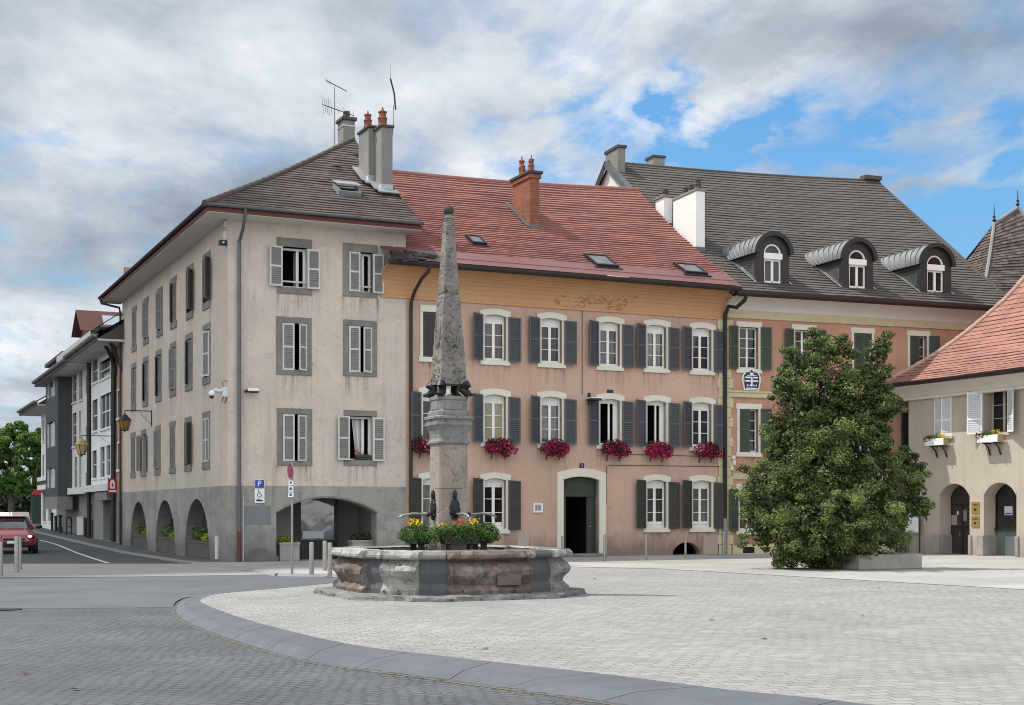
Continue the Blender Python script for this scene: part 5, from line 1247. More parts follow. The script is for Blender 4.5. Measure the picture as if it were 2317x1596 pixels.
# cornice and bands
mb = MB(); n = 8; sec = []
for i in range(n+1):
    t = i/n; a = t*math.pi/2; sec.append((-(OVO-.08)*(1-math.cos(a))-.04, czo+(ZGO+.05-czo)*math.sin(a)))
for (a, b), (c, e) in zip(sec, sec[1:]): mb.poly([(-.02, a, b), (XO+.2, a, b), (XO+.2, c, e), (-.02, c, e)])
mb.poly([(-.02, 0, czo)]+[(-.02, a, b) for a, b in sec]+[(-.02, 0, sec[-1][1])]); mb.build('cove_cornice', M['soffit'], orange)
zb1 = OF.front(1700, 722)[1]; zs1, zs0 = OF.front(1665, 888)[1], OF.front(1665, 899)[1]
mb = MB(); mb.box(-.03, XO+.03, -.06, 0, zb1, czo+.02); mb.build('frieze_band', M['yellow'], orange, bevel=.008)
mb = MB(); mb.box(-.03, XO+.03, -.055, 0, zs0, zs1); mb.box(-.03, XO+.03, -.09, 0, zs1, zs1+.06); mb.build('string_course', M['yellow'], orange)
mb = MB(); z = OF.front(1665, 1085)[1]; mb.box(.3, XO, -.05, 0, z, z+.22); mb.box(.3, XO, -.03, 0, 0, .35); mb.build('plinth_band', M['yellow'], orange)
mb = MB(); zz_ = 0.0; i = 0                                            # quoins shared with the pink house
while zz_ < czo-.4:
    h_ = .36; w_ = .42 if i % 2 else .30
    mb.box(-.34 if i % 2 else -.28, w_*.75, -.05, 0, zz_+.006, zz_+h_-.006); zz_ += h_; i += 1
mb.build('quoins', M['yellow'], orange, bevel=.006)
x_ = OF.front(1742, 1246)[0]; mb = MB(); mb.box(OF.front(1680, 1246)[0], OF.front(1706, 1246)[0], -.035, .0, .03, .26); mb.build('cellar_grille', M['dark'], orange)
def owin(c_, r_, a, b, zb, zt):
    mb = MB(); jw = .10; pj = -.035
    mb.fbox(FR, a-jw, a, zb, zt, pj, .22); mb.fbox(FR, b, b+jw, zb, zt, pj, .22); mb.fbox(FR, a-jw-.04, b+jw+.04, zt, zt+.2, pj-.01, .22); mb.fbox(FR, a-jw-.04, b+jw+.04, zb-.16, zb, pj-.02, .22)
    mb.build('stone_surround', M['cream'], orange)
    room(orange, FR, a, b, zb, zt, .28, 1.2, M['dark'])
    rain_stain(orange, FR, a-.14, b+.14, zb-.162, .8)
    if not (c_ == 2 and r_ == 2): window_sash(orange, FR, a, b, zb, zt, M['white'], M['glass'], 4, d=.15, fw=.05, cw=.035)
    z0, z1 = zb-.02, zt+.02
    if c_ == 2 and r_ == 2:
        for hx, sg in ((a+.01, 1), (b-.01, -1)): shutter(orange, FR, hx, sg, .385, z0+.03, z1-.03, .03, M['green'], M['green_in'], d=-.01)
    elif (c_ == 3 and r_ == 2) or (c_ == 0 and r_ == 1):
        shutter(orange, FR, a+.01, 1, .40, z0+.03, z1-.03, .05, M['green'], M['green_in'], d=-.01); shutter(orange, FR, b+.08, 1, .40, z0, z1, .3, M['green'], M['green_in'], d=-.06)
    else:
        shutter(orange, FR, a-.08, -1, .40, z0, z1, .15, M['green'], M['green_in'], d=-.06); shutter(orange, FR, b+.08, 1, .42, z0, z1, .12, M['green'], M['green_in'], d=-.06)
for w in ow: owin(*w)
# gutter, downpipe
gutter(orange, (-.02, -OVO-.02, ZGO+.2), (XO+.6, -OVO-.02, ZGO+.2), (0, -1, 0), .12, M['brownmetal'], depth=1.2)
xo_ = OF.front(1640.5, 900, -.12)[0]
mb = MB(); mb.tube([(xo_+.45, -OVO-.05, ZGO+.1), (xo_+.42, -OVO+.02, ZGO-.1), (xo_+.2, -.6, ZGO-.35), (xo_+.05, -.3, czo+.1), (xo_, -.14, czo-.2), (xo_, -.13, czo-.6), (xo_, -.13, 1.3)], .075, 8); dp = mb.build('drainpipe', M['black'], orange, smooth=True)
mb = MB(); mb.tube([(xo_, -.13, 1.32), (xo_, -.13, 0)], .085, 8); mb.build('drainpipe_foot', M['steel_thin'], dp, smooth=True)
mb = MB(); x, z = OF.front(1655, 1040); mb.box(x-.05, x+.1, -.14, 0, z-.0, z+.14); mb.box(x-.0, x+.14, -.1, 0, z-.2, z-.02); mb.box(x-.08, x+.04, -.09, 0, z-.4, z-.22); mb.build('junction_box', M['cream'], orange, bevel=.006)
# roof
OE0, OE1 = Vector((-.05, -OVO-.06, ZGO+.24)), Vector((XO+.55, -OVO-.06, ZGO+.24))
OR0, OR1 = Vector((-.05, RY, RZ)), Vector((max(XR1, XO-.6), RY, ORZ1))
OR1 = Vector((XR1, RY, ORZ1))
profo = lambda t: (t, t+.13*t*(t-1))
random.seed(4)
mb = MB(); tiles(mb, OE0, OE1, OR1, OR0, 48, .042, .28, profo, .018, sag=.10)
mb.poly([OR0-Vector((0, 0, .12)), OR1-Vector((0, 0, .12)), (XO+.5, 2*RY+OVO, ZGO), (-.05, 2*RY+OVO, ZGO)]); mb.poly([OE1, OR1, (XO+.5, 2*RY+OVO, ZGO)])
oroof = mb.build('roof', M['tile_grey'], orange)
def opt(s, t, up=0.0):
    a = OE0.lerp(OR0, t); b = OE1.lerp(OR1, t); q = profo(t)[1]; p = a.lerp(b, s); za = OE0.z+(OR0.z-OE0.z)*q; zb = OE1.z+(OR1.z-OE1.z)*q; p.z = za+(zb-za)*s+up-.10*math.sin(math.pi*s)*t; return p
nO = (OE1-OE0).cross(OR0-OE0).normalized()
def on_or(px, py):
    p = OF.hit(px, py, OE0, nO)
    for _ in range(8):
        t = (p.y-OE0.y)/(OR0.y-OE0.y); t = min(max(t, 0), 1); a = OE0.lerp(OR0, t); b = OE1.lerp(OR1, t); s = (p.x-a.x)/(b.x-a.x); p = OF.hit(px, py, opt(min(max(s, 0), 1), t), nO)
    return p
mb = MB()
for i in range(60): mb.tube([opt(i/60, 1), opt((i+1.1)/60, 1)], [.1, .085], 6)
mb.box(OR1.x-.9, OR1.x+.05, OR1.y-.22, OR1.y+.22, OR1.z+.02, OR1.z+.2)
mb.build('ridge_tiles', M['tile_grey'], oroof)
mb = MB()
for i in range(30):
    a, b = opt(0, i/30, .06), opt(0, (i+1)/30, .06); mb.poly([a+Vector((-.16, 0, 0)), a+Vector((.12, 0, 0)), b+Vector((.12, 0, 0)), b+Vector((-.16, 0, 0))]); mb.poly([a+Vector((-.16, 0, 0)), b+Vector((-.16, 0, 0)), b+Vector((-.16, 0, -.3)), a+Vector((-.16, 0, -.3))])
mb.build('verge_flashing', M['gutter'], oroof)
mb = MB(); mb.poly([(-.22, OR0.y, OR0.z+.05), (-.02, OR0.y, OR0.z+.05), (-.02, OR0.y+4, OR0.z-3.2), (-.22, OR0.y+4, OR0.z-3.2)]); mb.poly([(-.22, OR0.y, OR0.z+.05), (-.22, OR0.y+4, OR0.z-3.2), (-.22, OR0.y+4, OR0.z-3.6), (-.22, OR0.y, OR0.z-.4)]); mb.build('verge_board', M['brownmetal'], oroof)
# chimneys
p = on_or(1575, 570); c_, d_ = chimney(orange, OF, p, 1523, 1595, 432, M['offwhite'], M['concrete_stack'], pots=((.5, .1, .12, .42), (.5, .38, .12, .32), (.5, .62, .12, .32)), pxm=1575.5, capo=.03, capt=.1, maxd=3.0, potm=M['cap'])
mb = MB(); mb.box(d_[0]-.012, d_[1]+.012, d_[2]-.012, d_[2]+.3, p.z-.2, p.z+.2); mb.build('flashing', M['gutter'], c_)
p = on_or(1502, 512); c_, d_ = chimney(orange, OF, p, 1483, 1521, 446, M['offwhite'], M['concrete_stack'], pots=((.5, .3, .13, .3),), pxm=1502, capo=.06, capt=.08, maxd=1.2, potm=M['cap'])
mb = MB(); mb.box(d_[0]-.012, d_[1]+.012, d_[2]-.012, d_[2]+.3, p.z-.3, p.z+.14); mb.build('flashing', M['gutter'], c_)
p = on_or(1399, 432); p = OF.hit(1398, 400, (0, RY-.9, 0), (0, 1, 0)); x0, x1 = p.x, OF.front(1415, 350, p.y)[0]
zt = OF.front(1398, 334, p.y)[1]; mb = MB(); mb.box(x0, x1, p.y, p.y+1.3, p.z-3.2, zt); c_ = mb.build('chimney', M['concrete_stack'], orange, bevel=.01); mb = MB(); mb.box(x0-.05, x1+.05, p.y-.05, p.y+1.35, zt+.002, zt+.12); mb.build('chimney_cap', M['cap'], c_)
y = RY+.8; x0, x1 = OF.front(1478, 360, y)[0], OF.front(1504, 360, y)[0]; zt = OF.front(1490, 357, y)[1]; mb = MB(); mb.box(x0, x1, y, y+.7, zt-1.4, zt); c_ = mb.build('chimney', M['wall_shop'], orange); mb = MB(); mb.box(x0-.05, x1+.05, y-.05, y+.75, zt+.002, zt+.1); mb.build('chimney_cap', M['cap'], c_)
# dormers
def dormer(px0, px1, pyb, pyt, pxc):
    c = on_or((px0+px1)/2, pyb+2); y0 = c.y; x0, x1 = OF.front(px0, 600, y0)[0], OF.front(px1, 600, y0)[0]; zb = c.z; zt = OF.front((px0+px1)/2, pyt, y0)[1]
    w = x1-x0; rad = w/2; zs = zt-rad; cx = (x0+x1)/2
    def yroof(z):
        lo, hi = 0.0, 1.0
        for _ in range(30):
            m = (lo+hi)/2
            if opt(.5, m).z < z: lo = m
            else: hi = m
        return opt(.5, lo).y
    n = 20
    def arcpts(r, zc): return [(cx+r*math.cos(math.pi*i/n), zc+r*math.sin(math.pi*i/n)) for i in range(n+1)]
    # cheeks and front: dark timber body
    mb = MB(); bw = rad-.10
    ww = w*.225; zl = zb+.02; wz1 = zs+.0                      # window half width, sill, head
    ro = ww+.02
    outer = [(cx+bw, zb-.2)]+[(cx+bw*math.cos(math.pi*i/n), zs-.02+bw*math.sin(math.pi*i/n)) for i in range(n+1)]+[(cx-bw, zb-.2)]
    inner_ = [(cx+ww, zl)]+[(cx+ro*math.cos(math.pi*i/n), wz1+ro*math.sin(math.pi*i/n)) for i in range(n+1)]+[(cx-ww, zl)]
    for (a, b), (c1, d1) in zip(zip(outer, outer[1:]), zip(inner_, inner_[1:])):
        mb.poly([FR(*a, y0), FR(*b, y0), FR(*d1, y0), FR(*c1, y0)]); mb.poly([FR(*c1, y0), FR(*d1, y0), FR(*d1, y0+.2), FR(*c1, y0+.2)])
    for sx in (-1, 1):
        u = cx+sx*bw; ys = yroof(zs)+.3; mb.poly([(u, y0, zb-.3), (u, ys, zs-.3), (u, ys, zs+.05), (u, y0, zs+.05)])
    o = mb.build('dormer', M['brownmetal'], orange)
    mb = MB(); g = arcpts(rad, zs)                              # zinc barrel
    yb = yroof(zt)+.2
    gg = arcpts(rad-.05, zs)
    nseg = 8
    def yb_at(z): return min(yb, yroof(z)+.15)
    for (a, b), (a2, b2) in zip(zip(g, g[1:]), zip(gg, gg[1:])):
        for s_ in range(nseg):
            ya, yc_ = y0-.12, None
            A = lambda P, f: (P[0], y0-.12+(yb_at(P[1])-y0+.12)*f, P[1])
            f0, f1 = s_/nseg, (s_+1)/nseg
            mb.poly([A(a, f0), A(b, f0), A(b, f1), A(a, f1)])
        mb.poly([(a[0], y0-.12, a[1]), (b[0], y0-.12, b[1]), (b2[0], y0-.12, b2[1]), (a2[0], y0-.12, a2[1])]); mb.poly([(a2[0], y0-.12, a2[1]), (b2[0], y0-.12, b2[1]), (b2[0], y0+.1, b2[1]), (a2[0], y0+.1, a2[1])])
    rb = mb.build('dormer_roof', M['zinc_roof'], orange)
    mb = MB()
    for s_ in range(1, nseg):
        f = s_/nseg; pts = [(P[0]+(P[0]-cx)*.02, y0-.12+(yb_at(P[1])-y0+.12)*f, P[1]+.025) for P in g]; mb.tube(pts, .022, 5)
    mb.build('standing_seam', M['gutter'], rb)
    mb = MB(); g2 = arcpts(rad+.02, zs); g3 = arcpts(rad-.14, zs)
    for (a, b), (c1, d1) in zip(zip(g2, g2[1:]), zip(g3, g3[1:])):
        mb.poly([FR(*a, y0-.15), FR(*b, y0-.15), FR(*d1, y0-.15), FR(*c1, y0-.15)]); mb.poly([FR(*a, y0-.15), FR(*b, y0-.15), FR(*b, y0-.1), FR(*a, y0-.1)]); mb.poly([FR(*c1, y0-.15), FR(*d1, y0-.15), FR(*d1, y0), FR(*c1, y0)])
    mb.build('arched_hood', M['iron'], o)
    # white arch moulding, transom and window
    mb = MB(); r0, r1 = ww-.05, ww+.015
    for i in range(n):
        a, b = math.pi*i/n, math.pi*(i+1)/n
        q = [(cx+r1*math.cos(a), wz1+r1*math.sin(a)), (cx+r1*math.cos(b), wz1+r1*math.sin(b)), (cx+r0*math.cos(b), wz1+r0*math.sin(b)), (cx+r0*math.cos(a), wz1+r0*math.sin(a))]
        mb.prism(FR, q, y0+.05, y0+.15)
    mb.fbox(FR, cx-ww-.03, cx+ww+.03, wz1-.20, wz1+.02, y0-.03, y0+.12)
    mb.fbox(FR, cx-ww, cx-ww+.06, zl, wz1-.2, y0+.06, y0+.12); mb.fbox(FR, cx+ww-.06, cx+ww, zl, wz1-.2, y0+.06, y0+.12); mb.fbox(FR, cx-.05, cx+.05, zl, wz1-.2, y0+.05, y0+.12); mb.fbox(FR, cx-ww, cx+ww, zl, zl+.09, y0+.05, y0+.12); mb.fbox(FR, cx-ww, cx+ww, wz1-.27, wz1-.2, y0+.055, y0+.12)
    mb.build('window_frame', M['white'], o)
    mb = MB(); mb.poly([(cx-ww, y0+.1, zl), (cx+ww, y0+.1, zl), (cx+ww, y0+.1, wz1+ww), (cx-ww, y0+.1, wz1+ww)]); mb.build('pane', M['glass'], o)
    mb = MB(); u = cx-bw-.006; ys = y0+(yroof(zs)-y0)*.62; zr0 = zb+.15
    mb.poly([(u, y0+.14, zb+.2), (u, ys, zs-.35), (u, y0+.14, zs-.3)]); mb.build('cheek_pane', skyglass, o)
    mb = MB()
    for u0, u1 in ((cx-bw-.10, cx-bw-.01), (cx+bw+.01, cx+bw+.10)):
        ys = yroof(zs); mb.poly([(u0, y0-.1, opt(.5, (y0-.1-OE0.y)/(OR0.y-OE0.y)).z+.07), (u1, y0-.1, opt(.5, (y0-.1-OE0.y)/(OR0.y-OE0.y)).z+.07), (u1, ys, zs+.07), (u0, ys, zs+.07)])
    mb.build('flashing', M['zinc'], o)
dormer(1706, 1791, 641, 526, 1745); dormer(1899, 1981, 652, 540, 1938); dormer(2076, 2157, 662, 552, 2117)
# coat of arms panel
h = orr(1678, 839, 1720, 881); e = empty('coat_of_arms', OF.w(((h[0]+h[1])/2, -.0, (h[2]+h[3])/2)), OA, 'blue and white heraldic panel on the terracotta wall under a window', 'sign')
s = (h[1]-h[0])/42
sh = [(-17, -21), (17, -21), (19, -8), (22, 0), (19, 10), (15, 14), (14, 16), (5, 17), (0, 22), (-5, 17), (-14, 16), (-15, 14), (-19, 10), (-22, 0), (-19, -8)]
mb = MB(); mb.prism(FR, [(u*s, z*s) for u, z in sh], -.05, -.005); p_ = mb.build('panel', M['signwhite'], e)
mb = MB(); mb.prism(FR, [(u*s*.88, z*s*.90) for u, z in sh], -.056, -.05); mb.build('field', M['navy'], e)
mb = MB()
for b in ((-14, -1, 3, 6), (2, 14, 3, 6), (-14, -3, -4, -1), (3, 14, -4, -1), (-13, 13, -18, -16), (-4, 4, 10, 14), (-11, 11, 8, 9.2)): mb.fbox(FR, b[0]*s, b[1]*s, b[2]*s, b[3]*s, -.062, -.056)
mb.prism(FR, [(-1.5*s, -14*s), (1.5*s, -12*s), (2.5*s, 0), (0, 6*s), (-2*s, 2*s)], -.0625, -.056)
for i in range(7): mb.fbox(FR, (-11+3.4*i)*s, (-9.4+3.4*i)*s, -13*s, (-9-1.2*(i % 2))*s, -.061, -.056)
mb.build('emblem', M['signwhite'], e)
mb = MB(); mb.prism(FR, [(-21*s, 0), (-17*s, 6*s), (-16*s, -6*s)], -.0615, -.056); mb.prism(FR, [(21*s, 0), (17*s, 6*s), (16*s, -6*s)], -.0615, -.056); mb.build('emblem_edge', M['yellow'], e)
# ================================================================== greige house on the right
rb0 = gnd(2056, 1153+5230/53.8)
RDIR = Vector((-.4292, .9032, 0))                                       # along its front, away from the camera
rb0 = Vector(((2056-CX)*53.6/FPX, 53.6, 0))
RA = math.atan2(-RDIR.y, -RDIR.x)                                       # local x runs towards the camera, y into the house
RF = Frame(rb0, RA)
right = empty('greige_house', rb0, RA, 'two-storey greige house with bell-cast red tiled roof and arched ground floor', 'house')
XR = 17.0
def rr(x0, y0, x1, y1, off=0.0): return fr(x0, y0, x1, y1, off, RF)
ZR = RF.front(2200, 893)[1]
zt_ = sum(RF.front(x, y)[1] for x, y in ((2070, 905), (2280, 874)))/2
ZR = zt_
w1 = rr(2112, 893, 2153, 985); w2 = rr(2227, 877, 2281, 984)
zb_ = (w1[2]+w2[2])/2; w1 = (w1[0], w1[1], zb_, w1[3]); w2 = (w2[0]-.02, w2[1], zb_, w1[3])
a1 = rr(2110, 1097, 2194, 1255); a2 = rr(2226, 1090, 2300, 1258)
zc = (a1[3]+a2[3])/2; wd_ = a2[1]-a2[0]
a1 = (a1[1]-wd_, a1[1], -.05, zc); a2 = (a2[0], a2[1], -.05, zc)
gap = a2[0]-a1[0]
arches = [(a1[0]+gap*i, a1[1]+gap*i, -.05, zc) for i in range(4)]
ups = [w1, w2]+[(w2[0]+gap*1.25*i, w2[1]+gap*1.25*i, w2[2], w2[3]) for i in (1, 2)]
mb = MB(); wall(mb, FR, 0, XR, -.1, ZR, arches+ups, 0, .55)
zs_ = zc-.46
for a in arches: spandrel(mb, FR, a[0], a[1], zs_, zc, 0, .55)
mb.poly([(0, 0, 0), (0, 12, 0), (0, 12, ZR), (0, 0, ZR)])
mb.build('wall', M['greige'], right)
for i, a in enumerate(arches):
    mb = MB()
    q = [(a[0]-.26, a[0]+.0), (a[1], a[1]+.26)]
    mb.fbox(FR, a[0]-.30, a[0]+.02, 0, .72, -.07, .6); mb.build('pedestal', M['concrete'], right, bevel=.015); mb = MB(); mb.fbox(FR, a[1]-.02, a[1]+.12, 0, .72, -.07, .6)
    mb.build('pedestal', M['concrete'], right, bevel=.015)
    mb = MB(); arch_band(mb, FR, a[0], a[1], zs_, zc-zs_, .16, -.012, .2); mb.build('arch_moulding', M['greige'], right)
    mb = MB(); mb.box(a[0]-.3, a[1]+.3, .5, 2.2, -.004, .006); mb.build('arcade_floor', M['plinth'], right)
# door in the first arch
a = arches[0]; D_ = .6
f = arc_fn(a[0], a[1], zs_, zc-zs_-.01); dx0 = RF.front(2141, 1180, D_)[0]; dx1 = a[1]+.2
mb = MB(); mb.prism(FR, [(dx0, 0), (dx1, 0), (dx1, zs_+.1), (a[1], zc), (dx0, zc+.1)], D_, D_+.06); dr = mb.build('door', mat('dark_brown_door', (.040, .030, .026), .5, .12, 3), right)
mb = MB(); zm = RF.front(2165, 1144, D_)[1]; mb.fbox(FR, dx0, dx1, zm, zm+.06, D_-.03, D_); mb.fbox(FR, dx0, dx0+.08, 0, zm, D_-.03, D_); mb.fbox(FR, dx0+.08, dx1, .95, 1.02, D_-.02, D_); mb.fbox(FR, RF.front(2177, 1200, D_)[0], RF.front(2177, 1200, D_)[0]+.07, 0, zm, D_-.03, D_); mb.build('door_rail', M['iron'], dr)
h = rr(2149, 1166, 2166, 1188, D_); mb = MB(); mb.fbox(FR, h[0], h[1], h[2], h[3], D_-.012, D_-.0); mb.build('notice', mat('tan_paper_notice', (.30, .25, .17), .7, .1, 5), dr)
h = rr(2178, 1154, 2188, 1180, D_); mb = MB(); mb.fbox(FR, h[0], h[1], h[2], h[3], D_-.014, D_-.0); mb.build('notice', M['shut_in'], dr)
h = rr(2166, 1157, 2169, 1165, D_); mb = MB(); mb.fbox(FR, h[0], h[1], h[2], h[3], D_-.012, D_-.0); mb.build('notice', M['signwhite'], dr)
x, z = RF.front(2172, 1207, D_-.05); mb = MB(); mb.tube([(x, D_-.05, z-.1), (x, D_-.05, z+.06)], .015, 6); mb.build('handle', M['steel'], dr)
mb = MB(); mb.poly([(a[0]-.05, D_+.07, 0), (dx0+.05, D_+.07, 0), (dx0+.05, D_+.07, zc+.2), (a[0]-.05, D_+.07, zc+.2)]); mb.build('recess_wall', M['greige'], right)
# glazed shop front in the second arch, repeated beyond the frame
for i, a in enumerate(arches[1:]):
    mb = MB(); x0 = a[0]+.02 if i else RF.front(2241, 1180, .6)[0]; x1 = a[1]+.3; zt2 = RF.front(2275, 1195, .6)[1]
    mb.fbox(FR, x0-.08, x1, zt2-.09, zt2, .5, .66); mb.fbox(FR, x0, x0+.05, 0, zc, .56, .62); mb.fbox(FR, x0+(x1-x0)*.55, x0+(x1-x0)*.55+.05, zt2, zc+.1, .58, .62)
    sf = mb.build('shop_front', M['iron'], right)
    mb = MB(); mb.poly([(x0, .62, zt2), (x1, .62, zt2), (x1, .62, zc+.1), (x0, .62, zc+.1)]); mb.build('pane', glassmat('dark_shop_glass', (.02, .02, .021), .08), sf)
    mb = MB(); mb.poly([(x0, .6, 0), (x1, .6, 0), (x1, .6, zt2-.09), (x0, .6, zt2-.09)]); 
    mb.build('frosted_pane', mat('frosted_glass', (.12, .15, .15), .18, .3, 1.3, spec=.6), sf)
    mb = MB(); mb.poly([(x0-.6, .63, 0), (x0, .63, 0), (x0, .63, zc+.2), (x0-.6, .63, zc+.2)]); mb.build('recess_wall', M['greige'], right)
    if i == 0:
        h = rr(2273, 1146, 2291, 1166, .6); mb = MB(); mb.fbox(FR, h[0], h[1], h[2], h[3], .595, .605); n_ = mb.build('notice', M['plastic_lt'], sf); mb = MB(); mb.fbox(FR, h[0]+.05, h[1]-.05, h[2]+.03, h[2]+.08, .592, .5945); mb.build('print', M['signblue'], n_)
# brass plates between the arches
for (y0, y1, l) in ((1136, 1163, 'upper of two brass plates on the pier between the arches'), (1168, 1193, 'lower of two brass plates on the pier between the arches')):
    h = rr(2199, y0, 2217, y1); e = empty('brass_plate', RF.w((h[0], 0, h[2])), RA, l, 'plaque')
    w_, h_ = h[1]-h[0], h[3]-h[2]; mb = MB(); mb.box(0, w_, -.03, -.002, 0, h_); mb.build('plate', M['brass'], e, bevel=.005)
    mb = MB(); mb.box(w_*.35, w_*.65, -.033, -.03, h_*.25, h_*.45); mb.box(w_*.2, w_*.8, -.033, -.03, h_*.66, h_*.70); mb.box(w_*.2, w_*.8, -.033, -.03, h_*.78, h_*.82); mb.build('engraving', M['brownmetal'], e)
# upper windows
for i, w in enumerate(ups):
    a, b, zb, zt = w; closed = i == 0
    mb = MB(); f = arc_fn(a, b, zt-.16, .14); g = arc_fn(a-.16, b+.16, zt+.06, .16)
    if not closed:
        for j in range(14):
            u0, u1 = a-.16+(b-a+.32)*j/14, a-.16+(b-a+.32)*(j+1)/14
            mb.prism(FR, [(u0, f(min(max(u0, a), b))), (u1, f(min(max(u1, a), b))), (u1, g(u1)), (u0, g(u0))], -.03, .3)
    else:
        spandrel(mb, FR, a, b, zt-.16, zt-.004, .08, .3)
    sl_ = MB(); sl_.fbox(FR, a-.12, b+.12, zb-.10, zb, -.08, .3); sl_.build('window_sill', M['greige'], right, bevel=.008)
    mb.build('stone_surround', M['greige'] if not closed else M['greige'], right)
    room(right, FR, a, b, zb, zt, .55, 1.6, M['dark'])
    if closed:
        shutter(right, FR, a+.01, 1, (b-a)*.49, zb+.02, zt-.13, .03, M['white'], M['plastic_lt'], d=.05, rails=(.42,), arch=.10); shutter(right, FR, b-.01, -1, (b-a)*.49, zb+.02, zt-.13, .2, M['white'], M['plastic_lt'], d=.05, rails=(.42,), arch=.10)
    else:
        window_sash(right, FR, a, b, zb, zt-.02, M['greige'], M['glass'], 3, d=.4, fw=.05)
        shutter(right, FR, a-.02, -1, (b-a)*.5, zb+.0, zt-.06, .35, M['white'], M['plastic_lt'], d=-.03, rails=(.36,)); shutter(right, FR, b+.02, 1, (b-a)*.5, zb+.0, zt-.06, .45, M['white'], M['plastic_lt'], d=-.03, rails=(.36,))
# cornice and eave
OVR = RF.hit(2012, 850, (0, 0, 0), (0, 0, 1))
ovr = .75; zer = ZR+.42; xl_ = -.95
mb = MB(); sec = [(-.10, ZR-.10), (-.14, ZR-.08), (-.14, ZR-.0), (-.18, ZR+.02), (-.28, ZR+.14), (-.5, ZR+.28), (-ovr+.05, ZR+.36), (-ovr+.05, ZR+.40)]
for (a, b), (c, e) in zip(sec, sec[1:]):
    mb.poly([(a, a, b), (XR, a, b), (XR, c, e), (c, c, e)]); mb.poly([(a, a, b), (a, 12, b), (c, 12, e), (c, c, e)])
mb.poly([(0, 0, ZR-.1), (XR, 0, ZR-.1), (XR, -.1, ZR-.1), (-.1, -.1, ZR-.1)])
mb.build('eaves_cornice', M['cream'], right)
gutter(right, (-ovr-.12, -ovr-.06, zer+.12), (XR, -ovr-.06, zer+.12), (0, -1, 0), .10, M['brownmetal'], depth=1.2)
gutter(right, (-ovr-.06, -ovr-.12, zer+.12), (-ovr-.06, 12, zer+.12), (-1, 0, 0), .10, M['brownmetal'], depth=1.2)
mb = MB(); mb.tube([(-ovr, -ovr+.2, zer-.02), (-ovr+.1, -.2, zer-.35), (-.4, .3, ZR-.45), (-.12, .5, ZR-.6)], .05, 8); mb.build('drainpipe', M['brownmetal'], right, smooth=True)
# bell-cast hipped roof
ex, ey, ez = -ovr-.08, -ovr-.08, zer+.12
Hd = 6.2
prr = lambda t: (t, .42*t+.58*t*t if t < .55 else .42*.55+.58*.55**2+(t-.55)*(1-.42*.55-.58*.55**2)/.45)
q = RF.hit(2317, 632, (ex, ey, 0), Vector((1, -1, 0)).normalized())     # point seen on the hip, in the hip's vertical plane
t_q = (q.y-ey)/Hd; zr_ = ez+(q.z-ez)/max(.2, prr(min(1, t_q))[1]) if t_q < 1 else q.z
random.seed(11)
mb = MB(); AR0 = Vector((ex+Hd, ey+Hd, zr_)); tiles(mb, (ex, ey, ez), (XR, ey, ez), (XR, ey+Hd, zr_), AR0, 40, .03, .2, prr, .03); tiles(mb, (ex, ey+2*Hd, ez), (ex, ey, ez), AR0+Vector((0, .05, 0)), AR0+Vector((0, .06, 0)), 40, .03, .25, prr, .03)
rr_ = mb.build('roof', M['tile_orange'], right)
mb = MB(); hp = [Vector((ex+Hd*i/24, ey+Hd*i/24, ez+(zr_-ez)*prr(i/24)[1]+.03)) for i in range(25)]
for a, b in zip(hp, hp[1:]): mb.tube([a, b+(b-a)*.06], [.11, .09], 8)
mb.build('hip_tiles', mat('pale_mortared_hip_tiles', (.36, .24, .19), .9, .2, 3), rr_)
# window boxes
def pale_box(seed, label):
    random.seed(seed); e = empty('window_box', (0, 0, 0), 0, label, 'window box', 'pale window boxes on the greige house')
    mb = MB(); mb.box(-.50, .50, -.36, -.12, -.16, .10); t_ = mb.build('trough', M['signwhite'], e, bevel=.01)
    mb = MB(); mb.box(.501, .52, -.37, -.10, -.17, .11); mb.build('end_board', mat('tan_trough_end', (.36, .27, .14), .8, .1, 5), t_)
    for u in (-.2, .3):
        mb = MB(); mb.tube([(u, 0, -.6), (u, -.05, -.52), (u, -.10, -.35), (u, -.26, -.2)], .03, 5); mb.tube([(u, 0, -.19), (u, -.38, -.19)], .025, 5); mb.build('bracket', M['iron'], e)
    mb = MB(); leaves(mb, [(.05, -.24, .16, .35, .14, .12), (-.1, -.26, .12, .3, .14, .1)], 260, .07, tb=(.3, .9)); mb.build('foliage', M['leaf_plant'], e)
    mb = MB(); leaves(mb, [(-.42, -.3, .08, .17, .13, .16), (-.25, -.32, .1, .14, .1, .1)], 150, .07); mb.build('dry_foliage', mat('rust_brown_foliage', (.10, .05, .03), .8, .3, 20), e)
    mb = MB(); leaves(mb, [(.33, -.28, .20, .2, .12, .09)], 60, .06); mb.build('blossoms', M['petal_yellow'], e)
    return e
for i, (w, l) in enumerate(((w1, 'pale window box below the closed white shutters of the greige house'), (w2, 'pale window box below the open white shutters of the greige house'))):
    e = pale_box(70+i, l); e.location = RF.w(((w[0]+w[1])/2-.05, 0, zb_-.17)); e.rotation_euler = (0, 0, RA)
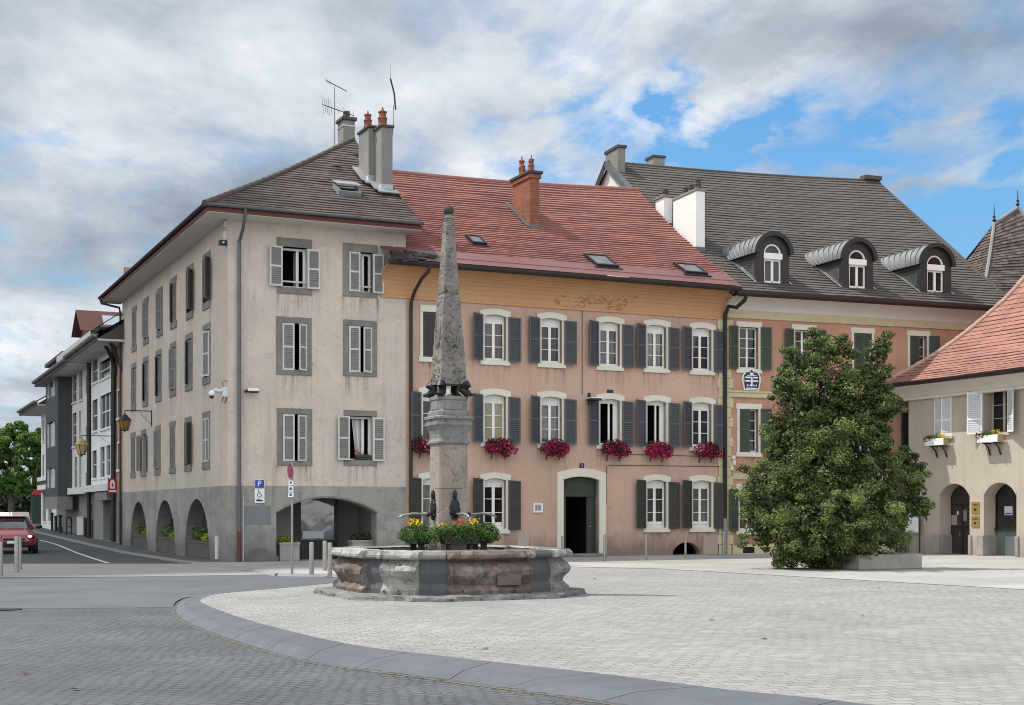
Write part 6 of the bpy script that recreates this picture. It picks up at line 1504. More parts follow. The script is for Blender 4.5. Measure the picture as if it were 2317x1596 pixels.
# white boards and post standing at the corner by the shrub
p = gnd(2048, 1256); b0 = RF.w((-.35, -.05, 0))
e = empty('notice_board', RF.w((-.1, -.25, 0)), RA, 'white notice board on posts at the corner of the greige house', 'notice board')
h = (RF.front(2048, 1180, -.25)[0], RF.front(2078, 1180, -.25)[0]); zb = RF.front(2063, 1205, -.25)[1]; zt = RF.front(2063, 1160, -.25)[1]; ox = -(-.1)
mb = MB(); mb.box(h[0]+.1, h[1]+.1, -.02, .02, zb, zt); mb.build('board', M['signwhite'], e, bevel=.006)
mb = MB(); mb.tube([(h[1]+.17, 0, 0), (h[1]+.17, 0, zt+.35)], .03, 8); mb.build('post', M['brownmetal'], e)
mb = MB(); mb.tube([(h[0]+.12, 0, 0), (h[0]+.12, 0, zt)], .025, 8); mb.build('post', M['brownmetal'], e)
# ================================================================== slate-roofed tower behind
tp = Vector(((2290-CX)*78/FPX, 78, 0)); TA = R(12)
tower = empty('roof_tower', tp, TA, 'old tower with steep dark scalloped pavilion roof and iron finials behind the houses', 'tower')
TF = Frame(tp, TA)
zt = 1.65+(HY-470)*78/FPX; zbm = 1.65+(HY-700)*78/FPX; hw = 3.3
apx = (2.0, hw+.0)
mb = MB(); 
tl, tr = Vector((-1.05, hw, zt-.3)), Vector((.55, hw, zt+.2)) 
b_ = [Vector((-hw-.45, -hw, zbm)), Vector((hw+.3, -hw, zbm)), Vector((hw+.3, 3*hw, zbm)), Vector((-hw-.45, 3*hw, zbm))]
random.seed(2)
tl, tr = Vector((-1.1, 0, zt-.95)), Vector((.35, 0, zt))
b_ = [Vector((-hw-.5, -hw, zbm)), Vector((hw, -hw, zbm)), Vector((hw, hw, zbm)), Vector((-hw-.5, hw, zbm))]
pt_ = lambda t: (t, t+.25*t*(t-1))
tiles(mb, b_[0], b_[1], tr, tl, 30, .05, .26, pt_, .05); tiles(mb, b_[1], b_[2], tr+Vector((0, .02, 0)), tr, 30, .05, .26, pt_, .05); tiles(mb, b_[3], b_[0], tl, tl+Vector((0, .02, 0)), 30, .05, .26, pt_, .05)
mb.poly([b_[2], b_[3], tl, tr])
rt = mb.build('roof', M['tile_dark'], tower)
mb = MB(); mb.box(-hw, hw-.4, -hw+.4, hw-.4, 0, zbm+.1); mb.build('wall', M['greige'], tower)
mb = MB(); mb.tube([tl, tr], [.1, .1], 6); 
for s_, c in ((b_[0], tl), (b_[1], tr)):
    pr_ = [s_.lerp(c, i/10)+Vector((0, 0, (c.z-s_.z)*(pt_(i/10)[1]-i/10)+.05)) for i in range(11)]
    mb.tube(pr_, .09, 6)
mb.build('ridge_cover', M['wall_shop'], rt)
for c, h_ in ((tl, 1.05), (tr, 1.0)):
    mb = MB(); mb.lathe([(.09, 0), (.05, .12), (.12, .2), (.05, .3), (.08, .42), (.03, .5), (.015, h_)], (c.x, c.y, c.z), 8); mb.build('finial', M['iron'], tower)
# ================================================================== obelisk fountain
fc = Vector(((1015-CX)*27.6/FPX, 27.6, 0)); GF = Frame(fc, ANG)
fountain = empty('obelisk_fountain', fc, ANG, 'weathered stone fountain with lobed basin and tall obelisk topped by a ball', 'fountain')
random.seed(31)
def ring_piece(line, prof, closed=False, jit=.0, top=True):
    """sweep a (offset,z) profile along a ground line; offset is outward from the basin centre"""
    mb = MB(); pts = [Vector((x, y)) for x, y in line]; n = len(pts); nn = []
    for i in range(n):
        a = pts[(i-1) % n] if closed or i else pts[0]; b = pts[(i+1) % n] if closed or i < n-1 else pts[-1]
        d = (b-a).normalized(); nn.append(Vector((d.y, -d.x)))
    G = []
    for o, z in prof:
        row = []
        for p, q in zip(pts, nn):
            w = Vector((p.x+q.x*o, p.y+q.y*o, z)); 
            if jit: k_ = jit*mnoise.noise(w*4.3)+jit*.6*mnoise.noise(w*11); w = w+Vector((q.x, q.y, .3))*k_
            row.append(w)
        G.append(row)
    for a, b in zip(G, G[1:]):
        for i in range(n if closed else n-1): j = (i+1) % n; mb.poly([a[i], a[j], b[j], b[i]])
    if not closed:
        for i in (0, -1): mb.poly([r_[i] for r_ in G])
    return mb
def seg(a, b, n): return [(a[0]+(b[0]-a[0])*i/n, a[1]+(b[1]-a[1])*i/n) for i in range(n+1)]
def rot(p, k_): 
    for _ in range(k_): p = (-p[1], p[0])
    return p
bulge = lambda pr_: [(a*1.5 if -.15 < a < .15 else a, z) for a, z in pr_]
fine = lambda pr_, m_: [(pr_[i][0]+(pr_[i+1][0]-pr_[i][0])*j/m_, pr_[i][1]+(pr_[i+1][1]-pr_[i][1])*j/m_) for i in range(len(pr_)-1) for j in range(m_)]+[pr_[-1]]
P_panel = fine(bulge([(-.3, .08), (.02, .08), (.03, .16), (.0, .20), (-.03, .26), (.0, .34), (.05, .44), (.065, .52), (.04, .60), (-.02, .67), (-.05, .71), (-.03, .74), (-.3, .74)]), 2)
P_pil = fine(bulge([(-.4, .02), (.06, .02), (.07, .18), (.03, .22), (-.02, .28), (.0, .36), (.07, .45), (.09, .53), (.06, .61), (-.01, .68), (-.03, .72), (.0, .745), (-.4, .745)]), 2)
P_dark = fine([(-.3, .05), (.02, .05), (.02, .2), (-.01, .3), (.03, .48), (.02, .58), (-.02, .7), (-.02, .745), (-.3, .745)], 2)
A_, B_ = (-.82, -2.02), (.82, -2.02)
C_, D_ = (1.36, -1.86), (1.86, -1.36)
for k_ in range(4):
    m_ = M['pinkstone']
    o = ring_piece(seg(rot(A_, k_), rot(B_, k_), 18), P_panel, jit=.05 if k_ != 0 else .03).build('basin_panel', m_, fountain, smooth=True)
    if k_ == 0:
        mb = MB(); mb.box(.12, .60, -2.095, -2.03, .25, .65); mb.build('inscription_slab', mat('brown_inscription_slab', (.14, .108, .094), .9, .2, 4, .14, 40, .6, 50, speck=(.04, .035, .03), speck_amt=.7), o, bevel=.01)
    o = ring_piece(seg(rot(C_, k_), rot(D_, k_), 10), P_pil, jit=.055 if k_ == 3 else .018).build('basin_pilaster', M['limestone_lt'] if k_ == 3 else M['limestone'], fountain, smooth=True)
    ring_piece(seg(rot((.80, -1.96), k_), rot((1.38, -1.80), k_), 6), P_dark, jit=.008).build('basin_recess', M['darkstone'], fountain, smooth=True)
    ring_piece(seg(rot((1.80, -1.38), k_), rot((1.96, -.80), k_), 6), P_dark, jit=.008).build('basin_recess', M['darkstone'], fountain, smooth=True)
# rim slabs, each a stone of its own
P_rim = [(-.34, .745), (.10, .745), (.13, .775), (.13, .82), (.08, .885), (-.30, .90), (-.34, .87)]
for k_ in range(4):
    ring_piece(seg(rot((-.86, -2.02), k_), rot((.86, -2.02), k_), 16), P_rim, jit=.03 if k_ != 3 else .055).build('rim_stone', M['pinkstone'] if k_ == 0 else M['limestone_lt'], fountain, smooth=True)
    ring_piece(seg(rot((1.31, -1.90), k_), rot((1.90, -1.31), k_), 10), P_rim, jit=.045).build('rim_stone', M['limestone_lt'], fountain, smooth=True)
    ring_piece(seg(rot((.865, -1.95), k_), rot((1.32, -1.84), k_), 5), [(a-.05, b-.004) for a, b in P_rim], jit=.01).build('rim_stone', M['darkstone'] if k_ == 0 else M['limestone'], fountain, smooth=True)
    ring_piece(seg(rot((1.84, -1.32), k_), rot((1.95, -.865), k_), 5), [(a-.05, b-.004) for a, b in P_rim], jit=.01).build('rim_stone', M['limestone'], fountain, smooth=True)
# stepped foot
outl = []
for k_ in range(4):
    for p in seg((-1.05, -2.42), (1.05, -2.42), 10)+seg((1.25, -2.35), (2.35, -1.25), 8): outl.append(rot(p, k_))
mb = ring_piece(outl, fine([(-1.2, .095), (-.1, .10), (.0, .085), (.02, .05), (.03, 0)], 2), closed=True, jit=.06)
mb.build('foot_step', mat('dark_worn_foot_stone', (.15, .147, .14), .9, .25, 2.5, .14, 22, 1, 20, stain=(.32, .31, .29), stain_amt=.6, stain_scale=3, speck=(.03, .03, .03), speck_amt=.8), fountain, smooth=True)
# inner basin wall and water
inn = []
for k_ in range(4):
    for p in seg((-.85, -1.66), (.85, -1.66), 4)+seg((1.05, -1.62), (1.62, -1.05), 4): inn.append(rot(p, k_))
mb = MB()
for i in range(len(inn)):
    a, b = inn[i], inn[(i+1) % len(inn)]; mb.poly([(a[0], a[1], .1), (b[0], b[1], .1), (b[0], b[1], .86), (a[0], a[1], .86)])
mb.poly([(*p, .12) for p in inn]); mb.build('basin_lining', M['darkstone'], fountain)
def watermat():
    m, k, b = start('basin_water'); b.inputs['Base Color'].default_value = (.012, .018, .012, 1); b.inputs['Roughness'].default_value = .03; b.inputs['Specular IOR Level'].default_value = .5
    bn = k.new('ShaderNodeBump'); bn.inputs['Strength'].default_value = .15; bn.inputs['Distance'].default_value = .03; k.L.new(k.noise(pos(k), 5, 3, .5), bn.inputs['Height']); k.L.new(bn.outputs[0], b.inputs['Normal']); return m
mb = MB(); mb.poly([(p[0]*1.04, p[1]*1.04, .80) for p in inn]); mb.build('water', watermat(), fountain)
# pedestal: square shaft with chamfered edges
def sqoct(mb, prof, ch=.12):
    rows = []
    for r_, z in prof:
        c = r_*ch; rows.append([Vector((x, y, z)) for x, y in ((-r_+c, -r_), (r_-c, -r_), (r_, -r_+c), (r_, r_-c), (r_-c, r_), (-r_+c, r_), (-r_, r_-c), (-r_, -r_+c))])
    for a, b in zip(rows, rows[1:]):
        for i in range(8): j = (i+1) % 8; mb.poly([a[i], a[j], b[j], b[i]])
    mb.poly(rows[0]); mb.poly(rows[-1])
mb = MB(); sqoct(mb, [(.37, .2), (.37, .95), (.355, 1.05), (.315, 1.15), (.308, 1.30), (.30, 2.05)], .16); sqoct(mb, [(.30, 2.058), (.296, 2.92)], .16)
mb.build('pedestal_shaft', M['pedestal'], fountain)
mb = MB(); sqoct(mb, [(.305, 2.92), (.33, 2.945), (.33, 2.985), (.31, 3.0), (.298, 3.04), (.30, 3.12), (.32, 3.20), (.345, 3.26), (.37, 3.30), (.37, 3.36), (.355, 3.37), (.36, 3.40), (.392, 3.42), (.392, 3.46), (.38, 3.475), (.30, 3.48)], .14)
mb.build('pedestal_cornice', M['limestone'], fountain, bevel=.008)
mb = MB(); sqoct(mb, [(.335, 3.48), (.335, 3.56), (.32, 3.58), (.295, 3.59), (.29, 3.78), (.31, 3.80), (.312, 3.86), (.28, 3.87)], .2)
for sx, sy in ((0, -1), (1, 0), (0, 1), (-1, 0)):
    f = lambda a, b, d, sx=sx, sy=sy: Vector((-sy*a+sx*b, sx*a+sy*b, d)) if sx or sy else None
    mb.box(-.18, .18, .24, .308, 3.60, 3.77, fn=f)
mb.build('obelisk_plinth', M['limestone'], fountain, bevel=.008)
for sx in (-1, 1):
    for sy in (-1, 1):
        c = Vector((sx*.215, sy*.215, 0)); d = Vector((sx, sy, 0)).normalized(); q = Vector((-d.y, d.x, 0))
        mb = MB()
        path = [c+d*.13+Vector((0, 0, 3.875)), c+d*.09+Vector((0, 0, 3.93)), c+d*-.02+Vector((0, 0, 4.0)), c+d*.02+Vector((0, 0, 4.06)), c+d*.09+Vector((0, 0, 4.10)), c+d*.06+Vector((0, 0, 4.15))]
        mb.tube(path, [.07, .08, .075, .09, .10, .06], 8)
        for t in (-.07, 0, .07): mb.tube([c+d*.08+q*t+Vector((0, 0, 3.92)), c+d*.2+q*t*1.4+Vector((0, 0, 3.89))], [.04, .022], 6)
        mb.build('claw_foot', M['bronze'], fountain, smooth=True)
# obelisk shaft with a weathered, slightly uneven surface
mb = MB(); zo0, zo1 = 4.10, 7.37; r0, r1 = .287, .085; rows = 110; n = 8
grid = []
for i in range(rows+1):
    t = i/rows; r_ = r0+(r1-r0)*t; z = zo0+(zo1-zo0)*t; ring = []
    for sx, sy, ex_, ey_ in ((-1, -1, 1, 0), (1, -1, 0, 1), (1, 1, -1, 0), (-1, 1, 0, -1)):
        for j in range(n):
            p = Vector((sx*r_+ex_*2*r_*j/n, sy*r_+ey_*2*r_*j/n, z)); k_ = .012*mnoise.noise(p*9)+.014*mnoise.noise(p*21)-.02*max(0, mnoise.noise(p*14+Vector((5, 5, 5)))-.25)
            if abs(z-5.86) < .03: k_ -= .018
            e_ = .012 if j == 0 else 0
            o_ = Vector((p.x, p.y, 0)).normalized(); ring.append(p+o_*(k_-e_))
    grid.append(ring)
for a, b in zip(grid, grid[1:]):
    for j in range(len(a)): mb.poly([a[j], a[(j+1) % len(a)], b[(j+1) % len(a)], b[j]])
mb.poly(grid[0]); mb.poly(grid[-1])
ob = mb.build('obelisk', M['obelisk'], fountain)
# worn carved relief on two faces
for face in (0, 1):
    mb = MB(); random.seed(17+face)
    def fp(u, z, d, face=face):
        t = (z-zo0)/(zo1-zo0); r_ = r0+(r1-r0)*t; p = (u*r_, -r_+d); return Vector((p[0], p[1], z)) if face == 0 else Vector((p[1], -p[0], z))
    for s_ in (-1, 1):
        for L in (1.0, .7):
            mb.tube([fp(s_*(.08+.5*L*math.sin(a)), 4.92+.34*L*(1-math.cos(a))*.9-.08, -.004) for a in [i*.28 for i in range(9)]], [.02, .024, .02, .018, .02, .024, .02, .016, .01], 6)
    for i in range(14): c = fp(random.uniform(-.35, .35), random.uniform(4.86, 5.2), 0); mb.ball(c, .03, .02, .035, 7, 5, .2)
    for i in range(26): c = fp(random.uniform(-.8, .8), 4.16+random.random()**1.6*.5, 0); mb.ball(c, random.uniform(.015, .035), .018, random.uniform(.015, .035), 7, 5, .3)
    mb.build('carved_relief', M['obelisk'], ob, smooth=True)
mb = MB(); sqoct(mb, [(.075, 7.36), (.098, 7.38), (.098, 7.40), (.06, 7.42), (.055, 7.45)]); mb.build('obelisk_cap', M['limestone_lt'], fountain)
mb = MB(); mb.ball((0, 0, 7.54), .105, .105, .105, 20, 14); mb.build('ball', mat('dark_ball_stone', (.05, .044, .04), .85, .2, 8, .1, 40, .5, 40), fountain, smooth=True)
# bronze masks and spouts on four faces
for k_ in range(4):
    rz = lambda p: Vector((*rot((p[0], p[1]), k_), p[2]))
    mb = MB(); mb.ball(rz((0, -.33, 1.66)), .10 if k_ % 2 == 0 else .05, .05 if k_ % 2 == 0 else .10, .21, 14, 12, .04); mb.ball(rz((0, -.33, 1.93)), .045, .045, .10, 10, 8, .05)
    for a in range(9): g = a*.7; mb.ball(rz((.085*math.cos(g), -.33, 1.64+.17*math.sin(g))), .034, .034, .04, 8, 6, .1)
    mb.ball(rz((0, -.43, 1.55)), .05, .06, .05, 8, 6); o = mb.build('spout_mask', M['bronze'], fountain, smooth=True)
    mb = MB(); mb.tube([rz((0, -.42, 1.55)), rz((0, -.75, 1.57)), rz((0, -.98, 1.53)), rz((0, -1.02, 1.49))], .022, 8); mb.tube([rz((0, -.6, 1.56)), rz((0, -.38, 1.35))], .012, 5); mb.build('spout', M['steel_thin'], o, smooth=True)
# troughs of bedding plants on the fountain
def ftrough(loc, rz, label, seed, mix):
    random.seed(seed); e = empty('flower_trough', GF.w(loc), ANG+rz, label, 'planter', 'flower troughs round the fountain pedestal')
    mb = MB(); pts = [(-.33, 0), (.33, 0), (.40, .17), (-.40, .17)]; mb.prism(FR, pts, -.13, .13); mb.fbox(FR, -.42, .42, .17, .20, -.15, .15); mb.build('trough', M['trough_green'], e, bevel=.01)
    mb = MB(); mb.fbox(FR, -.25, -.19, -.22, 0, -.06, .06); mb.fbox(FR, .19, .25, -.22, 0, -.06, .06); mb.build('support', M['iron'], e)
    mb = MB(); bl = [(-.40+.16*i, random.uniform(-.08, .02), .25+random.uniform(-.03, .05), .17, .22, .13) for i in range(6)]+[(-.52, -.06, .17, .15, .16, .14), (.52, -.06, .17, .15, .16, .14), (0, -.16, .13, .45, .1, .1), (-.62, -.05, .14, .12, .14, .1), (.62, -.05, .14, .12, .14, .1)]
    leaves(mb, bl, 2200, .05, tb=(.1, .9)); mb.build('foliage', M['leaf_plant'], e)
    for mm, cl in mix:
        mb = MB()
        for cx_, cz_, rr_, nn_ in cl: leaves(mb, [(cx_, -.1, cz_, rr_, .1, rr_*.6)], nn_, .055, up=.6)
        mb.build('blossoms', mm, e)
    return e
ftrough((-.05, -.66, .98), 0, 'dark green trough of orange and yellow flowers on the fountain\'s front side', 51, [(M['petal_orange'], [(-.05, .42, .14, 34), (-.3, .38, .06, 10)]), (M['petal_yellow'], [(.28, .45, .12, 30), (-.4, .36, .08, 14)]), (M['leaf_lime'], [(.1, .40, .1, 14)])])
ftrough((-.66, .0, .98), -math.pi/2, 'dark green trough of yellow flowers on the fountain\'s street side', 52, [(M['petal_yellow'], [(.25, .42, .14, 26), (.0, .44, .14, 24)]), (M['petal_orange'], [(-.25, .40, .08, 8)])])
ftrough((.66, .0, .98), math.pi/2, 'dark green trough of plain foliage on the fountain\'s right side', 53, [(M['petal_orange'], [(.0, .38, .06, 6)])])
# ================================================================== big evergreen and its concrete bed wall
def tree_at(px, D): return Vector(((px-CX)*D/FPX, D, 0))
tb = tree_at(1850, 39.3)
random.seed(77)
bush = empty('evergreen_tree', tb, 0, 'big bushy dark evergreen tree with two tops standing before the terracotta house', 'tree')
K = 39.3/FPX
def T(px, py, rx, ry, dy=0.0, w=1.0): return ((px-1850)*K, dy, (1153-py)*K+1.65, rx*K, rx*K*.9, ry*K, w*rx*ry)
bl = [T(1880, 1180, 165, 105, 0, 1.0), T(1760, 1120, 85, 95, -.3), T(1725, 1195, 60, 65, -.2), T(1830, 1070, 95, 90, -.4), T(1950, 1070, 85, 75, -.4), T(2020, 1125, 75, 70, -.1), T(2075, 1110, 38, 55, .2), T(2060, 1045, 34, 40, .2), T(1790, 1250, 75, 40, -.2), T(1900, 1250, 95, 38, -.3), T(1990, 1205, 60, 50, 0),
      T(1860, 960, 95, 85, 0), T(1940, 950, 85, 70, .1), T(1790, 990, 50, 60, 0), T(1800, 900, 60, 55, 0, 1.0), T(1890, 880, 95, 65, .1, .9), T(1985, 890, 45, 55, 0, .8), T(1765, 870, 35, 42, 0, .7), T(1838, 820, 58, 50, 0, .8), T(1880, 785, 36, 40, 0, .8), T(1915, 800, 30, 36, 0, .6), T(1980, 800, 38, 46, 0, .8), T(1975, 840, 46, 40, .1, .7), T(2005, 780, 17, 30, 0, .35), T(1790, 815, 35, 36, 0, .5), T(1845, 770, 18, 26, 0, .3), T(2020, 930, 26, 34, 0, .5), T(1750, 960, 26, 46, 0, .6), T(1700, 1130, 30, 36, -.1, .6), T(2095, 1160, 20, 34, .1, .4),
      T(1775, 1015, 50, 60, 0, .9), T(1985, 985, 48, 70, 0, .9), T(1870, 1010, 120, 70, -.2, 1.0), T(1715, 1085, 40, 40, 0, .6), T(1900, 1150, 130, 80, -.8, .8), T(1810, 1180, 90, 70, -1.0, .9)]
mb = MB(); sub = []
for b in bl:                                                            # break each mass into sprays of leaves
    n_ = max(6, int(b[6]/190))
    for _ in range(n_):
        d = Vector((random.gauss(0, 1), random.gauss(0, 1), random.gauss(0, 1))).normalized(); r_ = random.uniform(.55, 1.10)
        s_ = random.uniform(.13, .30)*min(1.2, max(.7, b[3]/1.0))
        sub.append((b[0]+d.x*b[3]*r_, b[1]+d.y*b[4]*r_, max(.12, b[2]+d.z*b[5]*r_), s_*1.1, s_*1.1, s_*.75, 1.0))
leaves(mb, sub, 120000, .074, tb=(.0, 1.0), shell=.3, up=.5)
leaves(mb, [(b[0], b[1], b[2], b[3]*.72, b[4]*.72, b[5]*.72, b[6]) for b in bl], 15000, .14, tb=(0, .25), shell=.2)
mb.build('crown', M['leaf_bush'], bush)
mb = MB(); dry = [T(1850, 830, 40, 40), T(1790, 905, 40, 26), T(1905, 850, 50, 40), T(1770, 940, 30, 26), T(1985, 830, 22, 46), T(1960, 1060, 40, 24), T(1790, 1030, 22, 40), T(1840, 770, 16, 22)]
leaves(mb, dry, 2600, .08, shell=.3); mb.build('dry_twigs', M['leaf_brown'], bush)
mb = MB(); mb.tube([(0, 0, 0), (.05, 0, 1.2), (-.05, .1, 2.6), (.05, .1, 4.2), (.15, .1, 5.4)], [.22, .16, .10, .06, .03], 8)
for a, b_2 in (((0, 0, 2.6), (-1.1, -.5, 4.6)), ((.05, .1, 3.2), (1.3, -.3, 5.0)), ((.05, .1, 4.0), (1.6, 0, 6.0)), ((0, 0, 3.4), (-.4, -.6, 5.8)), ((0, 0, 4.0), (.3, -.5, 5.6))):
    a, b_2 = Vector(a), Vector(b_2); mb.tube([a, a.lerp(b_2, .5)+Vector((0, 0, .15)), b_2], [.05, .03, .012], 6)
mb.build('trunk', M['bark'], bush)
p0, p1, p2_ = gnd(1944, 1290), gnd(2087, 1287), gnd(1944, 1290)
mb = MB(); d = (p1-p0); d.z = 0; L = d.length; a_ = math.atan2(d.y, d.x); H = (1290-1256)*p0.y/FPX
mb.box(0, L, 0, .38, 0, H); mb.box(L-.38, L, .38, 2.6, 0, H-.004); mb.box(0, .38, .38, 2.6, 0, H-.006)
o = mb.build('bed_wall', M['concrete'], None, bevel=.025); o.location = p0; o.rotation_euler = (0, 0, a_); tag(o, 'low rough concrete wall of the planting bed at the evergreen\'s right foot', 'low wall')
random.seed(9); mb = MB(); leaves(mb, [(L*.1, .9, H+.1, .8, .5, .35), (-.3, .8, H, .7, .6, .5), (L*.45, .8, H-.05, .5, .4, .25)], 900, .07, tb=(0, .5)); e = empty('rose_bush', p0, a_, 'low dark rose bush with pale blooms behind the concrete bed wall', 'shrub'); mb.build('foliage', M['leaf_box'], e)
mb = MB(); leaves(mb, [(L*.15, .5, H+.35, .5, .2, .12), (L*.45, .6, H+.15, .3, .2, .06)], 16, .07); mb.build('blossoms', M['signwhite'], e)
# ================================================================== bollards
def bollard(label, grp, r_=.045, h_=.98, m=M['steel']):
    mb = MB(); mb.lathe([(r_, 0), (r_, h_-.03), (r_*.9, h_-.01), (r_*.6, h_)], (0, 0, 0), 14); o = mb.build('bollard', m, None, smooth=True); tag(o, label, 'bollard', grp); return o
G1 = 'slim steel bollards before the pink and terracotta houses'
b1 = bollard('', G1, .042, 1.0)
for i, (px, py, top, l) in enumerate(((1272, 1262, 1213, 'steel bollard directly before the left side of the doorway'), (1368, 1270, 1207, 'steel bollard just right of the doorway'), (1462, 1267, 1208, 'steel bollard between the doorway and the low cellar arch'), (1551, 1263, 1206, 'steel bollard before the low cellar arch'), (1638, 1258, 1203, 'steel bollard in front of the black drainpipe foot'))):
    o = b1 if i == 0 else b1.copy()
    if i: COL.objects.link(o)
    p = gnd(px, py); o.location = p; o['label'] = l; o.scale = (1, 1, (py-top)*p.y/FPX)
G2 = 'round steel bollards by the corner house'
b2 = bollard('', G2, .060, 1.0)
for i, (px, py, top, l) in enumerate(((705, 1300, 1227, 'steel bollard on the corner pavement, nearest the no-stopping sign'), (735, 1291, 1224, 'steel bollard on the pavement left of the fountain, set farthest back'), (746.5, 1302, 1228, 'steel bollard almost touching the fountain\'s left edge in view'))):
    o = b2 if i == 0 else b2.copy()
    if i: COL.objects.link(o)
    p = gnd(px, py); o.location = p; o['label'] = l; o.scale = (1, 1, (py-top)*p.y/FPX)
G3 = 'steel bollards by the red car'
for i, (px, py, top, l) in enumerate(((1, 1305, 1226, 'steel bollard cut by the left edge of the picture'), (37.5, 1296, 1213, 'nearer of the two steel bollards in front of the red car'), (44, 1290, 1215, 'rear of the two steel bollards in front of the red car'), (347, 0, 0, None))):
    if l is None: continue
    o = b2.copy(); COL.objects.link(o); p = gnd(px, py, ROAD); o.location = p; o['label'] = l; o['group'] = G3; o.scale = (1.05, 1.05, (py-top)*p.y/FPX)
# thin posts with a chain close to the pink wall
G4 = 'thin railing posts along the pink house wall'
mb = MB(); mb.lathe([(.03, 0), (.03, .93), (.012, .96)], (0, 0, 0), 10); r_ = mb.build('railing_post', M['brownmetal'], None); tag(r_, '', 'post', G4)
for i, (px, py, l) in enumerate(((1416, 1255, 'thin dark post between the doorway and the middle steel bollard'), (1226, 1257, 'thin dark post left of the doorway by the pale meter cabinet'))):
    o = r_ if i == 0 else r_.copy()
    if i: COL.objects.link(o)
    o.location = gnd(px, py); o['label'] = l
# ================================================================== no-stopping sign on its post
p = gnd(661, 1300); S_ = p.y/FPX
e = empty('no_stopping_sign', p, 0, 'faded purple round no-stopping sign with white plates on a thin post', 'road sign')
h_ = 250*S_
mb = MB(); mb.lathe([(.03, 0), (.03, h_-.02), (.02, h_)], (0, 0, 0), 10); mb.build('post', M['steel_thin'], e, smooth=True)
ang = R(-62)
def sd(u, z, d): c, s = math.cos(ang), math.sin(ang); return Vector((u*c-d*s*-1*-1, 0, 0))*0+Vector((u*c+d*s, u*s-d*c, z))
def disc(mb, rad, cz_, d0, d1): mb.prism(lambda u, z, d: sd(u, z, d), [(rad*math.cos(2*math.pi*i/28), cz_+rad*math.sin(2*math.pi*i/28)) for i in range(28)], d0, d1)
cz_ = (1300-1065)*S_; rad = 19*S_
mb = MB(); disc(mb, rad, cz_, .035, .055); d_ = mb.build('disc', M['steel_thin'], e)
mb = MB(); disc(mb, rad*.98, cz_, .056, .058); mb.build('rim_band', M['signred'], d_); mb = MB(); disc(mb, rad*.82, cz_, .0585, .060); mb.build('face', M['purple'], d_)
mb = MB()
for s_ in (1, -1): mb.prism(lambda u, z, d: sd(u, z, d), [(-rad*.56*s_-.03, cz_+rad*.56-.0), (-rad*.56*s_+.03, cz_+rad*.56), (rad*.56*s_+.03, cz_-rad*.56), (rad*.56*s_-.03, cz_-rad*.56)], .0605, .062)
mb.build('cross', M['signred'], d_)
ang0 = ang; ang = R(-35)
for (y0, y1, w_, mm) in ((1087, 1098, .075, M['signwhite']), (1099, 1114, .085, M['plastic_lt']), (1114.5, 1125, .085, M['signwhite'])):
    mb = MB(); mb.prism(lambda u, z, d: sd(u, z, d), [(-w_, (1300-y1)*S_), (w_, (1300-y1)*S_), (w_, (1300-y0)*S_-.01), (-w_, (1300-y0)*S_-.01)], .035, .05); pl_ = mb.build('plate', mm, e)
    mb = MB(); zc_ = (1300-(y0+y1)/2)*S_
    mb.prism(lambda u, z, d: sd(u, z, d), [(-w_*.6, zc_-.03), (w_*.6, zc_-.03), (w_*.6, zc_+.01), (w_*.2, zc_+.04), (-w_*.5, zc_+.03)], .0505, .052); mb.build('plate_symbol', M['gutter'], pl_)
# ================================================================== houses down the street on the left
def sub(y): return Frame(CF.w((0, y, 0)), ANG)
def zgl(y): return zg(CF.w((0, y, 0)).y)
def lpx(px): return CF.left(px, 1100)[0]
SFR = lambda off: (lambda u, z, d: (d+off, u, z))
def street_win(house, fn, y0, y1, z0, z1, mf, mg, cols=2, rows=2, shut=None, sill=True):
    mb = MB(); mb.fbox(fn, y0-.06, y0, z0, z1, -.03, .1); mb.fbox(fn, y1, y1+.06, z0, z1, -.03, .1); mb.fbox(fn, y0-.06, y1+.06, z1, z1+.08, -.03, .1); mb.fbox(fn, y0-.1, y1+.1, z0-.1, z0, -.07, .1)
    w = y1-y0
    for i in range(1, cols): c = y0+w*i/cols; mb.fbox(fn, c-.035, c+.035, z0, z1, .05, .1)
    for i in range(1, rows): z = z0+(z1-z0)*i/rows; mb.fbox(fn, y0, y1, z-.03, z+.03, .055, .1)
    f = mb.build('window', mf, house); mb = MB(); mb.poly([fn(y0, z0, .09), fn(y1, z0, .09), fn(y1, z1, .09), fn(y0, z1, .09)]); mb.build('pane', mg, f)
    if shut:
        for hy, sg in ((y0-.02, -1), (y1+.02, 1)): shutter(house, fn, hy, sg, w*.5, z0, z1, .2, shut, shut, d=-.04, slats=False)
def zl(px, py): return CF.left(px, py)[1]
def box_house(name, ya, yb, zt, m, label, off=0.0, dp=9.0):
    h = empty(name, CF.o, ANG, label, 'house'); return h
# 1. narrow terracotta strip beside the corner house
ya, yb = ye, lpx(261); h1 = box_house('narrow_house', ya, yb, 0, None, 'narrow terracotta-walled house squeezed against the corner house, with timber eave braces')
zt = zl(268, 815); gz = zgl((ya+yb)/2)
fn = SFR(.05); ws = []
for (py0, py1) in ((883, 945), (1003, 1062)): ws.append((ya+.5, yb-.35, zl(270, py1), zl(270, py0)))
mb = MB(); zs_ = zl(270, 1118); wall(mb, fn, ya, yb, zs_, zt+1.5, ws, 0, .2); mb.poly([(.05, ya, zt), (8, ya, zt), (8, ya, zt+4), (.05, ya, zt+4)]); mb.build('wall', M['orange'], h1)
mb = MB(); wall(mb, fn, ya, yb, 0, zs_, [(ya+.4, yb-.5, gz, zs_-.35)], 0, .3); mb.poly([fn(ya, 0, .3), fn(yb, 0, .3), fn(yb, zs_, .3), fn(ya, zs_, .3)]); mb.build('shop_wall', M['wall_shop'], h1)
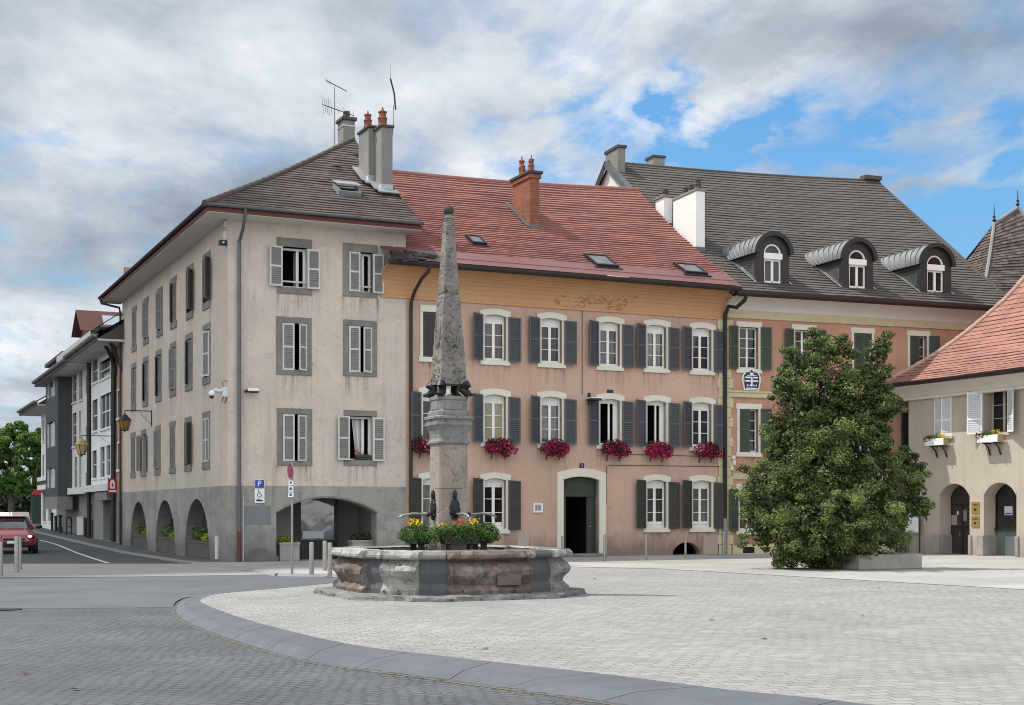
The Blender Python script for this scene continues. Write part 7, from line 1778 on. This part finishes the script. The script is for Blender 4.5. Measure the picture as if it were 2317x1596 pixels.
for w in ws: street_win(h1, fn, *w, M['white'], M['glass'], 2, 1)
mb = MB(); mb.box(-1.0, 8, ya-.0, yb+.2, zt+1.2, zt+1.32); mb.poly([(-1.1, ya, zt+1.3), (-1.1, yb+.2, zt+1.3), (.2, yb+.2, zt+2.2), (.2, ya, zt+2.2)]); mb.build('roof', M['brownmetal'], h1)
for y in (ya+.3, yb-.2):
    mb = MB(); mb.tube([(0.05, y, zt-.6), (-.35, y, zt+.5), (-.85, y, zt+1.2)], .08, 6); mb.tube([(0.0, y, zt+1.1), (-1.0, y, zt+1.2)], .07, 6); mb.build('eave_brace', M['iron'], h1)
y, z = CF.left(267, 1100); 
e = empty('shop_sign', CF.w((-.02, y, z)), ANG, 'red projecting shop sign with a white emblem on the narrow house', 'sign')
mb = MB(); mb.box(-.42, -.05, -.06, .06, -.33, .33); mb.build('panel', M['signred'], e, bevel=.01)
mb = MB(); mb.prism(lambda u, z, d: (u, d, z), [(-.34, -.12), (-.12, -.12), (-.12, .12), (-.18, .27), (-.28, .27), (-.34, .12)], -.068, -.06); mb.box(-.38, -.06, -.068, -.06, -.27, -.2); ep = mb.build('emblem', M['signwhite'], e)
mb = MB(); mb.box(-.27, -.19, -.075, -.069, -.05, .12); mb.build('emblem_mark', M['signred'], ep)
# 2. white house
ya, yb = lpx(261), lpx(205); h2 = box_house('white_house', ya, yb, 0, None, 'white-fronted house with dark shutters, deep eave and red dormer above')
gz = zgl((ya+yb)/2); fn = SFR(.0); zt = zl(235, 770); zled = zl(235, 1097)
ws = []
for (x0, x1, y0, y1) in ((210, 222, 905, 975), (228, 254, 892, 968), (228, 238, 1012, 1080), (242, 251, 1008, 1076), (210, 220, 1020, 1082), (226, 250, 815, 855), (210, 222, 812, 865)):
    a, b = lpx(x1), lpx(x0); xm = (x0+x1)/2; ws.append((a, b, zl(xm, y1), zl(xm, y0)))
mb = MB(); wall(mb, fn, ya, yb, zled, zt, ws, 0, .2); mb.poly([(0, ya, zt-3), (6, ya, zt-3), (6, ya, zt), (0, ya, zt)]); mb.build('wall', M['wall_grey'], h2)
for i, w in enumerate(ws): street_win(h2, fn, *w, M['wall_grey'], M['shut_dark'] if i not in (5, 6) else M['glass'], 3 if i == 1 else 1, 2)
mb = MB(); mb.box(-.35, .6, ya, yb+.2, zled-.32, zled); mb.build('ledge', M['wall_grey2'], h2)
dz = (ya+1.2, ya+4.2, gz, zled-.7); mb = MB(); wall(mb, fn, ya, yb, 0, zled-.32, [dz], .1, .7); mb.poly([fn(dz[0], 0, .7), fn(dz[1], 0, .7), fn(dz[1], zled, .7), fn(dz[0], zled, .7)]); mb.build('shop_wall', M['wall_shop'], h2)
mb = MB(); mb.fbox(fn, dz[0], dz[1], gz, dz[3], .6, .68); sf = mb.build('shop_front', M['glass'], h2); 
mb = MB(); mb.fbox(fn, dz[0]-.3, dz[1]+.3, zled-.75, zled-.35, -.25, .08); mb.build('awning', M['shut_old'], h2)
for y in (lpx(261.5), lpx(206)):
    mb = MB(); mb.tube([(-.10, y, zt-.2), (-.10, y, gz)], .11, 8); mb.build('drainpipe', M['iron'], h2, smooth=True)
y, z = CF.left(262, 1000); lantern(CF, y-.1, z, 1.5, 0, M['amber_lt'], 'pale yellow lantern hanging on the white-fronted street house', 1.15)
# 3. grey house with an anthracite oriel
yc_ = lpx(128); h3 = box_house('grey_house', yb, yc_, 0, None, 'pale grey house with a tall anthracite oriel over a dim ground floor')
zt3 = zl(170, 800); y1, y2 = lpx(163), lpx(134); zl3 = zl(185, 1103); gz = zgl((yb+yc_)/2)
ws = []
for (x0, x1, y0_, y1_) in ((165, 174, 838, 910), (180, 187, 825, 905), (165, 174, 935, 1010), (180, 184, 930, 1010), (170, 175, 1035, 1105), (180, 185, 1028, 1102)):
    a, b = lpx(x1), lpx(x0); xm = (x0+x1)/2; ws.append((a, b, zl(xm, y1_), zl(xm, y0_)))
mb = MB(); wall(mb, fn, yb, yc_, zl3, zt3+.6, ws, .0, .2); mb.build('wall', M['wall_grey2'], h3)
for w in ws: street_win(h3, fn, *w, M['wall_grey2'], M['shut_dark'], 1, 3)
mb = MB(); 
for (x0, y0_, y1_) in ((200, 850, 890), (200, 965, 1000), (200, 1070, 1100)): a = lpx(x0); mb.fbox(fn, a-.25, a+.25, zl(x0, y1_), zl(x0, y0_), -.1, 0)
mb.build('downpipe_box', M['shut_old'], h3)
mb = MB(); mb.box(-.25, .5, yb, y1, zl3-.35, zl3); mb.build('ledge', M['wall_grey2'], h3)
mb = MB(); wall(mb, fn, yb, yc_, 0, zl3-.35, [(yb+1.2, yb+3.4, gz, zl3-.9)], .35, .8); mb.poly([fn(yb, 0, .8), fn(yc_, 0, .8), fn(yc_, zl3, .8), fn(yb, zl3, .8)]); mb.build('shop_wall', M['wall_shop'], h3)
zo = zl(148, 1125); zo2 = zl(148, 838); wi = []
for (y0_, y1_) in ((858, 900), (955, 1012), (1060, 1105)): wi.append((zl(148, y1_), zl(148, y0_)))
fo = SFR(-.75); mb = MB(); wall(mb, fo, y1, y2, zo, zo2, [(y1+1.0, y2-.6, a, b) for a, b in wi], 0, .15)
for yy_ in (y1, y2): mb.poly([(-.75, yy_, zo), (.0, yy_, zo), (.0, yy_, zo2), (-.75, yy_, zo2)])
mb.poly([(-.75, y1, zo), (0, y1, zo), (0, y2, zo), (-.75, y2, zo)]); orl = mb.build('oriel', M['wall_dark'], h3)
mb = MB()
for a, b in wi: mb.poly([fo(y1+1.0, a, .12), fo(y2-.6, a, .12), fo(y2-.6, b, .12), fo(y1+1.0, b, .12)])
mb.build('pane', M['glass'], orl)
mb = MB()
for a, b in wi:
    for yy_ in (y1+1.0, y1+2.2, y2-.66): mb.fbox(fo, yy_, yy_+.07, a, b, .03, .11)
mb.build('window_frame', M['wall_grey'], orl)
mb = MB(); mb.box(-.8, .0, y1-.2, y2+.1, zo-.7, zo-.0); mb.build('oriel_foot', M['wall_shop'], h3)
# long deep eave over the white and grey houses
ze0, ze1 = zl(270, 731), zl(104, 850); yA, yB = lpx(276), lpx(104)
zev = (zt+.25)
def eave(house, y0, y1, z, ov, name='roof'):
    mb = MB(); mb.box(-ov, .2, y0, y1, z-.08, z); mb.build('soffit', M['soffit'], house)
    gutter(house, (-ov-.08, y0, z+.2), (-ov-.08, y1, z+.2), (-1, 0, 0), .13, M['steel_thin'])
    mb = MB(); mb.box(-ov-.03, -ov+.02, y0, y1, z-.1, z+.22); mb.poly([(-ov, y0, z+.22), (-ov, y1, z+.22), (6, y1, z+4.6), (6, y0, z+4.6)]); mb.poly([(-ov, y0, z), (6, y0, z), (6, y0, z+4.6)]); mb.build(name, M['tile_brown'], house)
eave(h2, ya-2.4, yb, CF.left(240, 747, -1.25)[1], 1.15); eave(h3, yb+.01, yc_+.6, CF.left(150, 818, -1.25)[1], 1.15)
# red dormer on the white house
ym = CF.left(197, 720, .7)[0]; yd0, yd1 = ym-1.5, ym+1.5; zrd = CF.left(195, 692, .4)[1]; zd = zrd-2.3
mb = MB(); mb.box(.6, 4, yd0, yd1, zd-1.0, zd+1.05); dm = mb.build('dormer', M['wall_dark'], h2)
mb = MB(); mb.poly([(.1, yd0-.3, zd+1.0), (5, yd0-.3, zd+1.0), (5, ym, zrd), (.1, ym, zrd)]); mb.poly([(.1, yd1+.3, zd+1.0), (5, yd1+.3, zd+1.0), (5, ym, zrd), (.1, ym, zrd)]); mb.poly([(.6, yd0, zd+1.05), (.6, yd1, zd+1.05), (.6, ym, zrd-.05)]); dr_ = mb.build('dormer_roof', mat('red_brown_dormer_tiles', (.16, .075, .06), .85, .15, 3), h2)
mb = MB(); mb.poly([(1.4, yd0+.25, zd+1.42), (3.4, yd0+.25, zd+1.42), (3.4, ym-.5, zrd-.28), (1.4, ym-.5, zrd-.28)]); mb.build('roof_light', M['plastic_lt'], dr_)
# 4. end house with its lower eave
yd_ = lpx(93); h4 = box_house('end_house', yc_, yd_, 0, None, 'lower pale house with dark windows and wide eave at the street\'s far end')
zt4 = zl(110, 938); zl4 = zl(110, 1080); gz = zgl(yd_)-.1; ws = []
for (x0, x1, y0_, y1_) in ((97, 101, 952, 998), (104, 113, 950, 998), (118, 124, 945, 995), (97, 101, 1030, 1078), (105, 120, 1028, 1076), (97, 105, 1100, 1180), (110, 118, 1100, 1180)):
    a, b = lpx(x1), lpx(x0); xm = (x0+x1)/2; ws.append((a, b, zl(xm, y1_), zl(xm, y0_)))
mb = MB(); wall(mb, fn, yc_, yd_, 0, zt4+.3, ws, .0, .2); mb.poly([(0, yd_, 0), (8, yd_, 0), (8, yd_, zt4), (0, yd_, zt4)]); mb.build('wall', M['wall_grey'], h4)
for w in ws: street_win(h4, fn, *w, M['wall_grey'], M['glass'], 1, 1)
mb = MB(); mb.box(-.25, 0, yc_, yd_+.1, zl4-.2, zl4+.05); mb.build('ledge', M['wall_grey'], h4)
zf0, zf1 = zl(108, 1100), zl(108, 1088); mb = MB(); mb.box(-.12, 0, yc_+2, yd_-1, zf0-.4, zf1+.2); fb = mb.build('fascia_board', M['wall_dark'], h4); mb = MB(); mb.box(-.13, -.12, yc_+4, yc_+9, zf0-.2, zf0+.1); mb.build('fascia_plate', M['wall_grey'], fb)
eave(h4, yc_-.5, yd_+1.6, CF.left(100, 902, -1.25)[1], 1.15)
zu = CF.left(115, 846, 1.4)[1]-4.2; mb = MB(); mb.box(1.4, 7, yc_, yd_-1, zt4+.4, zu+4.2); u_ = mb.build('upper_storey', M['wall_dark'], h4)
mb = MB(); 
for t in (.2, .45, .7): yy_ = yc_+(yd_-yc_)*t; mb.poly([(1.39, yy_, zt4+1.7), (1.39, yy_+2, zt4+1.7), (1.39, yy_+2, zt4+3.3), (1.39, yy_, zt4+3.3)])
mb.build('pane', M['wall_grey2'], u_)
mb = MB(); mb.box(.3, 7, yc_, yd_+.8, zu+4.0, zu+4.2); mb.build('upper_roof', M['brownmetal'], h4)
# ================================================================== street furniture along the left pavement
def spost(px, py, top, label, kind='post'):
    y = CF.left(px, py)[0]; 
    D = None
    # stand it on the climbing pavement
    lo, hi = 45., 130.
    for _ in range(40):
        m_ = (lo+hi)/2
        if HY-(zg(m_)-EYE)*FPX/m_ > py: lo = m_
        else: hi = m_
    D = lo; p = Vector(((px-CX)*D/FPX, D, zg(D))); return p, (py-top)*D/FPX
mb = MB(); mb.lathe([(.08, 0), (.08, .86), (.105, .88), (.105, .93), (.06, 1.0)], (0, 0, 0), 10); sp_ = mb.build('street_post', M['iron'], None, smooth=True)
G5 = 'black posts along the street pavement'
pl_ = [(118, 1201, 1160, 'black street post in front of the end house\'s left half'), (126, 1202, 1167, 'black street post at the end house, with another close to its left'), (136, 1207, 1165, 'single black street post below the anthracite oriel'), (193, 1215, 1172, 'black street post before the grey house, left of the white house'), (253, 1224, 1168, 'black street post nearest the corner house')]
for i, (px, py, tp_, l) in enumerate(pl_):
    p, h_ = spost(px, py, tp_, l); o = sp_ if i == 0 else sp_.copy()
    if i: COL.objects.link(o)
    o.location = p; o.scale = (1, 1, h_); tag(o, l, 'street post', G5)
mb = MB(); mb.tube([(-.35, 0, 0), (-.35, 0, .82), (-.3, 0, .92), (-.2, 0, .97), (.2, 0, .97), (.3, 0, .92), (.35, 0, .82), (.35, 0, 0)], .045, 8); mb.tube([(-.35, 0, .45), (.35, 0, .45)], .03, 6); hp_ = mb.build('hoop_barrier', M['iron'], None, smooth=True)
for i, (px, py, tp_, l) in enumerate(((156, 1211, 1170, 'black hoop barrier farther up the street, under the oriel\'s right side'), (215, 1217, 1173, 'black hoop barrier nearer, before the white-fronted house'))):
    p, h_ = spost(px, py, tp_, l); o = hp_ if i == 0 else hp_.copy()
    if i: COL.objects.link(o)
    o.location = p; o.scale = (.9, 1, h_); o.rotation_euler = (0, 0, ANG+R(60)); tag(o, l, 'barrier', 'black hoop barriers on the street pavement')
p, h_ = spost(183, 1211, 1172, ''); mb = MB(); mb.box(-.18, .18, -.15, .15, 0, h_); mb.box(-.2, .2, -.17, .17, h_, h_+.06); o = mb.build('litter_bin', M['cream'], None, bevel=.02); o.location = p; tag(o, 'pale litter bin among the black posts by the grey house', 'bin')
# bicycle leaning by the narrow house
p, h_ = spost(260, 1226, 1172, ''); e = empty('bicycle', p+Vector((.35, .2, 0)), ANG+R(75), 'dark bicycle parked at the end of the street pavement near the corner house', 'bicycle')
for x in (-.5, .5):
    mb = MB(); mb.tube([(x+.33*math.cos(a), 0, .34+.33*math.sin(a)) for a in [2*math.pi*i/20 for i in range(21)]], .022, 6, False)
    for i in range(5): g = math.pi*i/5; mb.tube([(x+.32*math.cos(g), 0, .34+.32*math.sin(g)), (x-.32*math.cos(g), 0, .34-.32*math.sin(g))], .005, 3)
    mb.build('wheel', M['iron'], e)
mb = MB()
for a, b in (((-.5, 0, .34), (-.1, 0, .34)), ((-.1, 0, .34), (-.2, 0, .85)), ((-.5, 0, .34), (-.18, 0, .78)), ((-.1, 0, .34), (.38, 0, .82)), ((-.18, 0, .8), (.36, 0, .86)), ((.5, 0, .34), (.36, 0, .95))): mb.tube([a, b], .02, 6)
mb.build('bike_frame', M['iron'], e)
mb = MB(); mb.box(-.32, -.08, -.06, .06, .86, .91); mb.build('saddle', M['black'], e, bevel=.02); mb = MB(); mb.tube([(.3, -.28, 1.0), (.36, 0, .97), (.3, .28, 1.0)], .016, 6); mb.build('handlebar', M['steel'], e)
# ================================================================== red car facing the square
def red_car():
    D = 55.5; e = empty('red_car', ((26.5-CX)*D/FPX, D, ROAD+zg(D)+.008), R(22), 'red hatchback with lit headlights driving down the street towards the square', 'car')
    paint = mat('red_car_paint', (.30, .014, .022), .3, .05, 3, spec=.6); paint.node_tree.nodes['Principled BSDF'].inputs['Coat Weight'].default_value = .6
    # cross sections along the length (y from nose -2 to tail 2): half width, sill, shoulder, top
    W_ = .88; st = [(-2.02, .62, .30, .55, .60), (-1.95, .76, .24, .62, .70), (-1.75, .84, .22, .70, .80), (-1.2, .87, .22, .80, .92), (-.75, .88, .22, .86, .99), (0, .89, .22, .90, .99), (1.0, .89, .22, .93, .99), (1.7, .86, .24, .93, .98), (2.0, .78, .3, .88, .94)]
    mb = MB(); G = []
    for y, w, zs, zh, zt in st: G.append([Vector(q) for q in ((-w*.9, y, zs), (-w, y, zs+.14), (-w*1.0, y, zh-.12), (-w*.95, y, zh), (-w*.72, y, zt-.02), (-w*.3, y, zt+.01), (w*.3, y, zt+.01), (w*.72, y, zt-.02), (w*.95, y, zh), (w*1.0, y, zh-.12), (w, y, zs+.14), (w*.9, y, zs))])
    for a, b in zip(G, G[1:]):
        for i in range(12): j = (i+1) % 12; mb.poly([a[i], a[j], b[j], b[i]])
    mb.poly(G[0]); mb.poly(G[-1]); o = mb.build('body', paint, e, smooth=True, weld=True)
    s = o.modifiers.new('sub', 'SUBSURF'); s.levels = 1; s.render_levels = 1
    mb = MB(); cab = [(-.78, .74, .98), (-.05, .60, 1.36), (.25, .60, 1.42), (1.1, .59, 1.40), (1.75, .64, 1.06), (1.9, .72, .97)]; G = []
    for y, w, z in cab: G.append([(-w-.10*(1.42-z), y, .95), (-w, y, z-.05), (-w*.86, y, z), (w*.86, y, z), (w, y, z-.05), (w+.10*(1.42-z), y, .95)])
    for k_, (a, b) in enumerate(zip(G, G[1:])):
        for i in range(5): mb.poly([a[i], a[i+1], b[i+1], b[i]])
    mb.poly(G[0]); mb.poly(G[-1]); mb.build('cabin', glassmat('car_glass', (.03, .035, .04), .05, .8), e, smooth=True, weld=True)
    mb = MB(); mb.box(-.52, .52, -.1, 1.25, 1.40, 1.44); mb.build('roof', paint, e, bevel=.02, smooth=False)
    mb = MB()
    for sx in (-1, 1): mb.tube([(sx*.80, -.80, .98), (sx*.60, -.05, 1.385), (sx*.58, .3, 1.43)], .03, 6)
    mb.build('windscreen_pillar', paint, e)
    mb = MB(); mb.box(-.56, .56, -2.035, -1.9, .33, .47); mb.box(-.40, .40, -2.06, -1.95, .52, .60); mb.build('grille', M['black'], e, bevel=.01)
    mb = MB(); mb.box(-.26, .26, -2.075, -2.05, .40, .50); mb.build('number_plate', M['signwhite'], e)
    lm, k, b = start('headlight_glass'); b.inputs['Base Color'].default_value = (.8, .8, .75, 1); b.inputs['Emission Color'].default_value = (1, .93, .8, 1); b.inputs['Emission Strength'].default_value = 1.2; b.inputs['Roughness'].default_value = .15
    for sx in (-1, 1):
        mb = MB(); mb.ball((sx*.60, -1.96, .66), .17, .10, .07, 12, 8); h_ = mb.build('headlight', M['black'], e, smooth=True)
        mb = MB(); mb.ball((sx*.58, -2.03, .665), .09, .05, .045, 10, 8); mb.build('lamp', lm, h_, smooth=True)
        mb = MB(); mb.ball((sx*1.0, -.62, 1.02), .12, .07, .08, 10, 8); mb.tube([(sx*.86, -.6, .96), (sx*.97, -.62, 1.0)], .025, 6); mb.build('wing_mirror', M['black'], e, smooth=True)
        for y in (-1.28, 1.28):
            mb = MB(); mb.lathe([(.2, -.1), (.29, -.11), (.315, -.08), (.315, .08), (.29, .11), (.2, .1)], (0, 0, 0), 20); w_ = mb.build('wheel', M['black'], e); w_.rotation_euler = (0, R(90), 0); w_.location = (sx*.79, y, .315)
            mb = MB(); mb.lathe([(.02, -.112), (.19, -.112), (.2, .0), (.19, .112), (.02, .112)], (0, 0, 0), 12); r_ = mb.build('rim', M['steel'], w_)
    return e
red_car()
# parked cars far down the street
def parked(px, D, m, label, rz, L=4.0):
    e = empty('parked_car', ((px-CX)*D/FPX, D, ROAD+zg(D)), rz, label, 'car', 'cars parked under the street trees')
    mb = MB(); pts = [(-2, .3), (-1.95, .75), (-1.1, .9), (-.5, 1.4), (.9, 1.42), (1.6, 1.0), (2.0, .9), (2.02, .3)]; mb.prism(lambda u, z, d: (u, d, z), pts, -.85, .85); mb.build('body', m, e, bevel=.08)
    mb = MB(); mb.prism(lambda u, z, d: (u, d, z), [(-.95, .95), (-.45, 1.35), (.85, 1.37), (1.4, 1.0)], -.865, .865); mb.build('side_window', M['glass'], e)
    for x in (-1.25, 1.25):
        for y in (-.8, .8): mb = MB(); mb.lathe([(.31, -.09), (.31, .09)], (0, 0, 0), 14); w_ = mb.build('wheel', M['black'], e); w_.rotation_euler = (R(90), 0, 0); w_.location = (x, y, .31)
    return e
parked(8, 138, M['signwhite'], 'white parked car at the far left under the street trees', R(112)); parked(26, 140, M['plastic_lt'], 'pale parked car in the middle of the three under the street trees', R(108)); parked(44, 137, M['steel'], 'silver grey parked car nearest the green kiosk under the street trees', R(115))
# kiosk with a red sign
D = 100; e = empty('kiosk', ((84-CX)*D/FPX, D, zg(D)), R(10), 'dark green kiosk with a red top sign by the end house', 'kiosk')
mb = MB(); mb.box(-.3, .35, -.3, .5, -.1, 2.0); mb.build('cabin', mat('dark_green_kiosk', (.012, .03, .022), .5, .1, 3), e, bevel=.03); mb = MB(); mb.box(-.33, .38, -.33, .53, 2.0, 2.22); mb.box(-.22, .28, -.22, .4, 2.22, 2.4); mb.build('top_sign', M['signred'], e, bevel=.03)
# ================================================================== trees at the end of the street
def street_tree(px, D, blobs, label, seed, n=42000, size=.24):
    random.seed(seed); k_ = D/FPX; o = Vector(((px-CX)*k_, D, zg(D))); e = empty('street_tree', o, 0, label, 'tree', 'leafy trees at the end of the street'); bl = []
    mb = MB()
    for (x, y, rx, ry) in blobs:
        c = ((x-px)*k_, 0, (HY-y)*k_+EYE-o.z, rx*k_, rx*k_, ry*k_)
        for _ in range(26):
            d = Vector((random.gauss(0, 1), random.gauss(0, 1), random.gauss(0, 1))).normalized(); r_ = random.uniform(.5, 1.02); s_ = random.uniform(.22, .42)*c[3]
            bl.append((c[0]+d.x*c[3]*r_, d.y*c[4]*r_, c[2]+d.z*c[5]*r_, s_, s_, s_*.7, 1.0))
    leaves(mb, bl, n, size, tb=(0, 1), shell=.3, up=.6); mb.build('crown', M['leaf_street'], e)
    top = (HY-min(b[1] for b in blobs))*k_
    mb = MB(); mb.tube([(0, 0, 0), (.1, 0, top*.4), (0, .1, top*.8)], [.35, .28, .1], 8)
    for i in range(6): g = i*1.05; mb.tube([(0, 0, top*.3+.3*i), (1.6*math.cos(g), 1.6*math.sin(g), top*.55+.3*i), (2.6*math.cos(g), 2.6*math.sin(g), top*.75+.3*i)], [.14, .09, .03], 6)
    mb.build('trunk', M['bark'], e)
street_tree(24, 140, [(25, 1005, 38, 42), (10, 1060, 40, 50), (42, 980, 26, 30), (-20, 1010, 40, 60), (30, 1100, 35, 30)], 'tall dark leafy tree at the left edge behind the parked cars', 61)
street_tree(75, 132, [(78, 1020, 30, 48), (62, 1075, 34, 46), (88, 1000, 24, 30), (92, 1085, 26, 40), (100, 1040, 22, 50)], 'bright green leafy tree against the end house', 62)
street_tree(-70, 150, [(-70, 1010, 45, 60), (-60, 1080, 50, 45)], 'leafy tree standing farther left behind the parked cars', 63, 9000, .45)
random.seed(3); mb = MB(); leaves(mb, [((x-CX)*160/FPX, 160, zg(160)+1.8+random.random(), 3, 1.5, 2.2, 1) for x in range(-120, 130, 14)], 5000, .5, tb=(0, .2)); tag(mb.build('hedge', M['leaf_box']), 'long dark hedge behind the parked cars at the street\'s end', 'hedge')
